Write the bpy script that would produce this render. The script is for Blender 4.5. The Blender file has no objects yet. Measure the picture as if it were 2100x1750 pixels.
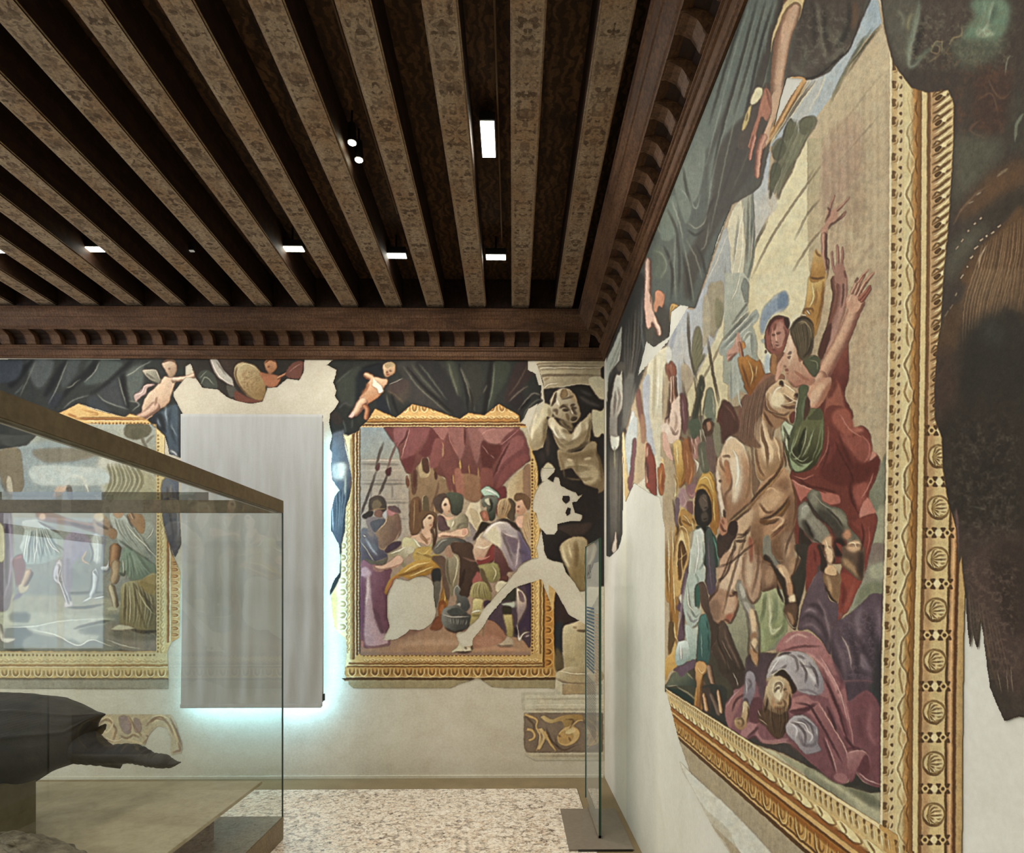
import numpy as np, math, random
# ---------------------------------------------------------------- fresco painting engine (pure numpy, no files)
PAD=60
CW,CH=2100+2*PAD,1750+2*PAD
def hexc(h):
    return np.array([int(h[i:i+2],16)/255 for i in (0,2,4)],np.float32)
def spline(p,closed=True,n=5):
    p=np.asarray(p,float); m=len(p)
    if m<3: return p
    if closed:
        a,b,c,d=np.roll(p,1,0),p,np.roll(p,-1,0),np.roll(p,-2,0)
    else:
        q=np.vstack([2*p[0]-p[1],p,2*p[-1]-p[-2]]); a,b,c,d=q[:-3],q[1:-2],q[2:-1],q[3:]
    t=np.linspace(0,1,n,endpoint=False)[None,:,None]
    a,b,c,d=[v[:,None,:] for v in (a,b,c,d)]
    o=.5*((2*b)+(c-a)*t+(2*a-5*b+4*c-d)*t*t+(3*b-a-3*c+d)*t**3)
    o=o.reshape(-1,2)
    return o if closed else np.vstack([o,p[-1:]])
def blur1(m,r,ax):
    k=int(math.ceil(2.2*r)); x=np.arange(-k,k+1); w=np.exp(-x*x/(2*r*r)); w/=w.sum()
    pw=[(0,0),(0,0)]; pw[ax]=(k,k); q=np.pad(m,pw); n=m.shape[ax]; o=0
    for i,wi in enumerate(w):
        o=o+wi*(q[i:i+n] if ax==0 else q[:,i:i+n])
    return o
def noise(h,w,s,seed):
    r=np.random.RandomState(seed); g=r.rand(int(h/s)+3,int(w/s)+3).astype(np.float32)
    y=np.arange(h)/s; x=np.arange(w)/s; yi=y.astype(int); xi=x.astype(int); fy=(y-yi)[:,None]; fx=(x-xi)[None]
    fy=fy*fy*(3-2*fy); fx=fx*fx*(3-2*fx)
    a=g[yi][:,xi]; b=g[yi][:,xi+1]; c=g[yi+1][:,xi]; d=g[yi+1][:,xi+1]
    return ((a*(1-fx)+b*fx)*(1-fy)+(c*(1-fx)+d*fx)*fy).astype(np.float32)
class Canvas:
    def __init__(s,base):
        s.img=np.empty((CH,CW,3),np.float32); s.img[:]=hexc(base)
        s.ids=np.zeros((CH,CW),np.uint8); s.clip=None; s.soft=.5; s.al=1.; s.tr=(0,0,1)
        s.seed=1
    def P(s,c):
        c=np.asarray(c,float).reshape(-1,2); return c/s.tr[2]+np.array(s.tr[:2],float)
    def mask(s,pts,soft):
        SS=3; k=int(math.ceil(2.2*soft))+2
        x0,y0=np.floor(pts.min(0)).astype(int)-k; x1,y1=np.ceil(pts.max(0)).astype(int)+k
        x0=max(x0,-PAD);y0=max(y0,-PAD);x1=min(x1,2100+PAD);y1=min(y1,1750+PAD)
        w,h=x1-x0,y1-y0
        if w<=0 or h<=0: return None
        acc=np.zeros((h*SS,w+2),np.float32)
        P=pts-np.array([x0,y0]); P=P*np.array([1,SS]); Q=np.roll(P,-1,0)
        for (ax,ay),(bx,by) in zip(P,Q):
            if ay==by: continue
            sg=1. if by>ay else -1.
            if ay>by: ax,ay,bx,by=bx,by,ax,ay
            r0=max(0,int(math.ceil(ay-.5))); r1=min(h*SS,int(math.ceil(by-.5)))
            if r1<=r0: continue
            rr=np.arange(r0,r1); xx=ax+(rr+.5-ay)*(bx-ax)/(by-ay); xx=np.clip(xx,0,w)
            xi=xx.astype(int); fr=xx-xi
            np.add.at(acc,(rr,xi),sg*(1-fr)); np.add.at(acc,(rr,xi+1),sg*fr)
        m=np.minimum(1,np.abs(np.cumsum(acc,1)))[:,:w]
        m=m.reshape(h,SS,w).mean(1)
        if soft>.3: m=blur1(blur1(m,soft,0),soft,1)
        return x0+PAD,y0+PAD,m
    def put(s,mk,col,al=None,ident=None):
        if mk is None: return
        x,y,m=mk; h,w=m.shape
        m=m*(s.al if al is None else al)
        if s.clip is not None: m=m*s.clip[y:y+h,x:x+w]
        R=s.img[y:y+h,x:x+w]
        if callable(col): col=col(x-PAD,y-PAD,w,h)
        R+=(col-R)*m[...,None]
        if ident is not None: s.ids[y:y+h,x:x+w][m>.5]=ident
    def poly(s,col,pts,smooth=True,soft=None,al=None,ident=None):
        p=spline(pts) if smooth else np.asarray(pts,float)
        s.put(s.mask(p,s.soft if soft is None else soft),col,al,ident)
    def outline(s,pts,w0,w1,taper):
        p=spline(pts,False,6) if len(pts)>2 else np.asarray(pts,float)
        if len(p)==2: p=p[0]+(p[1]-p[0])*np.linspace(0,1,7)[:,None]
        d=np.gradient(p,axis=0); d/=np.linalg.norm(d,axis=1)[:,None]+1e-9
        n=np.stack([-d[:,1],d[:,0]],1); t=np.linspace(0,1,len(p))
        w=(w0+(w1-w0)*t)*.5
        if taper: w=w*np.clip(1.15*np.sin(np.pi*np.clip(t,.02,.98))**.6,0,1)
        return p,n,w
    def stroke(s,col,w0,w1,pts,taper=True,soft=None,al=None):
        p,n,w=s.outline(pts,w0,w1,taper)
        q=np.vstack([p+n*w[:,None],(p-n*w[:,None])[::-1]])
        s.put(s.mask(q,s.soft if soft is None else soft),col,al)
    def tube(s,cd,cm,cl,w0,w1,pts,lx=-1,ly=-1):
        """limb or fold: dark edge, body colour, soft highlight towards (lx,ly)"""
        p,n,w=s.outline(pts,w0,w1,False); t=np.linspace(0,1,len(p)); ln=np.linalg.norm(np.diff(p,axis=0),axis=1).sum()+1e-6
        cp=min(.3,.5*w.mean()*2/ln); u=np.clip(np.minimum(t,1-t)/cp,0,1); w=w*np.sqrt(1-(1-np.maximum(u,.04))**2); L=np.array([lx,ly],float); L/=np.linalg.norm(L)
        sd=np.sign((n@L).mean()) or 1
        def band(a,b,col,soft,al):
            q=np.vstack([p+n*(w*a)[:,None],(p+n*(w*b)[:,None])[::-1]]); s.put(s.mask(q,soft),col,al)
        mw=w.mean()
        band(-1.04,1.04,cd,.5,None); band(-.55*sd if sd>0 else .55,.97*sd,cm,max(.6,mw*.22),.95*s.al)
        band(.05*sd,.8*sd,cl,max(.6,mw*.25),.75*s.al)
def warp(cv,amp=.6):
    # irregular hand-painted edges
    h,w=cv.img.shape[:2]
    dx=(noise(h,w,9,31)-.5)*2*amp+(noise(h,w,3.3,32)-.5)*1.5*amp; dy=(noise(h,w,9,33)-.5)*2*amp+(noise(h,w,3.3,34)-.5)*1.5*amp
    X,Y=np.meshgrid(np.arange(w,dtype=np.float32),np.arange(h,dtype=np.float32)); X=np.clip(X+dx,0,w-2); Y=np.clip(Y+dy,0,h-2)
    xi=X.astype(int); yi=Y.astype(int); fx=(X-xi)[...,None]; fy=(Y-yi)[...,None]; I=cv.img
    cv.img=(I[yi,xi]*(1-fx)+I[yi,xi+1]*fx)*(1-fy)+(I[yi+1,xi]*(1-fx)+I[yi+1,xi+1]*fx)*fy
    # brown contour lines where two painted areas meet, as the fresco's drawing shows
    L=cv.img.mean(2); L=blur1(blur1(L,.8,0),.8,1); gy,gx=np.gradient(L); mg=np.clip((np.hypot(gx,gy)-.012)*9,0,1)*.42
    cv.img*=1-mg[...,None]*np.array([.8,.95,1.],np.float32)
    # crisp drawing: local contrast
    for sg,am in ((1.4,.5),(4.,.3)):
        b_=np.stack([blur1(blur1(cv.img[...,k],sg,0),sg,1) for k in range(3)],-1); cv.img=np.clip(cv.img+am*(cv.img-b_),.01,1)
    # broken colour: streaks and blotches
    a=noise(h,w,14,41)-.5; b=noise(h,w,6,42)-.5; c=noise(h,w,2.2,43)-.5
    cv.img*=(1+a*.05+b*.07+c*.07)[...,None]
    hue=(noise(h,w,11,44)-.5)*.03; cv.img[...,0]*=1+hue; cv.img[...,2]*=1-hue
    g=cv.img.mean(2,keepdims=True); cv.img=g+(cv.img-g)*.78; cv.img=np.clip(cv.img,0,1)**1.08
def run(cv,text):
    for ln in text.strip().splitlines():
        ln=ln.split('#')[0].strip()
        if not ln: continue
        k=ln.split(); c=k[0]
        F=lambda a:[float(v) for v in a]
        if c=='o': cv.tr=tuple(F(k[1:4]))
        elif c=='b': cv.soft=float(k[1])
        elif c=='a': cv.al=float(k[1])
        elif c=='c':
            if len(k)==1: cv.clip=None
            else:
                cv.clip=None; x,y,m=cv.mask(spline(cv.P(F(k[1:]))),.6); M=np.zeros((CH,CW),np.float32); M[y:y+m.shape[0],x:x+m.shape[1]]=m; cv.clip=M
        elif c=='C':
            x,y,m=cv.mask(cv.P(F(k[1:])),.6); M=np.zeros((CH,CW),np.float32); M[y:y+m.shape[0],x:x+m.shape[1]]=m; cv.clip=M
        elif c=='p': cv.poly(hexc(k[1]),cv.P(F(k[2:])))
        elif c=='l': cv.poly(hexc(k[1]),cv.P(F(k[2:])),smooth=False)
        elif c in 'gG':
            A,B=hexc(k[1]),hexc(k[2]); q=cv.P(F(k[3:7])); d=q[1]-q[0]; L2=(d*d).sum()
            def f(x,y,w,h,A=A,B=B,q=q,d=d,L2=L2):
                X,Y=np.meshgrid(np.arange(x,x+w),np.arange(y,y+h)); t=np.clip(((X-q[0,0])*d[0]+(Y-q[0,1])*d[1])/L2,0,1)[...,None]
                return (A+(B-A)*t).astype(np.float32)
            cv.poly(f,cv.P(F(k[7:])),smooth=(c=='g'))
        elif c=='s': cv.stroke(hexc(k[1]),float(k[2]),float(k[2]),cv.P(F(k[3:])))
        elif c=='S': cv.stroke(hexc(k[1]),float(k[2]),float(k[3]),cv.P(F(k[4:])),taper=False)
        elif c=='t': cv.tube(hexc(k[1]),hexc(k[2]),hexc(k[3]),float(k[4]),float(k[5]),cv.P(F(k[6:])))
        elif c=='T': cv.tube(hexc(k[1]),hexc(k[2]),hexc(k[3]),float(k[4]),float(k[5]),cv.P(F(k[6:])),1,-.6)
        elif c=='i': # identity region  i n x y ...
            q=cv.P(F(k[2:])); mk=cv.mask(q,0); x,y,m=mk; h,w=m.shape; cv.ids[y:y+h,x:x+w][m>.5]=int(k[1])
        elif c=='e': # ellipse  e hex x y rx ry [rot]
            v=F(k[2:]); q=cv.P(v[:2])[0]; r=v[4] if len(v)>4 else 0; r=math.radians(r); a=np.linspace(0,2*np.pi,20,endpoint=False)
            X=v[2]*np.cos(a)/cv.tr[2]; Y=v[3]*np.sin(a)/cv.tr[2]
            cv.poly(hexc(k[1]),np.stack([q[0]+X*math.cos(r)-Y*math.sin(r),q[1]+X*math.sin(r)+Y*math.cos(r)],1),smooth=False)
        elif c=='f': # fold set: f dark light w n  x0 y0 x1 y1  x2 y2 x3 y3  (interpolates n folds between two guide lines)
            q=cv.P(F(k[5:])); n=int(k[4]); h=len(q)//2; A,B=q[:h],q[h:]; w=float(k[3]); rr=random.Random(int(abs(q.sum())))
            for i in range(n):
                t=(i+.5+rr.uniform(-.25,.25))/n; l=A+(B-A)*t; ww=w*rr.uniform(.6,1.4)
                cv.stroke(hexc(k[1]),ww*1.7,ww*1.2,l+np.array([ww*.9,0]),soft=max(1.,ww*.5),al=.75*cv.al); cv.stroke(hexc(k[2]),ww*1.2,ww*.7,l,soft=max(.8,ww*.4),al=.6*cv.al)
        elif c=='n': # speckle noise in bbox   n hex amount scale x0 y0 x1 y1
            q=cv.P(F(k[4:8])); x0,y0=(q.min(0)+PAD).astype(int); x1,y1=(q.max(0)+PAD).astype(int); x0=max(x0,0);y0=max(y0,0)
            x1=min(x1,CW);y1=min(y1,CH); cv.seed+=1; sc=float(k[3]); N=noise(y1-y0,x1-x0,sc,cv.seed)*.6+noise(y1-y0,x1-x0,sc*.4,cv.seed+99)*.4
            m=np.clip((N-.42)*1.5,0,1)*float(k[2])*.8
            hh,ww=N.shape; ey=np.minimum(np.arange(hh),np.arange(hh)[::-1])/(.18*hh+1); ex=np.minimum(np.arange(ww),np.arange(ww)[::-1])/(.18*ww+1)
            m=m*np.clip(ey,0,1)[:,None]*np.clip(ex,0,1)[None]
            if cv.clip is not None: m=m*cv.clip[y0:y1,x0:x1]
            R=cv.img[y0:y1,x0:x1]; R+=(hexc(k[1])-R)*m[...,None]
FIX='''
# ======== fallen man (tile 1480,1280 s2.786)
o 1480 1280 2.786
b 1.4
# purple robe left of him
g 54424a 6a5058 150 200 250 400 150 180 230 165 300 170 330 150 290 210 260 270 250 340 240 420 200 520 120 600 60 600 110 400 130 280
# mantle base
g 93606a 7d4a52 100 400 700 900 20 470 60 410 120 350 150 330 200 330 240 480 360 520 400 410 520 400 700 450 830 380 915 520 918 910 800 890 760 830 700 910 620 890 500 780 380 670 250 680 190 640 140 655 60 610
p a8706f 20 480 70 420 120 360 110 440 60 560 60 610 30 560
p b88084 150 560 200 570 190 600 140 650 100 640
p 6c3f48 160 450 215 420 240 480 215 560 160 550
p b07a7c 200 600 240 660 370 650 360 670 250 685 195 640
s 5a343c 3 150 650 190 610 210 590
s d0a0a0 3 20 480 60 420 110 370
# lilac shirt body
g c4bcbe a29aa2 300 200 500 420 260 290 280 220 330 180 380 160 440 155 500 190 550 250 575 310 580 380 540 410 480 400 430 380 400 340 350 260 300 280 262 310
b 3
s dedad8 9 300 210 350 185 370 200
s dcd6d6 10 440 200 500 280 540 340
s 8f8690 6 560 280 575 360 550 410
b 1.2
s 5c5258 1.8 375 170 420 195 435 250 420 280
s 5a5056 1.6 430 180 480 200
s 6e646c 1.6 440 240 520 250 550 310
s 4a4046 1.6 535 350 545 355
s 6c626a 1.6 430 380 500 380 560 410
s 5a4c50 1.8 260 300 310 270 360 245 370 230
s efe6cc 3 262 295 300 285 350 260 400 330
# face, upside down profile
p 3a2a20 300 300 350 262 400 320 425 375 400 400 360 380 330 320
g dcc49c b08c64 280 320 400 460 270 320 310 295 350 300 385 330 400 380 395 430 380 480 350 520 300 520 250 480 245 400
b 2.6
p efdcb8 290 340 330 320 360 350 350 420 320 440 290 400
p c09a70 360 350 395 380 390 440 360 470
b 1
s 6e4c34 1.8 300 380 310 345 335 340 345 370 330 400
s 5a3c28 1.8 350 430 365 460 350 490
s 7a583c 1.6 310 480 320 500 310 515
s 8a6444 1.6 360 380 375 400 365 430
s f4e6c8 2.6 320 350 315 400
s c8a47c 2 330 420 345 450 335 480
# beard
b 1.2
p 5c4230 240 480 290 505 340 520 375 500 380 560 365 620 330 655 290 640 255 590 215 560 205 520
a .9
f 2e2018 8f6e4c 1.6 12 245 470 250 540 285 630 370 470 372 560 340 650
f 4a3424 b08c64 1.2 7 250 400 235 470 245 540 290 500 290 560 300 640
a 1
s e8ccb0 2.2 205 490 225 530
s e8ccb0 2.2 210 540 240 560 260 580
# arm + cuff + hand
g aaa2ac 857c88 130 280 170 420 135 290 160 265 190 290 195 360 175 440 150 480 120 440 128 370
s 5c545e 1.8 145 310 170 340 150 380
s cfc9d0 3 140 330 145 400
s 4a3a40 2 120 440 140 430 158 470
g e4cca4 b48c60 115 450 150 580 120 450 145 445 158 480 150 540 135 590 105 607 80 590 70 555 85 535 110 530
s 4e3828 1.8 80 545 110 540 125 565 110 590
s 6a5038 1.4 90 560 105 575
s f4e4c4 3 125 460 122 510
s 3e2c24 2 150 470 156 510 145 560
# right sleeve
g c0b8be 8f868f 380 530 560 720 375 560 420 520 480 525 530 570 552 610 550 680 570 720 520 740 470 740 420 680 380 640 362 600
b 2
s dedade 5 390 560 430 600 420 660
s 5f5660 3 430 545 470 560 500 600
s dcd6da 5 470 600 520 640 500 680
s 5f5660 3 440 620 470 690 530 690 550 620
s 6c626c 3 510 580 540 600 535 660
s e0dadc 3 540 590 548 640
b 1.4
# mantle folds
g b87c7c 8f5a60 450 420 600 640 400 430 470 405 530 440 560 450 620 560 700 700 725 780 720 880 700 910 660 890 640 780 600 640 540 560 480 500 400 520 385 490
p 6c3f48 385 500 470 480 530 455 490 500 430 520
s 5a3038 3 380 500 480 490 550 450
s dca8a4 4 550 450 620 560 700 700 722 770
s 5c343c 4 580 650 620 760 650 850
s cf9a98 4 590 640 640 780 655 850
p a87074 640 860 690 850 722 880 700 912 650 895
g b47878 9a6066 480 150 740 640 330 140 380 70 450 45 520 60 570 110 620 180 690 300 720 440 755 660 740 710 700 640 640 520 600 400 570 280 520 190 440 155 350 160
b 2
s dcaaa4 6 360 110 430 60 500 80
s d49c98 6 470 150 560 220 640 340 690 460
s 6c3c44 5 570 250 630 400 700 560 735 690
s 8a5058 7 640 290 690 340 660 400
b 1.2
s 5e343c 2.4 330 160 450 130 570 130
s c88e8e 3 700 420 740 600 750 690
s 54303a 5 600 470 630 540 660 620
p 7f4c54 760 450 840 400 915 520 915 700 850 720 800 720 760 600
b 3
s 9c646a 9 860 460 840 600 880 700
s 6a3c46 8 780 520 800 660
b 1.4
g b47c7c 7c4850 720 740 800 880 718 740 780 725 820 730 850 780 840 860 810 880 780 830 760 880 730 900
p 6a3a42 820 750 845 790 840 850 800 860 780 830
s dcaaa6 3 725 735 790 722 830 740
s 5a303a 3 715 715 760 705 800 720
s d8a8a4 4 785 850 830 890 910 920
s 4f2c34 4 700 640 760 720
# purple robe right
b 4
s 8a7480 8 690 80 730 170 740 260
s 483842 10 780 60 830 200 860 330
s 9a8694 7 800 170 850 280
s 3c363c 14 890 60 895 250 890 400
s 7c6672 8 640 60 690 200 710 330
s 4a3a44 9 600 60 650 200 700 350
b 1.2
s b8a8a4 2.6 690 80 725 150 742 260
# ======== lower horse parts (tile 1400,1080 s3.343)
o 1400 1080 3.343
b 1.3
# belly / near hind
g 9c765a 7c5c46 560 260 700 430 540 280 570 255 640 300 645 400 600 430 545 440 530 380
s 54382a 2 545 440 600 425 640 400
b 2.4
p b48c6c 570 300 620 300 620 380 570 400
p a07c60 680 60 760 40 770 160 720 280 690 220
p c49e7c 700 120 740 120 730 200 705 220
b 1.2
s 54382a 2.4 810 0 800 160 770 300 750 340
s 4c3426 2 700 200 720 120 770 0
s 7a5a44 2.4 620 100 640 180 700 240
# hind spotted leg of near horse: continuous
b 1
p 3e3024 560 200 600 190 640 240 690 300 760 380 785 480 780 690 745 690 700 600 705 540 690 450 640 330 600 250 560 230
b 1.6
p 8e8878 555 80 590 60 605 110 600 160 640 220 670 270 640 290 600 220 560 180
p d8b088 640 270 690 260 730 310 750 400 740 440 710 410 690 340
p f2d2a8 650 290 680 280 700 340 690 350
p c89870 710 400 750 390 760 450 735 490 715 460
p f4d8b0 720 490 770 460 780 510 740 535
p 6a4c38 705 540 780 530 780 640 760 685 740 680 700 600
p b48a64 715 590 750 600 765 660 745 670
b 1
s efe0c0 1.6 700 590 730 660 760 695 780 690
s 2e2219 2 765 440 790 520 785 680
# front leg grey to pale hoof: continuous
b 1.3
p 8d8678 370 390 400 370 440 430 480 520 500 580 520 700 525 850 510 960 480 930 455 850 460 740 440 640 420 540 385 480
b 2
p c4beb0 380 400 410 390 440 470 410 500 390 450
p b4ac9e 410 520 450 520 470 580 440 600
p ecccA4 455 580 480 560 500 600 510 680 500 760 475 740 460 660
p a87a58 470 740 510 730 500 800 460 780
p f2d4aa 465 790 490 760 515 780 500 840 470 850
p c4946a 458 850 500 850 520 880 512 950 490 940
b 1
s 5a4030 1.8 440 640 455 740 450 860 480 940 510 960
s 5a4030 1.8 500 580 525 700 525 900 512 960
s 6a4c34 1.8 460 800 490 850 520 870
s 6e6a60 2 400 520 440 600 450 680
# breast, thighs
b 2
p c09a7c 400 360 430 200 440 100 480 100 500 220 530 260 545 350 520 480 480 530 450 500 430 430
p d8b898 440 220 470 210 480 340 460 420 440 380
p a85c44 455 90 480 90 480 220 465 240
b 1.2
s 54382a 2 430 420 455 500 490 525 530 470 545 350
s 6a4836 2 500 90 520 200 510 330 470 480
s 8a6a54 2 420 200 415 330 430 420
p b88c6e 235 440 260 400 300 390 330 440 350 470 380 500 370 580 340 640 310 668 270 650 220 670 190 620 175 540 200 490
b 2.4
p d8b090 290 500 350 480 360 540 340 600 290 610
p e4c4a4 250 400 330 260 400 160 410 200 390 330 340 440 300 440 260 430
p 94705a 180 540 230 500 260 560 250 630 210 640
p b06048 300 610 345 600 330 640 300 650
b 1.1
s 54362a 2.2 185 600 215 665 250 680 275 650
s 54362a 2 260 660 300 640 330 660 375 560 385 500
s 4c3226 1.8 310 470 340 475 360 450
# reins
s 4c3426 2.2 245 280 330 245 420 170 500 110
s 3e2a20 1.8 250 380 300 320 330 230 350 130
s 3e2a20 1.8 235 400 270 350 320 220 360 140
s 4c3426 1.6 400 120 370 250 320 420 275 600
s 4c3426 1.8 360 100 400 105 440 95
s 4c3426 1.8 360 80 410 70 450 20
s 5c4230 2 600 70 660 20 720 -20
# dark forelegs going down to ground
b 1.4
g 6a5244 4c3c32 120 400 200 700 105 400 135 385 160 440 200 620 250 690 240 760 200 840 185 900 190 720 150 560 120 480
g 5e4a3e 43362c 250 700 400 980 230 790 260 670 290 660 330 760 380 870 425 970 415 990 350 1003 260 1003 220 860
b 2
s 84685a 5 280 700 310 800 360 900 390 980
s 7c6252 4 240 820 280 900 320 980
b 1
s a8907c 2 270 780 300 850 340 920
s 362a22 2 250 690 240 780 290 900 310 1000
# green robe behind
b 2
s d2d4ac 4 590 480 600 620 600 700 640 710 690 680
s 74805a 3 560 480 555 580 530 680
s 84906a 5 640 460 640 600 600 680
s 6c7854 3 700 620 680 720 620 770
s a8b284 6 540 700 550 800 560 860
# ======== page & wheel (tile 1360,960 s2.005)
o 1360 960 2.005
b 1
p 2c2622 135 110 160 88 185 110 198 160 198 210 175 240 150 235 133 200
b 1.4
p 6a5a4e 150 115 178 110 185 160 165 180 148 150
p 574a40 155 190 180 180 185 215 160 220
b .9
s 8d7c6c 1.6 160 120 180 140
s 120e0c 1.4 165 212 182 208
s 120e0c 1.4 168 165 182 162
# white shirt
g e0e4d8 bcc8bc 120 260 170 440 125 290 150 245 170 270 175 340 165 400 175 430 170 460 140 480 130 520 140 560 150 600 140 640 110 655 90 620 80 560 95 460 110 400
s f6f8f0 4 140 270 145 350 130 440
s 7c9488 2 165 300 168 380 150 420
s 7c8c84 2 100 470 110 560 130 610 150 600
s 8a8494 2 95 590 120 630 145 620
s f2f4ea 3 100 490 105 560 125 590
s 8a9c90 2 130 430 145 470 125 540
p 3c6a5c 130 500 145 480 150 540 135 570
# dark green/purple vest and sleeve
g 4a5c54 5c4c5c 170 260 210 500 172 270 198 260 210 330 215 420 215 500 190 520 175 470 178 400
s 7a6678 3 185 290 190 400 200 500
s 6f9c8c 2.4 205 280 222 350 228 400
p 4c3a32 225 330 250 290 285 260 300 250 290 290 260 330 235 370
p 3c2c28 275 225 300 220 303 260 285 280 270 260
# teal breeches and pale cloth
g 4e7c76 3c6460 150 640 180 790 148 660 170 640 190 680 195 740 185 800 160 810 138 780
s 86aca4 3 155 680 160 780
s 2c4a44 2.4 185 680 190 760
g ccd8cc 98b0a8 100 650 130 790 95 650 125 665 140 700 135 780 115 800 105 740
g e4ece4 8fa8a4 60 720 100 800 55 740 65 715 95 710 108 750 100 795 65 815 50 800
s fafcf8 4 72 725 74 790
p 6c5468 60 830 100 800 130 790 130 820 100 840 75 860
# boots
g dca868 a06c38 140 830 155 960 135 800 175 800 175 840 160 870 155 1003 135 1003 140 930 132 860
s f4d498 2.4 140 820 158 845 172 830
s 6e4420 2 158 870 152 1000
# wheel
b 1
p d8ac64 45 420 55 300 75 245 95 260 105 330 100 400 80 440 70 520 50 520
p f0d498 55 400 62 300 78 255 90 290 95 340 75 320 65 400
p 6e4824 62 340 75 300 90 330 95 370 80 420 65 460
s e8c480 3 75 320 78 440
s e8c480 2 62 380 96 350
s 8a5c28 2 42 450 48 330 70 250 100 270
s f0d8a0 3 20 260 24 400 22 520
s c88c3c 3 32 240 34 500 30 620
s 84561c 2 12 300 16 460 22 540
p c8954c 70 180 95 175 120 200 110 240 85 240
s f4dca8 2 80 190 100 210 110 230
s 7a5020 2 75 215 95 225 120 240
# yellow cloak
g e8b858 b07830 150 30 220 240 130 100 150 40 180 10 210 60 215 160 220 260 210 275 200 240 198 150 175 90 150 85
s f8dc94 3 150 50 180 40 205 100
s 8a5820 2 140 85 165 70 195 110 205 200
s f0cc70 3 205 120 212 220
# ======== crowd (tile 1280,620 s2.508)
o 1280 620 2.508
b 1.2
# pale column left between curtain and crowd
g e6dfc2 d8cfb4 120 200 200 700 150 160 160 220 225 230 215 320 200 480 200 620 190 700 180 860 130 700 120 560 110 400
p b8bcc4 95 420 130 380 130 560 140 640 160 780 130 760 105 640
s c4b894 4 160 260 150 600
s f2ecd4 4 180 300 170 560
s a89c80 2 205 330 200 600
# sky streaks
b 2
s 9ba4b4 7 270 90 240 250
s c8c8c4 6 300 120 300 330
s a4a8b0 6 280 300 290 480
b 1.2
s 54503e 1.8 325 50 340 250 385 460
s 54503e 1.8 300 400 330 620
s 4c4836 2 425 180 460 380 492 520
# woman w/ helmet raising torch
t 6e4a3c d0a48c ecccb4 4 7 240 320 245 420 240 520
p ecd0bc 225 640 240 560 260 500 290 480 300 560 295 640 280 720 240 730 200 700 210 660
s 6a4a3c 1.8 228 480 225 560 205 640
s b88c74 2 260 560 270 620 250 680
s 7a5648 1.8 240 640 260 680 280 660
p f0dac8 190 640 215 620 235 640 230 680 205 670
p 784c4c 290 480 320 500 325 600 315 680 300 640
s a88890 2.4 300 500 310 620
p a06450 215 330 235 320 250 350 245 380 220 370
s 64382c 1.6 225 340 240 380
p d8d8d0 215 250 235 230 245 260 238 300 222 320
# pink arm down, yellow drape
p e8b8a4 200 670 215 680 230 740 245 790 235 800 210 770 198 720
g f0cc80 c08c3c 265 720 300 900 250 740 270 710 295 720 305 800 310 880 290 940 275 900 262 820
s f8e8b0 3 270 730 275 840
s 8a5424 2 300 740 312 860 290 950
p a8683c 300 730 330 700 350 760 345 860 320 930 312 860
s d89c60 2.4 320 760 330 860
s 6a3c34 2 330 690 345 780
s dcb4a0 2.4 345 680 355 740
s dcb4a0 2.4 365 690 375 740
s 7a4a40 1.8 355 680 362 750
# laurel staff
p 50523e 385 460 405 380 410 430 395 500 385 560 375 620 360 660 350 620 365 560 375 500
s 2f3226 2 400 390 385 500 360 620
s 7d8468 2 395 430 400 460
p 586450 340 620 380 600 380 680 350 700
# helmeted soldier, oval
p 7a8470 415 560 420 480 440 445 460 470 468 560 462 620 430 600
s b4b098 3 455 480 462 580
p 5c4434 415 610 440 600 460 630 450 680 420 690 412 650
p c08c6c 422 620 445 615 450 650 430 665
s 302418 2 410 640 425 605 455 600
p 8f8a70 460 640 500 620 520 680 500 760 480 800 460 740
p 6c3c34 485 580 500 535 530 515 560 540 580 600 560 640 500 640
s 9c6454 3 500 560 530 530 560 570
s 4a2820 2 490 600 520 620 560 620
b 1.4
p 6c6c58 380 740 420 720 430 800 440 860 410 880 390 820
s a0a08c 3 395 750 410 860
s e4dcc8 3 360 800 375 850 370 880
p 7c6058 420 700 450 700 470 800 460 880 430 820
# flame red & gold torn edge
p 8f4438 115 730 140 760 155 860 165 980 150 990 130 960 115 860
s e8c8b0 3 122 740 118 800
s 3c2c28 2 118 820 125 900
p b86c3c 175 870 200 850 205 960 190 990 178 960
s f0c880 2 190 860 185 940
s 7a3820 2 200 880 195 970
p 8a5a50 60 460 80 450 90 520 100 600 90 640 70 560
p a87c60 85 580 105 600 110 700 90 720
p ccd0cc 30 600 50 560 60 640 50 760 35 800
s 80505c 3 45 760 35 900 25 960
# ======== heads and horse muzzle (tile 1480,640 s3.135)
o 1480 640 3.135
b 1.2
# pediment crisp
p a8b0a8 0 200 200 0 230 0 225 60 60 230 0 280
s 646c62 2.4 0 190 180 0
s e4e4d0 2.4 10 200 200 0
s 6c746a 2.4 0 240 225 10
s dcdccc 2.4 20 240 225 40
s 70786c 2 130 200 190 140 195 300
p b4bab0 60 320 150 230 180 200 190 380 180 420 60 560
s 8a9288 2.4 60 320 60 620
s c8ccc0 4 100 400 110 560 130 620
s 8f9790 3 190 150 200 280
# hand & sleeve
p cf9c88 100 135 115 140 125 200 110 250 60 280 35 285 40 250 75 220
s 7a4838 1.4 40 285 75 270
s 7a4838 1.4 42 315 70 285 100 260
s e4bca4 2 100 150 95 220
t 7d4834 b8785c d8a080 5 6 115 190 130 280 140 330
g c8883c 94581f 120 300 200 500 105 300 150 290 170 280 220 330 240 330 270 400 230 460 190 530 160 500 130 420
s f0cc84 3 170 310 200 400 185 470
s f0cc84 3 230 340 215 420
s 6a3c18 2.4 130 330 155 420 180 500
s 7a4a20 2 200 340 215 400 205 470
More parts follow.
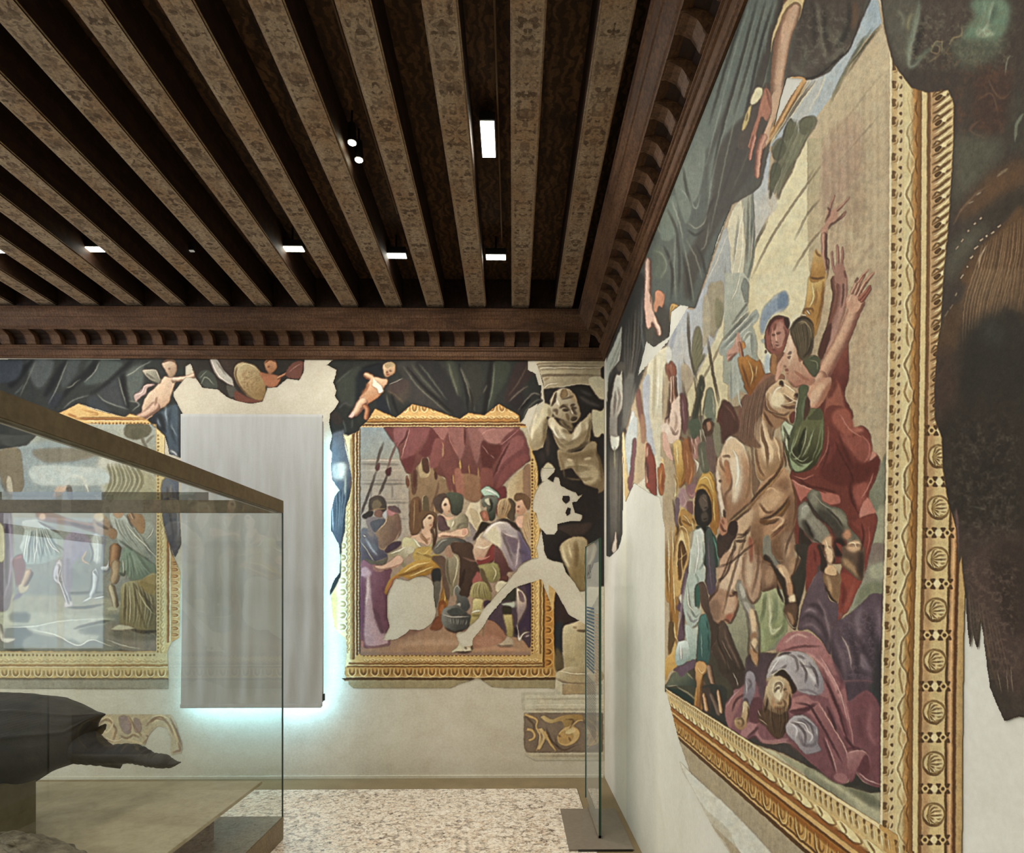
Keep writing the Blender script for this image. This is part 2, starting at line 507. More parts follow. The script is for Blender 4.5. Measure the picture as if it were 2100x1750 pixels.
# brown cloak & mane mass
b 1.6
p 84604a 190 540 240 470 300 420 340 400 330 470 280 520 270 640 220 700 210 800 250 870 150 850 90 780 130 640 140 560
a .9
f 54382a b08a70 2 10 150 560 120 700 110 820 300 440 260 600 240 840
a 1
p 5e3a30 0 590 40 580 80 640 110 700 100 770 40 800 0 840
s 8a5c50 3 20 600 60 640 90 700
# red turban face
b 1.2
p 9c5c4c 300 90 320 50 360 30 400 50 420 90 430 140 400 200 380 260 330 270 300 240 280 160
b 2
p c08674 360 60 400 80 410 150 370 230 340 220 340 140
b 1
s 5a2c26 2.4 290 120 320 55 370 30 420 50 432 90
s 5a2c26 1.6 310 180 335 190
s 5a2c26 1.6 318 205 330 225
s 5a2c26 1.4 322 240 345 250
s 6e3c30 2 350 70 340 120 360 180
s e0a890 2.4 330 100 320 170 335 240
p 46261e 400 40 425 40 435 80 425 110 410 80
s 7c4c3c 3 330 270 320 330 350 380
p b07c4c 320 280 345 280 350 380 330 400 320 340
# woman face profile left
g e4bc9c c08c70 430 200 500 420 415 200 440 120 480 90 500 280 500 320 540 350 590 420 590 460 500 480 450 470 430 440 415 430 405 390 400 360 395 340 410 300
b 2.6
p ecccb0 430 180 450 130 460 250 440 330 430 330
p b87c64 500 420 580 420 590 460 520 480 460 470
b 1
s 54382c 1.6 425 290 440 300
s 54382c 1.6 430 262 450 258
s 8a4c40 1.8 410 375 430 378
s 7c4838 1.6 412 350 408 356
s 945c48 1.6 418 400 430 395
s c88c74 1.6 470 440 520 430
p 60523a 440 110 480 50 530 30 570 60 590 140 585 230 560 290 520 310 495 290 480 230 460 180
a .95
f 3a2f20 8d7c5a 2 9 450 110 470 200 500 290 570 60 580 180 550 300
a 1
s a89670 2.4 490 70 530 60 560 100
s a86c54 2.4 495 290 505 320
# green collar to right
p 565a40 530 320 570 290 620 300 630 360 600 420 560 380
s 8d9470 2.4 560 310 610 320 615 370
# horse head looking right
g e0c096 b08660 300 500 480 640 280 530 310 480 350 450 380 430 430 460 485 510 495 560 480 600 500 620 460 650 400 660 330 640 290 610
b 2.6
p f2dcb4 320 530 380 510 410 560 380 620 320 600
p e8c89c 380 450 440 480 480 520 460 560 420 520
p a87c58 270 620 330 660 420 670 400 720 340 750 290 720
b 1
s 4a3022 2.2 370 470 385 445 390 480
s 6a4834 1.8 400 530 440 570 480 590
s f4e0bc 2.4 400 520 450 560 490 575
s 4a3022 2 470 560 490 530 480 580
s 54382a 2 430 620 470 615 495 625
s 5c4030 2.2 275 620 320 645 400 665 440 640
s 6a4a36 2 285 540 280 600 290 620
s b4885c 2.4 300 520 290 570
p 7c3c30 440 660 470 640 480 690 460 720 440 700
# mane under the jaw line
a .8
f 5e4230 c49c74 1.4 8 290 720 300 760 310 810 350 740 330 780 325 830
a 1
b 2.4
s f0d0a4 9 250 700 270 820 300 900 310 960
s a87c58 6 350 800 380 880 390 960
b 1
s 54382a 2.4 400 900 410 960 410 1000
# green tunic edge and folds
p c4cfb0 385 730 410 700 440 720 460 740 450 790 420 790 395 770
s 2f3a24 2 390 730 420 790 440 830
s 2f3a24 2 470 740 440 800
s dfe6cc 3 500 520 480 600 470 720 440 800
p 5c6444 500 480 540 470 560 490 530 560 510 640 520 700 470 780 460 860 440 900 430 850 470 700 490 600
s a8b48c 3 470 800 450 880 470 930 520 960 560 930
s a8b48c 2.4 590 760 560 860 520 930
s 8c9870 2.4 640 720 620 850 580 950
s 2c3018 5 540 740 500 860 500 920
'''
FIX0='''
# ======== upper sky, pillar and wall refinements (tile 1240,0 s1.4)
o 1240 0 1.4
b 1.4
G e8ddb4 e2d4a8 500 500 500 1000 582 400 583 640 590 800 560 880 500 960 440 980 410 900 415 800 425 760
p e6dbb4 440 800 520 760 590 780 585 860 560 900 530 900 500 880 450 940 430 860
b 2
p 8c9fb4 490 850 520 835 528 870 515 890 490 900 470 920 455 960 445 930 455 890 470 870
p 6f88a4 500 850 524 845 520 880 498 885
s d8dce0 2 515 885 495 895 480 910
s 9aabb8 3 450 940 460 890 500 840
s dfe0d8 1.6 480 860 500 850
b 1
s 74664c 1.8 640 450 560 560 480 680 420 800
s 74664c 1.6 640 640 590 700 540 780
s 8a7a5c 1.4 790 330 720 410 650 490
s 6c6450 1.4 545 690 580 620 620 570
# pinkish wall patches and streaks
b 3
a .5
p b99a80 620 420 700 330 740 340 740 480 690 560 640 560
s a08468 4 660 330 650 450 640 560
s b09478 5 730 400 735 560 720 700
s a98f74 4 700 430 705 600
s d0bc98 6 770 300 775 600 770 900
s 9c7c64 4 780 690 740 740 710 790
s 927460 4 775 700 735 730
s c8b494 5 620 330 600 480
a 1
# trees, leafy dabs
b .8
f 5f6146 8b8a6c 2 8 530 340 510 400 490 460 590 350 550 440 500 540
f 6a6a4e 9a9a7c 2 6 560 360 540 420 510 500 600 340 580 390 540 470
p 66664a 520 360 535 340 545 370 530 400 512 400
p 5c5e44 490 420 510 400 520 430 500 460 484 450
p 6b6b50 560 350 580 335 600 345 585 380 565 385
p 5c5e44 480 480 500 470 505 500 485 540 474 570
s 3f4230 1.6 525 350 505 430 480 520
s 55583e 2.4 780 90 740 140 700 190
s 6a6c50 2 745 110 710 170
# corner gold moulding below the hand
b .8
s 8a5c28 1.8 575 235 530 310 480 400
s e8cc90 2.4 565 235 520 315 475 400
s 6a441c 1.6 560 232 510 320 470 390
s d8b070 2.4 545 232 510 300 480 360
s 8a6030 1.4 535 232 505 300
# weathering streaks on the painted building
a .28
f 8c745a d8c8a8 5 9 600 330 610 520 600 760 810 200 812 500 810 800
f a8846c dcc8a4 6 6 640 900 660 1100 640 1300 800 820 806 1100 800 1300
a 1
b .8
s 6a5232 1.6 605 230 560 290 520 350 480 410
s f0dca8 1.8 612 228 566 290 526 350
s c89850 3 590 232 545 295 505 355 480 395
s 5e4018 1.2 598 232 552 296 512 356
# crisper statue column
s 8b9488 3 425 600 430 700 420 780
s f0ead4 2.4 400 590 380 700 365 800
s 9aa096 2.4 385 620 370 760
s 5c665c 2 430 640 425 730 410 800


'''

FIX2='''
o 1480 640 3.135
b 1.1
# heads and hands, second sitting
p c48c78 330 130 370 90 410 120 405 190 380 230 345 220 325 180
s e8b8a0 4 345 120 350 180 355 215
s 4a241e 2.2 322 150 340 146
s 4a241e 2 352 140 378 132
s 6e3428 2 345 190 362 200
s 5a2620 2 345 216 368 214
s 84443a 3 400 90 415 150 390 220
s 4e221c 3.4 300 150 312 80 350 42 400 40
s f0cfb4 3 450 150 440 220 428 270
s 3c241c 2 428 290 446 284
s 3c241c 1.8 426 272 450 266
s 8a4034 2.4 408 372 428 370
s 6a3a2c 1.6 400 345 410 352
s a86c54 4 470 380 520 420 570 440
s 8c5440 2 430 440 470 480 520 470
s 2e2418 2.6 450 120 480 60 530 36 580 70 595 140
s 9c8862 3 500 80 540 70 570 110 575 170
s 3a2e1e 3 580 180 560 250 520 300
# horse: cheek, jaw, nostril, bridle
s fae8c8 5 330 540 350 500 390 480
s fae8c8 4 400 460 440 490 475 520
s 7a4c30 3 310 640 350 670 410 690 440 720
s 9a6c4a 4 290 560 310 620 370 655
s 3a2218 3 375 470 388 455 395 478
s 3a2218 2.4 465 545 482 530 490 555
s 6a3c28 2.6 380 600 430 615 480 600
s f4dcb4 3 410 590 450 580 485 570
s 5a3622 3 270 640 300 700 330 740
s 8c6444 5 255 720 262 800 290 880 296 1000
s e8c498 7 330 800 360 860 375 960
s 5c3c2a 2 410 780 400 860 405 960
o 1500 840 5.833
# cloak folds
s c47c6a 3.4 1300 60 1370 180 1440 260 1560 330
s 5a221c 3.6 1240 380 1320 560 1430 760 1470 900
s c07060 3 1560 300 1650 420 1640 560 1590 640
s 5a221c 3 1420 920 1440 1080 1520 1260
s cc8474 3 1700 760 1640 920 1560 1060
s 5a221c 3 1560 1360 1580 1500 1560 1700
s b86454 3 1640 1400 1650 1560 1620 1720
s 5e2820 3 1180 420 1120 620 1060 760
s 6a2c24 3 800 860 960 930 1140 1000
# legs modelling
s c0bcac 3 840 1200 880 1150 930 1160
s 3c362e 3.4 900 1060 960 1180 1060 1290 1160 1390
s a09c8a 3 980 1010 1030 1060 1100 1140 1220 1200
s 3c362e 3 1130 1180 1260 1300 1340 1420
s 2c241e 3 880 1330 940 1460 980 1540
s 8c8674 3 980 1330 1060 1440 1110 1520
s fbe0b8 3 1130 1560 1150 1640 1170 1700
s 6e4a34 2.6 1060 1600 1090 1680 1120 1740
s fbe0b8 3 1420 1590 1470 1600 1500 1650
# neck muscles and straps
s 7c5638 3 290 420 300 560 340 720 400 820
s f0d2a4 5 420 360 480 480 500 600
s 6a4426 3 620 560 600 660 540 780 440 900
s 6a4428 3 720 860 760 1000 770 1200 740 1400
s e0b488 5 400 980 480 940 560 1000
s 7a5234 3 330 1120 420 1230 520 1220
s e4bc90 4 480 1460 560 1400 640 1300
s fff2dc 6 20 480 70 600 80 800 40 940
s 9c7450 4 200 500 230 700 210 940 150 1120
o 1480 1280 2.786
# fallen man: brow, eye, nose, lips
s 4e3424 2.2 300 392 316 368 338 362
s 4e3424 2 352 378 372 372
s f8e8c6 3.4 326 372 336 410 330 446
s 8a5c40 2.4 318 452 338 458 346 444
s 7c4434 2.6 312 482 334 488 350 480
s c89468 4 290 420 296 460 300 490
s 3a281c 3 262 420 256 470 246 510
s 3a281c 3 388 400 392 450 378 500
s 4a3a40 3 320 182 362 166 400 166
s 5c525a 2.4 440 210 480 270 480 340
s 5c525a 2.4 500 220 545 300 550 370
s ece8e8 4 330 200 300 240 276 280
s 5c525a 2.4 390 560 440 580 480 640 470 700
s 5c525a 2.4 460 540 510 580 530 640
s ece8ea 3 410 560 470 570 500 620
s 4e2c34 3 420 450 500 470 560 560 640 700 690 800
s 4e2c34 3 580 300 640 420 700 600 720 680
s dcaaa8 3.4 560 180 620 280 680 400 720 560
s 4e2c34 2.6 60 500 80 440 130 400
'''
RIGHT_DATA='''
b 1
# ---- scene ground: painted building wall
o 0 0 1
l bfa987 1360 1420 1360 940 1300 1000 1240 1100 1240 700 1480 420 1800 0 1835 60 1835 1720 1700 1660
i 1 1364 1420 1364 1090 1352 1020 1330 1010 1300 990 1282 1030 1277 900 1300 780 1370 700 1440 580 1500 420 1620 200 1760 0 1810 0 1832 110 1832 1720
# big right building, warm beige
G cdb994 b9a080 1700 200 1700 900 1600 330 1810 55 1828 110 1826 900 1640 900
b 7
a .55
p b99c82 1700 300 1760 260 1770 420 1720 470 1680 420
p c7b491 1760 480 1815 420 1815 640 1770 620
p b08f78 1680 330 1740 290 1745 380 1700 420
p c2a487 1700 480 1740 500 1745 580 1700 560
p a88f72 1745 330 1765 320 1770 460 1748 480
p a99077 1760 590 1805 540 1800 600 1762 640
p c5b695 1780 700 1822 680 1818 900 1760 880
b 4
a .35
n 8f7a5c .35 16 1600 200 1826 760
n d9c8a0 .8 14 1600 200 1826 940
a 1
b 1
# block joints
o 1500 0 5.833
b 1.3
a .6
s 8f7c5c 1.6 1880 830 1700 1000 1400 1390 1180 1620
s 7d6c50 1.4 1790 310 1600 560 1400 860 1180 1230
b 1
a 1
# cream pillar
o 1500 280 5.833
G eadfb6 e3d3a8 600 600 600 1700 905 20 915 500 885 900 905 1300 910 1750 200 1750 215 1450 420 1010 660 520
G b9ad86 c4b28d 900 100 1100 900 905 20 1100 20 1040 700 1030 1290 910 1750 905 1300 885 900 915 500
b 1.2
s 85785a 2 1000 380 900 540 640 1010 440 1400 250 1750
s 9a8b6a 1.6 1060 740 900 950 730 1260
s a2936f 1.5 1010 1290 840 1480 750 1680
s 93835f 1.2 1100 430 1090 660
s a5946f 1.2 1000 600 980 480 1040 420
s 9f8d6c 1.3 1560 100 1530 380 1460 470 1470 1170
# tall sky wedge at top between the curtains
o 1500 0 5.833
b .8
G a9bac4 b4c0c4 1650 100 1300 700 1590 0 1750 0 1800 280 1600 480 1380 800 1180 1180 1000 1420 720 1750 460 1750 900 1000 1130 880 1380 620 1500 400 1570 180
b 3
a .7
p c4c2ba 900 1000 1090 940 1060 1120 900 1420 700 1560 760 1200
a 1
b 1
s dcd6be 3 1130 880 1070 1060 930 1320
# foliage along the ridge
b 1.6
a .75
s 6f7458 5 1700 330 1480 640 1300 980 1170 1260
s 7a7d60 4 1620 420 1500 560
s 5f644a 3 1790 300 1600 540 1400 860
a .9
b 1.5
p 6d6c52 830 1500 900 1400 1000 1400 1010 1500 900 1650 840 1750 760 1750 800 1650
p 6a694f 700 1500 760 1460 790 1560 760 1700 700 1750 560 1750 640 1620
o 1500 280 5.833
p 716e52 480 160 560 30 740 10 860 60 800 220 680 400 600 560 500 700 440 660 460 560 470 420 520 260
p 666347 600 300 680 260 760 300 700 460 600 640 560 760 540 600 560 450
p 7c795e 640 0 900 0 780 200 650 330
b .8
a .8
f b9b79c 55553e 1.6 6 480 440 470 640 700 300 560 700
s b8b69c 1.4 560 520 480 720 430 700
s b0af98 1.2 770 20 700 160 740 250
a 1
b 1
# pale sky patch left of pillar
G b4bec4 c9c5b8 420 400 300 1100 470 170 440 560 430 800 480 860 300 1250 225 1420 150 1600 250 650 340 560 400 230
b 1.5
a .7
p cdc9bf 430 640 520 700 540 860 400 1000 300 1080 330 860
a 1
b 1
s 6d6a50 2 430 1010 330 1200 250 1400
s 6d6a50 1.4 400 1090 250 1330
# statue column pale + shadow, left
G e4dcc0 b9b6a0 0 900 180 900 100 750 170 730 190 1100 180 1700 0 1750 -160 1750 -60 1100 0 900
G 8d9488 6f766c 150 700 240 1500 170 720 250 650 270 980 240 1300 215 1640 180 1640 200 1200 150 900
s e9e6d2 1.6 215 800 205 1100
s 5a6156 2 245 660 262 950 215 1300 195 1620
o 1240 300 5.833
G ded5b6 cfc7ac 1500 800 1600 1600 1490 900 1640 640 1700 640 1700 1100 1690 1750 1540 1750 1510 1200 1460 1000
G a9aa98 989c8c 1680 700 1740 1700 1640 640 1750 560 1750 1750 1640 1750 1690 1200
s 6e7264 3 1720 600 1710 1100 1700 1400
s f0ead0 2 1660 760 1640 1300 1550 1700
G b0b4b2 a8acae 1300 1300 1500 1700 1460 960 1500 1200 1520 1750 1180 1750 1230 1550 1330 1280 1420 1000
b 1
s dcd9c8 2 1470 1050 1330 1400 1230 1600
s 8d8f86 2 1440 1400 1440 1750
# ---- background below: sky + pillars behind the crowd
o 1240 580 5.833
G b3bac2 c4c2be 900 200 900 1100 1210 10 1440 10 1440 500 1080 1130 960 1300 880 1350 820 1000 740 760 770 480 880 280 1060 330 1130 150
b 1
G e4dcb8 dccfa4 1500 400 1300 1500 1560 0 1640 0 1470 430 1480 1750 1000 1750 980 1330 1090 1130 1300 720
b 1.4
p a99d80 1250 20 1310 0 1420 0 1430 300 1310 640 1280 640 1210 560 1200 300
p b7ab90 1180 180 1250 220 1260 560 1180 760
p 8f8a6a 1330 200 1400 240 1420 380 1380 520 1330 520
p 807b5b 1110 520 1165 640 1170 860 1210 860 1130 1000 1080 1110 1040 960 1050 700
b 1
f 66644a 9a967a 1.4 5 1120 560 1060 760 1200 860 1080 1060
s 8a7d6a 2.2 940 840 960 1100 950 1330
p b9a78c 920 960 1040 1060 1060 1180 960 1310 900 1300
s 9a9886 3 1000 350 1020 900
s 5c5a4c 1.6 1000 360 1015 760 1090 1180
s 4f4638 1.7 1240 700 1290 1050 1370 1480
s 8b7a5e 2 1440 640 1260 1000 1100 1280
# grey temple/pediment at right
o 1500 560 5.833
G b4b8a8 a6ac9c 0 200 200 900 -80 0 150 0 260 130 300 480 310 1100 420 1300 200 1460 -100 1300
G d9d6bc e6dcba 300 300 450 800 300 380 400 180 620 0 920 0 900 300 830 520 700 700 660 1000 520 1240 440 1200 310 1000
b .9
p 838a80 160 60 230 170 260 250 200 350 130 320 120 150
p b9beb0 100 180 160 330 110 360 50 260
s e8e6d0 2.4 110 0 60 200 0 320
s 6f766a 2.4 380 150 180 380 0 620
s 838a7c 3 400 180 220 420 20 680
s cfd0bc 3 340 280 180 470 0 640
s 6f766a 2 330 400 140 620 60 720
s 7d8578 2 210 740 240 1000
s 8f978a 4 -60 1000 30 1100 30 1460
s c5c9bc 4 60 1100 60 1460
p c9ccbe 130 700 240 720 250 1000 200 1000
# blue plume
b 2
p 8f9fae 600 200 660 260 670 400 620 490 520 520 420 640 390 840 350 700 380 560 480 400 520 240
p 6f8598 560 330 620 240 660 300 640 420 580 450
a .8
s c9d2d4 4 660 460 560 520 460 560
s 7d8fa0 5 380 840 350 700 420 560
s dfe0d4 2 500 260 480 330 430 400
a 1
p b9c7cc 410 1000 440 960 470 1100 430 1230 390 1150
b 1
'''
RIGHT_DATA2='''
# ================= figures, right scene
# man with raised hand, orange-yellow sleeve (left of head group)
o 1500 560 5.833
G c98b3a 9a5a28 120 900 260 1400 80 960 180 900 230 1010 300 1060 340 1040 400 1220 420 1400 300 1500 210 1460 140 1340 90 1120
s f0d79a 4 190 920 240 1200 220 1340
s e9c27c 4 290 1080 240 1250 250 1380
s 7d4a20 3 110 980 150 1250 210 1420
s b8541f 3 150 830 170 1100 200 1280
t 8a4f38 c98f70 e6b898 13 9 100 930 90 800 80 720
p d9a08a 60 720 100 720 110 800 60 930 -20 1000 -30 960 40 860
s 7a3f2e 1.4 70 930 0 1000 -40 1040
s b06a55 1.5 40 860 -20 960
# turbaned red face
p 9c5a48 480 560 560 510 620 540 660 640 690 700 680 760 620 940 560 1010 460 950 410 880 400 760 430 640
p c07e68 540 560 600 560 660 700 640 780 580 900 500 940 470 840 500 680
p 6e382c 620 560 660 550 680 620 660 690 640 650
s 5a2a22 2 440 640 410 760 420 900
s 3e1e18 2 420 920 405 960
s 6e3a2c 1.5 470 780 500 830
s 5e3024 1.5 480 860 500 890
s 7b4434 2 520 700 500 620 540 540
s e0a68c 3 440 800 450 900 510 950
# neck and brown coat
p 8d5a40 540 980 640 960 560 1120 480 1300 380 1260 430 1220 500 1160
p b57f50 490 990 540 1010 520 1150 480 1200 460 1100
p a26b50 340 1230 500 1200 640 1240 560 1380 440 1420 260 1480 200 1450 280 1320
p 8a5e4a 120 1540 300 1440 420 1400 400 1750 60 1750
b 2
p b2846a 140 1560 360 1460 390 1600 300 1750 90 1750
a .7
n 7a4c38 .9 7 100 1380 450 1750
a 1
b 1
# woman face pale with olive hair
p d9a588 740 640 860 620 960 1000 980 1180 960 1320 760 1340 680 1250 640 1100 560 1280 500 1260 540 1100 640 940 690 760
b 2
p ebc6a4 740 700 790 760 800 900 760 1000 700 900 720 760
p e2b596 780 1020 850 1080 860 1200 780 1260 740 1140
p b9765c 760 1240 880 1100 960 1250 900 1340 800 1330
b 1
s 5e3022 2 690 960 710 1030
s 7a4030 1.5 660 1000 690 960 720 980
s 8a4438 3 655 1120 660 1160
s 6d3626 1.6 640 1080 665 1060
s 8a5140 1.4 670 1200 680 1260
p 6b5a3c 780 560 860 520 940 560 980 700 960 820 950 960 880 1010 800 1000 770 900 740 740 740 640
b 1.5
f 8a7650 4a3d26 2.4 6 790 580 770 760 820 1000 930 560 950 760 900 1000
p 7d6c48 800 640 880 660 920 760 880 860 830 860 800 760
b 1
s 3f3220 2 760 600 690 700 660 800
p a86650 800 1000 830 990 820 1060 800 1080
# arm raised high, right - dark one behind with yellow sleeve
T 6b4030 9c6a58 c0907c 18 22 1230 40 1270 250 1250 420 1210 620 1150 820
T 7d4b3a a9776a c29684 20 26 1320 0 1320 250 1290 450 1220 640 1130 960
s 5a3024 2.4 1340 0 1340 250 1310 420
p 5e3428 1120 700 1190 600 1180 760 1100 1000 1060 1060 1040 940 1090 780
# yellow upper sleeve
g dcb66a b8843c 940 200 1080 300 920 60 1000 20 1130 0 1120 130 1090 400 1050 620 980 780 950 600 850 520 880 380 910 180
s f2dc9a 4 970 120 980 300 930 420
s 8a5c28 3 1100 100 1080 350 1010 640
s 7a4e22 2.4 850 520 880 440 960 430 980 480
s f4ecd0 4 900 440 940 500
s efe6cc 3 840 500 900 510
s 6b4422 2.4 950 60 1060 70
s 93602c 2 1010 180 1020 300 990 400
# green collar
p 5a5c3e 880 1010 980 990 1060 1020 1080 1110 1020 1280 960 1270 920 1150 860 1080
p 7d8058 960 1020 1030 1040 1060 1100 1000 1160 940 1100
s dbe0c0 3 920 1030 980 1000
# red mantle long
g 8e4a3a 6e3028 1300 900 1360 1400 1380 800 1400 1000 1400 1250 1350 1480 1440 1750 900 1750 1000 1500 1150 1300 1240 1100
b 2
p a25a46 1240 1260 1340 1480 1340 1750 1120 1750 1150 1400
p 7a3a2c 1130 1280 1240 1240 1260 1360 1160 1500
b 1
# nearest raised arm: full
t 8a5444 cf9b7e e6bb98 24 32 1560 300 1480 430 1400 620 1320 800 1180 1050 1060 1290
t 8f5a46 d19e80 e3b894 32 52 1090 1180 1040 1300 1000 1420 950 1580
p cf9a7c 920 1420 1040 1280 1200 1250 1160 1420 1080 1560 920 1720 890 1600
b 2.5
p e2b896 960 1420 1080 1320 1120 1360 1000 1540 930 1600
p a86a50 1120 1400 1190 1300 1180 1400 1080 1560 940 1700 1040 1560
b 1
# hand of nearest arm
p d3a184 1400 260 1470 250 1560 180 1590 210 1620 260 1560 380 1500 470 1400 440 1370 330
t 7a4636 cf9b80 e3b898 9 5 1500 290 1570 160 1640 60 1690 0
t 7a4636 cf9b80 e3b898 8 4 1430 250 1480 150 1510 60
t 7a4636 cf9b80 e3b898 8 4 1470 270 1530 130 1600 0
t 7c3c2e a8604c c88468 8 4 1550 350 1620 250 1670 180
t 7c3c2e a8604c c88468 7 4 1520 330 1600 240 1660 150
s e9c4a4 3 1400 350 1420 290 1440 260
# hands above (tile D)
o 1500 280 5.833
t 7a4638 b98a74 cfa288 5 3 1170 880 1200 790 1235 700
t 7a4638 b98a74 cfa288 6 3 1240 900 1340 810 1415 720
t 7a4638 b98a74 cfa288 6 3 1260 1000 1330 950 1370 890
p c4927a 1150 870 1200 880 1230 860 1280 930 1240 1010 1160 1080 1140 1150 1090 1180 1070 1120 1130 1020
s 4f2a20 2 1150 850 1180 900 1120 1030
s 4f2a20 2 1365 900 1270 1000 1190 1060 1150 1120
t 5e3428 b98670 cfa088 11 9 1110 1150 1110 1300 1110 1450 1130 1600
s 5b3226 2.5 1135 1130 1130 1420 1160 1500 1140 1700
g d9b06a b8843c 980 1400 1090 1600 1010 1350 1080 1420 1120 1600 1100 1700 950 1740 960 1560 980 1430
s 6e4622 2 1010 1350 1030 1410 1080 1430
s 5a3a1c 2.4 950 1690 1000 1700 1120 1690
# middle hand
t 7d4c40 a97868 c29080 5 3 1240 1640 1210 1500 1200 1370
t 7d4c40 a97868 c29080 6 3.5 1275 1560 1275 1420 1265 1290
t 7d4c40 a97868 c29080 5 3 1320 1560 1330 1430 1330 1320
p ad7a68 1240 1560 1330 1520 1360 1620 1370 1750 1250 1750
s 6a3c30 2 1350 1600 1370 1700
t 7a4636 cf9b80 e3b898 6 3 1510 1750 1560 1680 1640 1590
t 7a4636 cf9b80 e3b898 6 3 1600 1750 1660 1680 1715 1620
s 5f382c 2 1480 1750 1510 1690
'''
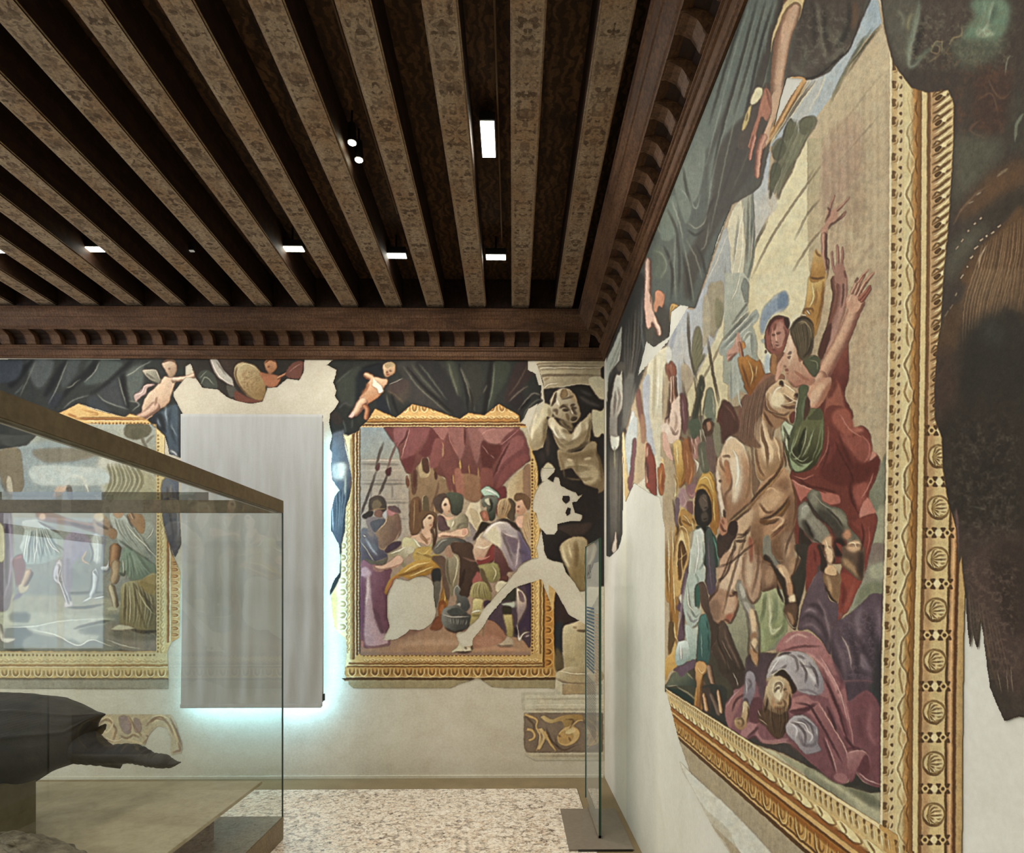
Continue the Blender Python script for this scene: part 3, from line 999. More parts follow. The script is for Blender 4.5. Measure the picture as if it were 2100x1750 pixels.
RIGHT_DATA3='''
# ================= horse, rider, red cloak (tile J 1500,840)
o 1500 840 5.833
b 1.2
# sky gap patches
p 7d7f68 1640 1030 1740 860 1800 640 1860 600 1860 1750 1660 1750 1740 1300
b 4
p a5a488 1740 1200 1860 1150 1860 1500 1700 1750 1680 1500
p 8a8b74 1770 640 1840 700 1840 1000 1720 1150 1660 1060
b 1
# cloak
p 7d3a2e 1130 0 1400 0 1450 210 1560 200 1640 260 1680 420 1680 500 1740 540 1770 620 1720 850 1640 1030 1720 1230 1740 1330 1680 1600 1600 1800 840 1750 700 800 900 700 1060 560
b 2.5
p a85a48 1250 0 1400 0 1460 240 1400 330 1290 260 1200 120
p 9c5244 1280 300 1480 560 1570 640 1660 620 1680 480 1640 360 1520 300 1440 330
p b86a58 1450 220 1560 220 1580 260 1480 280
p 6b2c24 1480 640 1600 650 1760 590 1740 760 1560 900 1440 800
p 8f4438 1460 900 1600 900 1680 760 1640 960 1540 1180 1500 1260
p a8584a 1460 950 1600 860 1620 980 1540 1160 1490 1100
p 6a2d26 1140 500 1320 420 1480 700 1450 900 1240 900 1060 760
p 7d3830 1180 300 1260 300 1240 520 1120 680 1060 700
b 1.2
p cc8272 1600 1070 1640 1060 1720 1230 1600 1290 1530 1300 1540 1180
p cf8c7a 1680 500 1740 550 1650 620
p 8a4034 1520 1310 1700 1250 1740 1330 1680 1600 1640 1750 1580 1750 1560 1500 1440 1360
p c07060 720 830 800 880 960 940 1120 980 1280 1020 1300 1120 1160 1140 1040 1060 900 1040 830 1100 780 1000
s d89280 4 720 840 860 920 1040 970
s 5e261f 4 740 770 900 900 1100 950 1260 990
s c97d6c 3 740 790 860 830 990 780
s b46c5c 3 1160 200 1140 480 1000 720
b 2
s 5a241d 4 1260 260 1360 500 1450 700
s a85c4c 3 1340 260 1480 560
s 5f2820 5 1440 800 1420 1000 1500 1200
b 1
p 7a3228 900 1500 1000 1560 1050 1750 860 1750
s c06858 3 920 1500 980 1640 1020 1750
# green tunic
g 6d7048 3f3f22 850 250 950 600 1060 0 1100 100 1110 300 1080 500 1020 640 940 720 800 760 720 720 660 560 620 400 590 200 640 130 730 180 800 150 900 0
b 1.2
p b4c4a4 590 160 640 120 680 180 740 200 730 290 690 340 620 260
p c9d4b4 610 200 600 300 650 440 680 500 700 400 640 300
s 2f3a20 2 610 180 680 270 690 470
s a8b88c 3.4 830 200 760 400 700 520 720 600 800 580 840 500
s b9c49c 2.6 900 200 880 380 830 520
s a0ab80 2.6 1000 220 900 460 840 580
s 8d9868 3 1090 150 1080 420 1000 600
p 3c3c20 760 460 830 400 840 480 780 560 730 540
p 9aab80 700 560 800 640 900 640 980 600 900 700 800 750 720 700
s 3a3d20 2.4 680 540 780 640 860 680
s 7d8658 3 960 300 920 480 860 560
# horse neck/body
b 1
g d9b58c a07850 380 200 560 800 340 0 400 0 420 180 460 300 560 420 630 540 620 680 500 780 440 860 340 840 300 760 280 500 260 300
b 4
p ecc9a0 330 100 400 200 470 330 520 500 470 650 380 600 330 400
p b98a62 420 40 600 120 520 200 470 240 430 180
p c79a70 300 600 440 800 340 780
b 1
# dark mane side
p 8a6a50 -120 0 350 0 260 180 250 420 290 760 340 900 280 1040 240 900 240 500 180 400 60 330 -100 320
b 2
p a58468 100 60 320 60 230 200 220 400 160 330 80 280
a .8
f 5e4434 b0907a 2.2 8 0 40 -20 160 60 330 320 20 240 200 260 500
a 1
# head cheek (left big pale form) of other horse
b 1.2
g eadcc4 a67f5c 20 500 220 900 -60 340 60 350 150 430 190 600 230 800 200 1000 160 1160 60 1280 -60 1240 -100 900
b 4
p f2e6d2 -40 480 60 500 110 700 100 900 30 960 -40 850
p d7b290 100 500 170 640 190 860 150 1000 130 760
b 1
# chest, breastplate
g c89a72 8a6244 400 900 600 1500 340 900 480 780 560 740 640 700 700 800 760 1000 780 1200 760 1400 680 1600 620 1800 -60 1800 -60 1260 60 1280 180 1160 280 1040
b 4
p d9ae84 340 1100 520 960 620 1000 560 1140 420 1260 330 1280
p c4936c 380 1400 560 1280 700 1240 640 1400 480 1560 400 1640
p 9c7050 480 900 640 820 700 900 640 1000 560 920
p 93694c 700 1000 760 1100 740 1400 660 1600 640 1500
p dcb690 60 1300 260 1180 260 1320 160 1500 60 1600
b 1.2
s 4f341e 4 600 680 500 820 340 980 200 1140 0 1320
s 8a6238 3 640 680 520 840 360 1010 220 1170 20 1340
s c89a5c 2 620 690 500 850 340 1030
p 7a4f28 340 1330 480 1300 600 1200 680 1080 700 1130 620 1240 500 1340 380 1370
s 2e1e12 2.6 340 1320 480 1280 600 1180 700 1040
s 2e1e12 2 380 1380 520 1340 640 1230
s b58a4c 2 420 1330 560 1260 660 1140
s 7a3f26 3 480 1540 580 1440 660 1320
b 2
s e6b890 6 430 1330 560 1290 620 1340 500 1480
b 1
p 3a3028 820 1400 880 1500 940 1560 1060 1750 830 1750
# pale wedge below chest (white shape) 
g a8a690 6e6e60 400 1550 480 1750 380 1560 420 1510 460 1560 480 1750 380 1750
# fallen-horse grey haunches/legs
p 6d6a5a 900 1040 960 960 1020 950 1060 1000 1090 1090 1180 1150 1290 1180 1360 1240 1390 1330 1400 1400 1540 1560 1580 1700 1560 1750 1390 1750 1380 1560 1300 1450 1180 1400 1040 1280 940 1130
b 3
p 8d8a78 960 980 1020 980 1040 1100 1000 1160 940 1090
p 908a74 1180 1190 1300 1210 1370 1300 1380 1400 1280 1340 1200 1280
p 4a443a 1040 1200 1180 1240 1330 1440 1360 1580 1260 1540 1180 1400 1050 1300
b 1.5
p 837f70 790 1200 850 1110 920 1110 960 1180 1020 1290 1080 1340 1180 1480 1160 1560 1240 1750 1060 1750 960 1560 860 1450 800 1380
b 3
p a7a594 830 1160 900 1130 940 1200 900 1290 830 1320
p 9a9482 960 1290 1080 1380 1140 1500 1080 1540 980 1440 900 1360
p 4d463c 850 1330 900 1350 980 1500 960 1560 880 1480
b 1.2
s 3e342a 2 930 1120 1000 1260 1180 1400 1240 1560
s 3a2c24 2 960 1540 1050 1600 1090 1700
b 2.4
p e0b48c 1080 1590 1190 1500 1210 1620 1180 1690 1230 1750 1110 1750
p c8906c 1330 1480 1400 1430 1440 1500 1400 1560 1330 1540
p ecc49a 1390 1600 1480 1560 1540 1580 1540 1680 1440 1700
p 2f251e 1240 1560 1330 1560 1390 1700 1380 1750 1250 1750
b 1
# muzzle detail above (tile G)
o 1500 560 5.833
g dcb890 b08058 560 1500 680 1650 440 1420 560 1290 640 1280 700 1360 780 1440 780 1500 730 1460 760 1560 800 1590 700 1640 640 1690 520 1660 430 1600
b 2.5
p f2d8b0 480 1480 580 1440 640 1520 600 1610 500 1590
p e4bf94 620 1310 720 1370 770 1450 740 1470 640 1400
b 1
s 6a4026 3 590 1290 640 1380 760 1450
s 7a4c30 2 600 1460 700 1560 780 1600
s 5d3822 2.6 640 1640 720 1640 800 1610
s e8cc9c 3 640 1470 720 1530 770 1560
s 5b3822 3 540 1300 600 1360 560 1390
s 6e4630 2.4 430 1440 420 1560 560 1680 720 1680
p c9a070 380 1640 560 1690 700 1700 660 1750 380 1750
p b9c8a8 790 1440 850 1370 900 1330 920 1350 870 1420 800 1520
p 6d7656 860 1440 900 1420 900 1750 780 1750 820 1560
s d5dcc0 2.4 850 1440 800 1560 780 1700
p 5a3a2a 900 1480 940 1620 880 1750 860 1750
p 54573a 950 1700 1040 1620 1080 1640 1080 1750 920 1750
'''
RIGHT_DATA4='''
# ================= crowd left & horse head profile (tile I 1240,860)
o 1240 860 5.833
b 1
# background crowd base
p 8d7d64 880 0 1340 0 1340 500 1300 900 1100 900 900 700 800 400 850 200
b 2.4
p 6a6a52 1000 80 1120 60 1130 260 1050 300
p a09680 1130 0 1340 0 1330 100 1180 200
p 6e6450 1180 60 1320 60 1420 200 1340 380 1200 340
p b9845c 960 440 1100 420 1090 640 1000 760
p 8b6e66 960 700 1120 700 1140 860 1080 900
p 9a9682 1120 340 1220 340 1230 560 1140 660
p a89a80 1320 60 1420 150 1380 260 1330 330
b 1
p a56848 1200 60 1270 40 1280 160 1230 190 1200 130
s 3a2c20 2 1180 50 1230 10 1320 60
s cfc6ae 2.4 1165 80 1200 220 1280 420
s d2c8b0 2.4 1120 60 1150 200 1150 340
s 5e4030 2.4 1170 200 1240 460 1290 640
# woman with lit arms / yellow dress
p f0d8c0 690 160 640 120 700 60 740 60 760 160 790 200 720 180
p e6b8a0 700 200 740 180 780 320 820 440 810 500 740 440 700 340
p e8cdbc 780 0 900 0 900 120 860 220 800 230 770 120
b 1.6
p c89878 850 100 900 60 890 200 850 240
b 1
s 6a4a40 2 780 60 780 200 820 240
s 7a5a4c 1.6 850 40 830 120 890 60
s 8d5a3c 4 800 300 900 220 960 280 960 420
g f0cf84 b88438 870 400 950 600 830 380 850 320 900 290 920 400 960 640 960 720 910 820 870 760 850 600
s f8e4b0 5 870 380 880 600 890 720
s 8a4f24 4 850 300 900 270 950 380 980 620 960 740 900 830
p a86a3c 920 280 1000 300 1060 500 1060 680 1010 820 970 740 960 600 930 420
s d8925c 4 1000 500 1040 640 1010 780
s 7a4a34 3 1000 200 1030 300 1000 440
p b48478 1040 220 1130 210 1130 420 1060 480 1020 400
s 6e4238 2 1060 260 1060 420
s e3c0a8 3 1100 200 1070 320 1090 430
s e6dcc4 5 1070 480 1120 540 1100 620
b 1.4
p 9c6e74 980 800 1080 780 1110 880 1040 950 990 900
p b58d92 900 860 950 820 1000 940 1000 1060 930 1060 880 960
s d6b0a8 2.4 930 880 980 1000 920 1060
p 8b5c5c 990 1000 1060 1000 1060 1120 1000 1140
s e0a898 2 1000 880 1040 920 1090 880
b 1
# red/gold shield strip, flame colours
p b5482c 500 300 540 400 560 560 610 640 610 900 560 900 540 840 500 800 490 620
p e8b088 480 290 520 280 540 360 510 460 490 420
p 2e3430 495 460 530 500 530 640 500 680
p e9dcc0 500 560 535 560 530 720 505 760
p a8432c 545 450 600 420 615 880 565 880
s 6e2c20 2 590 700 600 850
b 1.4
p e9d8b4 600 200 660 440 700 460 710 760 640 700 610 520 580 330
b 1
p c96a34 640 560 700 540 720 700 690 850 700 900 660 890 640 720
s 8a3a20 2 650 600 690 700 660 840
s f0c070 2.4 640 540 680 480 710 560
s 7d3a1c 1.6 670 660 700 640
# pale patch (plaster-like light paint) and frame strip
# wheel and golden carriage
g e2bc74 a87430 900 1100 1000 1600 900 1080 950 1060 1010 1180 1080 1150 1090 1300 1020 1360 1000 1500 860 1700 830 1750 840 1300
s 6e4a1c 3 960 1080 900 1200 940 1280 1040 1260
s f0d898 3 950 1180 1040 1240 1060 1330
s 7a5424 2.4 1000 1180 1060 1200 1080 1260
p eccf92 850 1450 900 1300 950 1270 1000 1360 1020 1500 1010 1650 980 1750 840 1750
p 7a4a24 890 1520 930 1450 970 1560 970 1750 880 1750
s f2d8a8 3 930 1480 930 1750
s 5a3c1c 2 880 1560 910 1430 960 1460
s c89a58 2.4 960 1700 900 1640
s 4a3420 3 820 960 860 1200 880 1330 850 1400
p 7d6470 850 960 890 960 890 1080 870 1300 840 1180
p f0e2b0 840 700 880 720 870 860 850 930 830 920 850 800
s b07c34 3 830 660 870 760 860 900
# page's yellow/orange halo cloak, dark head
g e8b85c b47434 1200 700 1330 1100 1140 800 1180 680 1250 620 1300 680 1330 850 1370 1100 1370 1280 1280 1340 1250 1200 1270 1000 1220 900 1130 860
s f6d890 5 1180 780 1230 800 1280 950 1310 1120
s 8a5424 3 1150 800 1210 830 1260 960 1290 1300
s 7d4a22 3 1180 700 1250 640 1310 760 1340 900
p d8b890 1060 960 1110 900 1100 1100 1060 1100
p 4a4038 1110 900 1180 860 1240 920 1280 1020 1280 1180 1240 1260 1180 1290 1110 1260 1080 1120 1090 1000
b 2.4
p 6e5e52 1130 960 1190 940 1220 1040 1160 1100 1120 1060
p 2e2622 1220 940 1270 1060 1270 1200 1200 1270 1190 1160
p 5f5046 1110 1120 1180 1140 1190 1220 1120 1220
b 1
s 16110e 2.6 1160 1200 1200 1210
s 8a766a 2 1120 1000 1160 950
# page body (white, teal, purple)
p 30493f 1110 1280 1240 1290 1290 1360 1360 1500 1380 1750 1190 1750 1180 1500 1150 1380 1090 1330
g d6dccc c6cfbf 1050 1400 1100 1700 1060 1360 1110 1310 1160 1400 1180 1560 1170 1750 1030 1750 1040 1550
s f0f4e6 5 1080 1400 1080 1700
s 8fa090 3 1140 1480 1160 1700
p 7a5f6e 1240 1300 1280 1400 1300 1750 1230 1750 1220 1450
s 4f8f7c 4 1300 1400 1350 1560 1360 1750
s a08a98 3 1250 1400 1270 1700
p 241f1c 1180 1290 1210 1290 1220 1400 1190 1440
p 4b3a36 1350 1420 1500 1300 1560 1460 1420 1650 1370 1720
b 1.5
# horse face
g e8c8a4 a87c5c 1400 500 1460 1000 1340 420 1400 330 1480 250 1560 230 1650 330 1730 500 1750 560 1750 1000 1640 1120 1520 1180 1460 1240 1420 1180 1380 1000 1340 800 1320 600
b 4
p f2dcc0 1520 450 1600 480 1640 700 1600 950 1530 1000 1510 700
p ecccA4 1420 360 1540 270 1620 360 1560 440 1440 420
p c9976c 1400 550 1460 560 1500 760 1440 860 1400 700
p b98862 1640 400 1720 560 1740 900 1660 1060 1680 700
b 1.2
p f0d8be 1330 620 1370 640 1390 760 1400 900 1440 1080 1420 1180 1390 1120 1350 900
s 8a5f42 3 1380 420 1400 560 1500 700 1500 820 1440 940 1480 1150
s 6b4630 2.4 1400 450 1470 440 1500 460
s 4a2e20 3 1370 740 1400 740
s 5e3c28 3 1380 350 1340 420 1330 560
s ead0ac 3 1480 480 1560 700 1520 1000
p c4855c 1440 500 1480 520 1510 700 1480 800 1440 640
s 3c241a 3 1430 1080 1440 1180
p c88c6c 1380 1200 1440 1180 1480 1260 1460 1360 1400 1400 1370 1340
s 5a2e20 2.4 1380 1240 1420 1330 1460 1340
s 8a4f38 2.4 1400 1200 1430 1260
s a98a62 5 1480 1260 1560 1180 1660 1100 1750 1020
s 3e2c1e 2.2 1500 1270 1600 1180 1750 1060
s 3e2c1e 2 1480 1230 1600 1120 1750 990
p 3a2a28 1500 1250 1570 1240 1580 1360 1540 1420 1490 1340
# chest front pale with reins
g e8d2b0 c8a078 1400 1600 1700 1700 1560 1420 1700 1380 1750 1350 1750 1750 1380 1750 1480 1560
s 3a2a1e 2.4 1560 1430 1540 1600 1440 1750
s 3a2a1e 2 1560 1460 1680 1450
s 3a2a1e 2 1570 1380 1680 1380 1750 1280
s 54402c 3 1500 1750 1640 1640 1750 1560
s 54402c 2 1580 1750 1660 1480 1700 1330
# crowd higher (tile F 1240,580): torch-bearer, soldiers
o 1240 580 5.833
b 1
p ece6d0 740 820 760 770 790 780 800 900 770 940 740 900
p 9c5a44 730 980 790 940 850 1010 850 1120 780 1180 760 1100
s 6a3426 2.4 780 1000 780 1120
s d8a890 2 740 1000 760 1060
t 8d5f4c e6bfa4 f6dcc8 10 13 820 1110 810 1250 820 1400 830 1600
p f0cdb4 720 1620 800 1500 860 1400 900 1380 910 1500 900 1620 920 1750 680 1750 690 1680
s 5a3c34 3.4 850 1120 850 1300 870 1380
s 4a3a36 3 780 1200 770 1560 720 1640
s b07c60 3 800 1200 830 1300 810 1400
s 6a4a3a 2.4 760 1600 780 1750
s c89a78 3 830 1560 820 1700
b 1.6
p 6e4c4c 900 1350 960 1340 1000 1600 1000 1750 930 1750 910 1600
s a88894 4 900 1370 950 1560
s 8a7a88 3 930 1250 990 1700
b 1
# spears
s 4c4a3c 1.7 1060 1100 1100 1300 1160 1750
s 5d594a 1.6 960 1360 1000 1750
s 4a4a3c 1.8 1125 1300 1160 1700
# feather/standard
b 1.4
p 55584a 1160 1100 1180 1200 1190 1240 1160 1360 1110 1500 1080 1640 1030 1750 1040 1620 1090 1400 1100 1260
s 3c3f34 3 1160 1120 1120 1400 1050 1700
p 5b6650 1010 1650 1120 1640 1150 1750 1010 1750
# oval green shield
b 1
g 8f9478 c2bb98 1250 1350 1250 1600 1240 1270 1290 1280 1320 1450 1320 1650 1270 1700 1200 1650 1180 1560 1200 1400
b 2
p 75806a 1230 1300 1260 1290 1270 1450 1240 1560 1210 1480
b 1
s e9dfc0 3 1200 1530 1260 1640 1300 1700
s 4f4a3c 2 1180 1600 1190 1500 1230 1320
# brown helmet
p 6e3e32 1380 1520 1440 1440 1500 1460 1560 1600 1600 1750 1360 1750 1350 1640
b 3
p 8d5846 1420 1500 1470 1500 1500 1640 1440 1660
b 1
p 5c3c28 1180 1680 1230 1640 1290 1670 1330 1750 1180 1750
p c88c68 1200 1690 1260 1700 1290 1750 1200 1750
p b9ae88 1340 1680 1390 1690 1400 1750 1340 1750
s 36281c 2 1170 1700 1230 1650 1290 1680
# raised hand figure at right edge, orange sleeve
p d4a08c 1570 620 1610 600 1640 700 1600 830 1540 880 1480 940 1460 880 1530 760
s 7a3c30 1.6 1590 820 1520 900 1470 950
s 8a4c3c 1.4 1540 800 1460 890
g d08c48 a05a20 1620 800 1700 1200 1600 820 1650 700 1700 780 1750 900 1750 1340 1700 1290 1640 1120 1600 940
s 6e3a18 3 1700 880 1710 1200
s f0cc8c 3 1720 900 1750 1050
p 8a5a48 1640 1400 1750 1370 1750 1750 1600 1750
'''
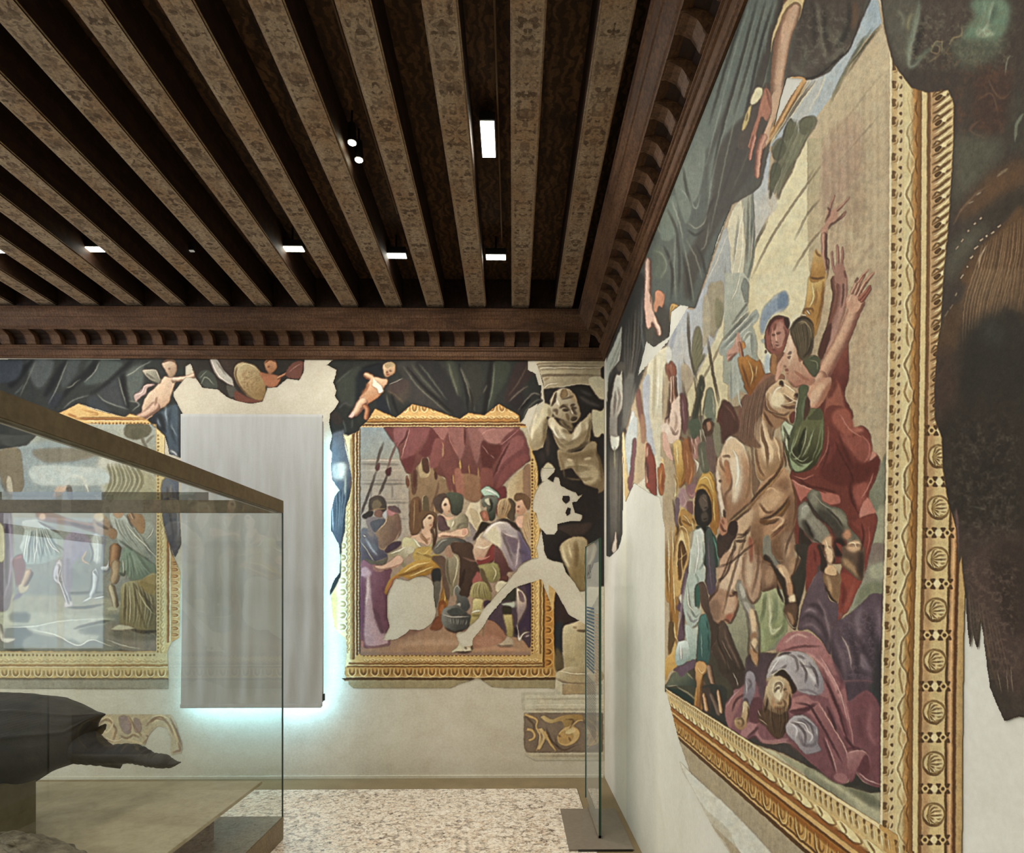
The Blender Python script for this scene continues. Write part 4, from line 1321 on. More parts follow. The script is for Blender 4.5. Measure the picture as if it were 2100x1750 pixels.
RIGHT_DATA5='''
# ================= lower left: page legs, horse legs (tile L 1340,1140)
o 1340 1140 5.833
b 1
# ground behind
G a8a588 8c8a70 900 800 1100 1300 850 560 1250 380 1560 400 1600 900 1500 1100 1250 1180 1060 1350 860 1000
b 1.2
g b9bd8e 97a070 1350 500 1450 900 1280 420 1440 380 1520 500 1600 640 1600 860 1500 1000 1400 1100 1280 1170 1250 900 1200 600
b 2
s 6e7a54 4 1340 440 1320 640 1290 760
s d3d6aa 6 1380 480 1400 700 1400 900 1440 930 1560 820
s 8d986a 6 1440 480 1460 700 1440 860
s 7f8a5c 3 1520 520 1580 800 1500 950 1380 1000
b 1
f 80806c b4b298 1.2 4 900 860 1120 900 940 1080 1130 1120
# dark lower area
p 4f4a3a 700 1150 1100 1360 1100 1750 120 1750 140 1560 350 1400 560 1200
b 2
p 8d8a74 1000 1150 1060 1100 1130 1200 1080 1360 1040 1300
b 1
# frame-left column, golden
g dcae60 b07a34 180 200 280 600 130 -600 160 0 300 0 330 200 300 500 300 700 280 1000 270 1060 180 1200 195 900 200 600 160 540 140 380 150 150
s f3dca0 4 220 -300 240 0 250 400 260 700
s 7a4e1c 3 205 0 210 500 215 1100
s 8a5a20 3 300 20 290 300 310 420
s f0d494 4 340 60 330 250 310 420
p 6e5430 190 820 240 820 260 1000 190 1180
s e9c680 5 250 800 260 960 290 1000
g e8bf70 c8923c 200 1100 160 1500 260 1020 290 1200 270 1330 190 1400 150 1500 145 1250 200 1170
# purple cloth left of page
p 6e5262 400 120 430 -20 440 0 390 500 370 700 370 1000 300 1020 300 900 340 700 280 640 310 520 350 300
s 9c8496 4 400 200 340 560 320 800
s 4a3440 3 420 120 370 600 350 900
p e4dcc8 300 480 340 460 340 560 320 570
# page white shirt
g dfe4d4 b8c4b4 430 200 500 700 450 -100 580 -100 590 80 630 140 630 300 560 320 500 440 480 560 470 640 540 680 560 600 570 680 540 780 470 860 400 780 370 640 390 450 410 250
s f6f8ec 7 470 0 460 250 440 500 430 640
s 7f9284 3 440 200 430 400 460 560 480 640
s 90a090 2.4 560 130 520 200 560 240
s 8f8a98 3 400 600 440 680 560 700
s a39aa6 3 400 660 470 760 550 740
s 5c6a60 2 380 760 480 850 560 780
p 3f6a5e 500 480 560 400 560 560 520 650 470 600
# teal breeches
g 4f8079 3b625c 560 800 600 1200 540 780 600 700 650 720 680 880 680 1050 650 1200 640 1300 540 1270 540 1100
s 7fa8a0 5 560 860 600 1050 580 1240
s 284640 4 640 780 650 1000 620 1200
g c4d2c4 90a89c 420 900 480 1200 380 820 470 870 540 840 520 1000 500 1250 430 1270 400 1100 380 960
s eef4ea 5 400 860 420 1000 440 1200
g dce8e0 7f9a96 330 1100 350 1280 290 1040 330 1020 400 1030 420 1100 420 1240 300 1300 260 1200
s f6fbf4 6 320 1060 320 1180
s 5a7470 4 290 1290 350 1240 420 1250
p 6a4f60 240 1370 340 1290 440 1270 500 1260 480 1330 380 1390 350 1480 310 1470 270 1390
s 9c84a0 4 330 1320 340 1440
# boots
g e0a85c b06c2c 540 1300 560 1500 520 1290 640 1300 630 1400 590 1440 580 1600 580 1750 510 1750 530 1550 500 1400
s f4d090 4 530 1320 580 1370 630 1340
s 7a4418 3 600 1440 580 1750
s 8a5020 2.4 520 1400 570 1430 620 1400
# shield on ground
g 6a705c 3c4a44 300 1450 400 1600 180 1500 240 1400 340 1400 440 1420 500 1560 510 1750 460 1750 300 1680 160 1600
s a8a488 5 170 1560 300 1580 420 1680
s 8f8c70 4 400 1400 480 1480
p 24403a 150 1600 260 1600 380 1700 440 1760 300 1750 150 1640
# dark brown horse foreleg group
p 6b4c40 540 340 590 320 640 400 660 520 700 420 760 360 840 300 960 420 1000 440 1010 580 980 720 900 810 860 790 800 840 740 820 690 760 640 700 580 600 540 470
b 3
p b08468 780 300 900 280 960 400 880 480 800 560 760 460
p 8a6250 680 560 780 560 820 700 760 800 700 720
p caa080 880 500 980 480 990 620 920 700 850 700 860 600
p d2a888 800 0 1000 -60 1090 0 1080 250 1000 320 900 260 790 340
b 1
s 4a2c20 2.6 770 300 840 260 900 160 960 0
s 4a2c20 2.4 780 340 760 420 660 520
s 3c2620 2.4 640 520 700 780 760 820 800 860
s 54301f 2.4 900 480 950 460 1000 430
s 3f271c 2.2 1010 60 940 250 880 520 830 740
s a85038 4 840 740 900 720 940 690
s 5a3626 3 820 700 830 800
s 7a5a4a 5 560 380 620 600 700 820 760 1000
g 7d5e50 5a463c 700 900 700 1200 690 800 760 840 770 920 740 1050 700 1150 640 1240 700 980
# dark legs down
p 4d3c34 740 1050 780 920 820 820 860 820 900 900 940 1000 1000 1200 1060 1330 1090 1370 1060 1560 1000 1700 900 1500 820 1430 780 1300 700 1140
b 2.4
s 806454 9 820 860 860 1050 900 1200 920 1380
s 715848 6 780 1080 820 1200 840 1350
b 1
s 9c8a78 3 800 1020 840 1150 890 1230
s cbbfa8 3 940 1380 1000 1500 1010 1560
# grey+pale lower hooves
t 4a3a30 a88468 c9a080 14 10 660 1300 690 1450 720 1560
t 4a3a30 d0a884 ecccA8 9 11 750 1580 790 1660 810 1740
t 4a3a30 c89c78 e4bc94 8 12 590 1620 610 1700 640 1760
s 6a5648 8 600 1500 640 1600 700 1680 720 1750
# grey leg
t 5e564a 9c9484 bcb4a2 18 14 1020 320 1060 450 1120 580 1180 680
t 5a4430 c89c78 f0d0a4 14 13 1190 640 1200 800 1190 940 1210 1060
t 5a4030 c8935f ecc08c 15 17 1190 1040 1190 1120 1210 1250
p b98458 1150 1060 1260 1060 1270 1200 1240 1320 1180 1280 1150 1180
s f0cc98 5 1180 980 1240 960 1240 1080
s 5e3c28 2.6 1250 1060 1270 1200 1240 1310
s 6a4830 2.4 1170 1050 1220 1120 1230 1180
b 1
# brown thigh and belly
p a2795c 1090 0 1290 0 1290 120 1300 300 1280 420 1240 520 1180 580 1120 440 1080 250
s d0a484 7 1120 60 1120 250 1160 400
s a85a40 5 1160 0 1180 150
s 6a4430 3 1280 60 1200 250 1220 460
p 8a6448 1300 60 1500 60 1750 40 1740 200 1640 320 1540 400 1460 380 1380 410 1290 400
b 3
p b08460 1320 150 1420 110 1450 220 1420 330 1340 340
p b8906c 1560 0 1700 0 1700 160 1640 260 1600 100
b 1
s 4a2e20 3 1340 110 1430 130 1480 260 1460 370
# second white-spotted leg (to 1700,800)
t 3e3228 8d8676 a8a090 14 14 1440 60 1500 150 1560 240
t 3e2a20 d8ac84 f2d0a4 13 11 1520 110 1580 220 1620 330 1640 430
t 3e2a20 d8ac84 f4d4aa 12 17 1620 400 1650 480 1660 560
t 3e2a20 9c6e4c b98a64 14 20 1630 580 1660 680 1680 800
s f4d8b0 6 1620 500 1680 560
s 382820 2.4 1570 660 1620 780 1680 850 1720 820
s 2e2620 3 1480 330 1500 430 1560 560
# robe pink/grey of fallen man (tile M 1580,1120)
o 1580 1120 5.833
b 1.2
p 3f3a30 270 0 480 0 460 200 420 420 340 700 310 700 300 560 240 400 300 300 360 150
p 8a3e34 460 0 620 0 640 240 600 300 520 380 440 560 420 400
s 6a2a22 4 520 40 540 200
p 5f4a44 560 260 640 260 700 640 820 700 850 860 740 960 620 760 560 560
g 8a7a70 9a9c84 1200 100 1300 500 1210 0 1375 0 1370 200 1350 600 1250 580 1150 640 1050 740 940 790 1100 400
b 3
p b0b094 1180 250 1360 200 1350 380 1200 380
p 808468 1080 520 1180 440 1340 440 1340 560 1160 600 1020 720
b 1.2
# red cloak tail
p 8a3c32 790 0 860 0 860 200 840 360 830 560 800 820 760 940 800 880 920 780 960 700 1020 560 1100 400 1150 240 1200 0 1110 0 1100 400
p 9c4636 850 320 1040 400 1100 410 1020 560 950 740 880 820 800 880 830 560
b 3
s 6e2a24 6 860 420 880 600 840 760
s b8604c 5 1000 420 960 600 900 740
b 1.2
# spotted legs
p 3c2e26 560 0 640 0 640 120 680 200 640 300 600 280 600 120
t 3e2e24 c89c78 ecc89c 18 17 670 0 710 120 730 220
b 2
p f0caa0 660 0 740 30 760 140 720 200 680 110
b 1
t 3a2a22 9c7450 c0946c 24 30 720 270 740 380 750 500
p 8f6a48 630 330 740 300 840 360 840 500 820 640 790 680 720 600 640 460
p e8bc8c 650 260 720 230 790 280 800 340 740 360 650 330
s 2e221a 3 640 450 720 610 800 690
b 2
p c0986c 660 360 720 400 740 560 700 540
b 1
p 6b5240 870 0 1110 0 1120 200 1100 400 1040 400 960 330 850 220 860 100
b 3
p e4b88c 900 0 1080 0 1060 60 960 80
p b08c64 860 150 940 160 1020 260 1060 380 960 300 880 230
p 3e2e24 1060 100 1110 100 1110 300 1080 390 1040 250
b 1
# purple robe
g 6e5862 5a4854 500 400 700 1200 520 380 600 300 640 460 700 640 800 700 800 880 740 950 720 1300 600 1120 460 1000 340 1010 340 900 400 650
b 2.5
s 8f7a80 6 560 620 640 800 700 1000 700 1250
s 453540 6 440 700 560 720 640 850
s 95808a 7 400 800 480 760 560 800
s 867078 6 370 960 500 940 620 1060
s 43343c 5 360 900 440 830 560 880 640 1000 680 1150
b 1.2
g 5f4c58 544450 1000 800 1200 1700 960 800 1100 680 1200 580 1320 580 1350 640 1350 1750 880 1750 820 1500 740 1330 740 960 880 860
b 4
s 84707c 12 1100 720 1040 900 1100 1200
s 7f6a78 12 1280 700 1310 1000 1290 1300
s 8d7984 9 1150 1250 1080 1400 1180 1500
s 433640 12 1180 800 1220 1200 1150 1600
s 483a44 14 960 1000 1000 1300 1060 1600
s 77626e 10 1200 1450 1180 1650
s 3c3f40 14 1330 1300 1280 1500 1300 1750
b 1.2
s a8948c 5 850 1080 930 1220 970 1420
a .6
n 8c7684 .8 6 740 600 1350 1750
a 1
# pink sash
g b47474 925858 400 1080 700 1500 100 1160 220 1040 400 1030 540 1100 630 1180 700 1320 800 1480 850 1600 890 1750 720 1750 640 1600 560 1420 440 1260 300 1250 80 1260
s d29a94 6 150 1160 320 1090 400 1060
s 744044 4 100 1240 300 1230 430 1200 620 1210
s c48a84 8 480 1240 620 1340 720 1500 830 1700
p 7a4448 600 1440 700 1540 780 1540 800 1620 700 1750 680 1750 620 1560
# pale lilac shirt
g c0b8ba 8f868c 150 1300 500 1700 0 1420 120 1290 240 1260 380 1270 480 1340 560 1440 620 1580 660 1750 300 1750 320 1600 160 1480 60 1530 -80 1580
b 3
s d8d2d0 14 260 1340 400 1420 480 1560 500 1720
s 8a7e88 8 180 1280 320 1400 360 1480
s 8d828c 6 420 1480 520 1540 560 1700
b 1.2
s 574c54 2.4 170 1280 240 1300 310 1380 330 1500
s 5a4f58 2.4 350 1310 400 1350
# face of fallen man
p 3c2c20 60 1560 160 1490 240 1580 300 1700 300 1760 260 1750 180 1620
s e8dcb0 4 20 1560 160 1480 290 1610
p e2c49c 0 1600 100 1540 180 1580 200 1700 160 1800 20 1800 -60 1720
s 8d6240 3 40 1750 80 1640 130 1700 130 1760
s 6a4830 2.4 100 1540 180 1600 230 1680
'''
RIGHT_DATA6='''
# ================= bottom (tile O 1340,1410 s5.147)
o 1340 1410 5.147
b 1
# ground bands
p 4a4a3c 150 0 440 0 440 220 300 130 150 30
p 233c36 140 20 250 20 360 80 420 160 420 200 300 130
s 8f8c70 5 250 0 380 70 440 130
p 3a3c38 500 0 760 0 760 260 800 420 640 330 500 240
g e0b060 b8803a 440 0 480 200 450 0 490 0 500 130 520 240 430 220
p 4f4038 510 20 600 20 600 260 560 280 530 150
b 1
t 4a3a2c d0a070 ecc498 9 12 530 60 550 160 570 260
t 3a3030 705c50 907868 10 14 600 60 650 160 700 300
t 4a3828 d8ac80 f0cca0 8 12 680 20 700 130 720 280
# dark under-cloth shadow + pale ground strip
G b5b08c a8a684 1200 620 1650 900 780 430 1000 560 1200 650 1750 880 1750 1010 1400 790 1000 570
p 4a4440 880 470 1060 500 1150 590 1300 600 1440 600 1700 830 1750 870 1750 900 1500 760 1280 660 1050 590
p cfc8a2 1150 640 1300 690 1420 800 1300 740
# pink mantle
g a87478 8a545c 900 200 1400 500 760 250 840 90 930 0 1750 -60 1760 830 1600 740 1440 580 1300 590 1150 590 1070 510 1100 430 1000 550 900 500 790 420
b 2.4
s c89898 9 780 240 860 120 920 60
s 703c44 9 900 40 870 200 860 330
s 7a4448 8 1060 80 1080 250 1020 350
s c49494 10 1100 460 1040 400 960 500
s 6a3a42 6 1100 430 1010 540 1060 510 1150 580
s 8b5058 12 1440 250 1600 240 1750 140
s c59696 8 1450 160 1560 80 1750 140
s 5e343c 8 1450 280 1600 280 1750 380
s b88488 10 1560 560 1440 560 1300 560
p 7c4a50 1400 560 1500 660 1700 800 1750 850 1750 690 1560 640
b 1.2
# lilac sleeve left
g b8b0b8 8c848c 960 40 1080 200 950 0 1090 0 1070 120 1040 220 1010 160 950 140
s dcd6da 4 980 10 970 110
s 4a3c40 2 940 150 980 130 1030 200 1000 330
# hand
g e6cc9c bc9464 900 250 980 400 940 160 1000 160 1000 300 980 420 920 450 870 410 850 350 900 310 930 300
s 4e3626 2.4 960 130 1020 180 1010 300 980 370
s 6a4a34 2 880 330 950 340 930 420
s 6a4a34 1.6 860 380 920 400
s f8e8c4 4 950 180 950 280
# beard head
g dcc094 a8845c 1200 50 1350 300 1180 0 1450 0 1440 200 1420 300 1380 400 1300 300 1240 280 1200 200
b 2.4
s f0deb4 14 1240 20 1260 150
s 7a5838 5 1320 0 1340 100 1380 200
s c8a478 8 1380 0 1400 150
b 1.4
p 5c4434 1120 200 1200 200 1260 260 1340 260 1420 330 1400 450 1350 520 1250 500 1210 400 1150 330
a .9
f 2f221a 96745a 2.4 8 1160 230 1200 330 1260 480 1420 250 1380 380 1340 510
a 1
s e6cda0 3 1100 240 1130 300
s e6cda0 3 1100 320 1150 360 1200 390
p 6a4c38 1100 200 1140 200 1180 300 1140 320
# lilac sleeve right
g bdb8be 88808a 1450 320 1650 640 1400 320 1520 290 1650 330 1740 400 1750 560 1700 680 1640 700 1560 600 1460 540 1390 470
b 2.4
s dedadc 8 1440 340 1460 450 1560 520
s 5e565e 5 1490 330 1520 440 1620 560
s 6a6068 5 1600 620 1660 640 1740 620
s 575058 4 1720 420 1740 520 1700 600
b 1.2
# tile Q 1660,1400 s5 : cloth right bottom
o 1660 1400 5
g a46c70 7c4850 300 300 600 900 -20 50 100 0 700 0 745 340 745 1060 640 1040 560 1010 500 900 440 950 380 1020 340 1030 200 960 0 830 -20 500
b 3
p 564450 360 0 650 0 600 180 480 240 400 200
p 3b3f40 640 0 745 0 745 320 660 220 620 120
s c98f8c 20 240 0 300 120 340 220 420 420 440 620
s 6a3a40 10 230 250 300 400 400 560
s cc9694 18 30 240 130 340 240 560 380 820
s 6a3c44 9 60 210 0 260
s 68383f 10 250 900 180 600 100 480
s 6a3a40 8 390 720 480 690 600 700
s c89090 9 420 760 520 720 600 740 630 860 560 960
s 6c3a42 10 560 760 500 860 440 960
s b27c7c 14 420 780 400 900 380 1000
s d0a09c 7 500 960 600 1020 740 1060
s 7f4a50 22 660 400 680 700 700 900
s a06064 18 560 300 600 500 640 640
s b9b0b4 14 30 420 80 520 60 600
s 6b6068 7 100 480 120 560 60 680
s 9f7c80 16 0 700 150 800 260 900
b 1.2
p 3c3a34 460 930 500 960 560 1030 740 1090 745 1140 600 1130 440 1080 330 1050 0 850 0 820 200 960 340 1035 420 1010
g 8f8f76 b4b090 400 1100 500 1300 0 870 330 1050 600 1130 745 1150 745 1470 500 1340 0 1010
b 4
s 73745c 22 330 1100 560 1180 745 1290
s c4c09c 12 0 900 300 1080 500 1220 740 1400
b 1
'''
CURT='''
# ================= green curtain, top left of the right wall
b 1
o 0 0 1
i 3 1243 760 1243 640 1535 -30 1800 -30 1772 30 1745 85 1730 112 1700 148 1665 163 1612 160 1600 200 1560 380 1543 395 1500 420 1470 490 1450 560 1425 632 1395 625 1375 640 1372 690 1340 712 1325 700 1300 800 1283 870 1278 900 1276 1095 1268 1125 1250 1142 1243 1140
l 55534a 1240 760 1240 640 1535 -60 1810 -60 1772 30 1745 85 1730 112 1700 148 1665 163 1612 160 1600 200 1560 380 1543 395 1500 420 1470 490 1450 560 1425 632 1395 625 1375 640 1372 690 1340 712 1325 700 1300 800 1283 870 1283 1000 1268 1125 1250 1142 1240 1140
o 1500 0 5.833
C 1540 -60 1610 -60 1570 180 1500 400 1400 620 1300 700 1100 880 980 940 860 960 640 930 640 1000 600 1200 400 1750 -900 1750 -200 0 0 0
b 2.5
G 77806f 60655a 100 300 300 1400 -100 600 250 -20 560 -20 500 300 480 700 460 1000 350 1300 250 1750 -700 1750
f 434238 8a927e 5 9 180 0 60 500 -60 1200 -300 1750 600 0 480 500 380 1100 200 1750
f 3d3c34 97a08c 2 7 150 0 20 600 -100 1300 -350 1750 620 0 420 500 300 1000 60 1750
s 3b3a33 7 320 0 180 600 60 1200 -40 1750
s 3b3a33 6 500 -20 420 300 360 640 300 1000
s 9fa490 3 350 0 230 500 90 1300
s 9a9f8a 3 480 60 400 450 300 900
s 33322c 9 440 300 420 600 370 900
# big swag right of the arm
p 54493f 860 -30 1600 -30 1500 350 1380 600 1130 850 980 950 680 930 740 600 830 240
b 4
p 6a6656 1280 380 1340 400 1300 520 1220 540
s 7a7562 9 1010 0 1060 300 1110 560 1130 720
s 3c332c 12 960 0 1000 300 1000 560
s 3a322b 12 1100 60 1130 400 1180 640
s 6e6a58 7 1150 280 1200 460 1280 480
s 5d594a 10 880 500 880 700 800 900
s 6f6b5c 9 720 760 780 860 900 900
s 2e2a24 10 1400 0 1420 200 1360 420 1240 580
s 6e5238 10 1470 0 1480 200 1440 350
s 4a4038 14 900 30 820 400 760 700
s 3a322b 10 1380 560 1250 700 1100 830 980 900
s 716c5c 8 1360 560 1250 660 1130 760
b 1
s 2a211a 3 1545 180 1470 440 1390 610 1280 700 1100 860 980 925 860 945 680 925
a .3
n 8a8672 .8 8 700 0 1500 900
a 1

c
o 1240 0 1.4
C -10 1600 -10 900 380 -60 540 -60 475 160 440 300 430 440 445 510 410 560 365 585 330 690 290 790 258 885 215 880 190 900 185 970 130 1000 100 1200 60 1400 50 1560 0 1610
b 3
G 59605a 4a443c 200 500 420 300 -10 900 380 -60 540 -60 475 160 420 330 440 510 365 585 290 790 258 885 100 900 0 1000
p 6f7a72 395 -20 440 -20 370 240 300 420 230 520 200 520 280 300
p 727c74 430 -20 500 -20 440 200 400 340 330 520 310 600 300 480 360 300
p 4a453e 330 420 420 330 435 460 380 560 300 700 240 860 230 760 300 600
b 1.5
s 8a948a 3.4 420 0 370 160 330 320 290 480
s 3a3832 3.4 410 0 345 200 300 360
s 929a8c 2.6 447 0 400 160 350 340 310 500 290 660
s 33312c 3.6 437 0 385 200 335 380 305 520
s 8b9284 2.4 470 0 430 130 390 300
s 3b3932 3 462 0 420 160 370 330
s 7a8074 3 495 0 470 70 460 160
s 2f2d28 3.4 486 0 450 120 415 280 390 400
s 868c7c 2.4 400 250 360 400 330 540 300 680
s 3a3730 3 410 330 370 460 330 580
s 5c5c50 3 430 380 400 470 360 560
# hanging swags mid
b 1.6
p 768076 220 500 260 420 290 440 280 520 260 580 240 560
p 6c776c 165 600 200 560 210 640 190 690 160 680
p 6f7a70 200 530 230 640 250 600 240 520
s 98a294 2.6 215 540 240 565 262 600 275 560
s 33322c 3 225 480 235 540 250 590
s 9aa090 2.4 190 570 215 640 225 690
s 38362f 3.4 180 600 205 660 215 760 212 840
s a0a492 2.6 240 640 262 655 285 640 300 610
s 2f2c27 3 238 660 262 675 290 655
s 8e9284 2.6 225 690 245 790 256 870
s 35322c 3.4 222 720 238 800 248 870
s 8c9080 2.4 236 690 262 740 280 800
s 35322c 3.6 262 700 280 740 290 790
s 8c9284 2.4 205 660 200 760 205 870
s 3a352e 4 290 660 300 600 320 560
s 94988a 2.4 300 640 290 700 275 720
s a4a48c 1.8 150 640 158 670
p 5e665a 140 720 165 710 180 760 165 800 145 790
s 8c9682 2 140 720 165 730 178 765 160 800
s 2b2925 3 168 705 185 740 195 790 190 860
s 6a6a5e 3 195 700 185 760

o 1500 0 5.833
# background behind hand
b 2
p 4c443c 480 300 460 900 420 1000 300 1100 260 1300 160 1560 100 1750 380 1750 420 1500 300 1450
c
C 380 990 700 990 460 1600 400 1900 -100 1900 60 1600 250 1250
b 1.5
p 55493f 260 1300 400 1000 460 1000 400 1500 380 1750 60 1750
c
# gilded corner under the curtain
b .8
p ecd7a2 680 940 760 950 640 1200 560 1350 600 1150
p dba868 700 950 900 960 720 1280 540 1560 420 1750 380 1750 560 1350
s 8a5c28 2 820 970 640 1300 460 1650
s f0cf94 3 760 960 600 1250 480 1500
s f0dca4 3 900 980 720 1290 560 1560 450 1750
s 6e4820 2 890 980 700 1310 520 1620
s 704c24 1.6 700 960 640 1100 600 1250
# arm from above
T 8a5f44 cfa280 dfb898 38 20 740 -40 690 200 620 430 575 700 545 950 535 1150 530 1290
b 2
p dfb494 600 300 680 260 640 500 600 600
b 1
p d9b08c 560 1080 590 1250 520 1400 470 1560 420 1750 330 1750 400 1550 470 1350 470 1150
p b8785e 400 1060 460 1100 480 1300 420 1450 360 1400 310 1560 260 1750 200 1750 250 1560 310 1380 340 1250
s 8a5240 2.4 410 1000 440 1180 470 1300
p e4c890 640 20 720 -20 870 -20 860 60 830 180 800 250 830 120 800 50 740 40 660 110 590 260 550 360 500 500 470 640 480 440 540 260 590 130
s 7d5c30 2 600 240 660 120 740 45 800 50 830 110 800 260
p efe3b8 300 1040 380 1060 350 1180 260 1260 220 1230 250 1120
p cdb878 200 1290 240 1270 210 1450 150 1560 120 1550 150 1430
s 6a5a34 2 190 1350 180 1450
b .9
o 1500 280 5.833
T 8a4f3c c8826a dca088 9 8 280 -20 240 150 215 290
T 8a4f3c d09074 e6b094 15 12 400 -30 340 120 320 300 300 500
s 54301f 2 410 80 370 260 340 500
c
# lower left curtain (tile F)
o 1240 580 5.833
b 2
p 403f3c -20 800 350 -30 480 -30 480 500 500 900 420 1200 260 1600 230 1750 230 2500 200 3100 100 3250 0 3300 0 1750
p 4b4742 640 280 720 270 760 480 740 740 600 770 580 620 640 500
f 2c2a28 77736c 3.4 6 240 500 220 900 230 1400 180 1900 460 200 440 700 330 1250 260 1700
s 6b7070 4 460 60 440 500 480 900
s 7b7268 3 380 300 330 900 250 1300
s 9a958a 4 370 1200 300 1500 230 1750
p 6b6862 230 1200 360 1100 300 1500 230 1740
b 3
f 4a443e 8d8678 4 5 60 2000 60 2500 80 3200 200 2000 190 2500 180 3000
b 1
c
# pale wall sliver and light figure at far corner
p b9bcae 200 520 210 620 190 900 150 980 60 1100 40 1400 10 1380 0 1000 100 750
f 7d8276 c9ccbc 1.6 4 180 640 40 1000 200 760 60 1150
s 2b2824 4 130 1060 60 1300 50 1500 30 1900
p 5d5850 140 1000 180 950 240 960 230 1060 180 1080
g cfccbc 8d867c 100 1200 180 1700 130 1100 180 1100 210 1060 220 1450 160 1620 150 1900 60 1900 60 1500 90 1300
s 6e5f58 2.4 130 1300 110 1600
s 7b6a60 2 160 1250 180 1400 140 1560
o 1240 860 5.833
p c9cabb 70 190 130 210 180 200 170 330 120 380 70 330
s 8f8c70 4 120 330 120 600
p cbbcae 110 1440 140 1340 150 1560 110 1620 80 1560
# narrow painted frame on corner fresco
g e3cf9c c8a86c 220 300 240 900 205 190 240 190 260 600 280 900 260 1000 240 1070 215 900 205 500
p b5bdbd 250 200 330 0 390 0 380 300 330 600 300 700 260 500
p 80525a 340 260 380 260 360 500 330 780 300 860 280 740 310 600
b 1
# cherubs in front of the curtain
o 1240 580 5.833
t 6a4a40 d9b09c efd0bc 14 15 520 -300 520 0 510 250 530 450 540 540
t 6a4a40 c98e70 e0aa8c 16 9 640 90 640 200 600 300
T 6a4a40 dcb29c efd0bc 15 12 560 380 600 480 640 560 650 640
p deb4a0 490 100 560 150 570 300 600 380 560 500 520 560 490 480 480 260
s 7a5648 2 560 130 550 250
p c98a68 620 120 660 90 720 160 690 300 650 280 620 360 580 300
s b06e54 2 720 120 690 220
# gilt corner under small curtain
p d2aa62 790 260 880 270 860 320 780 470
s 7a5a28 2 860 280 790 400
s 7a5a28 1.6 820 270 790 340
'''
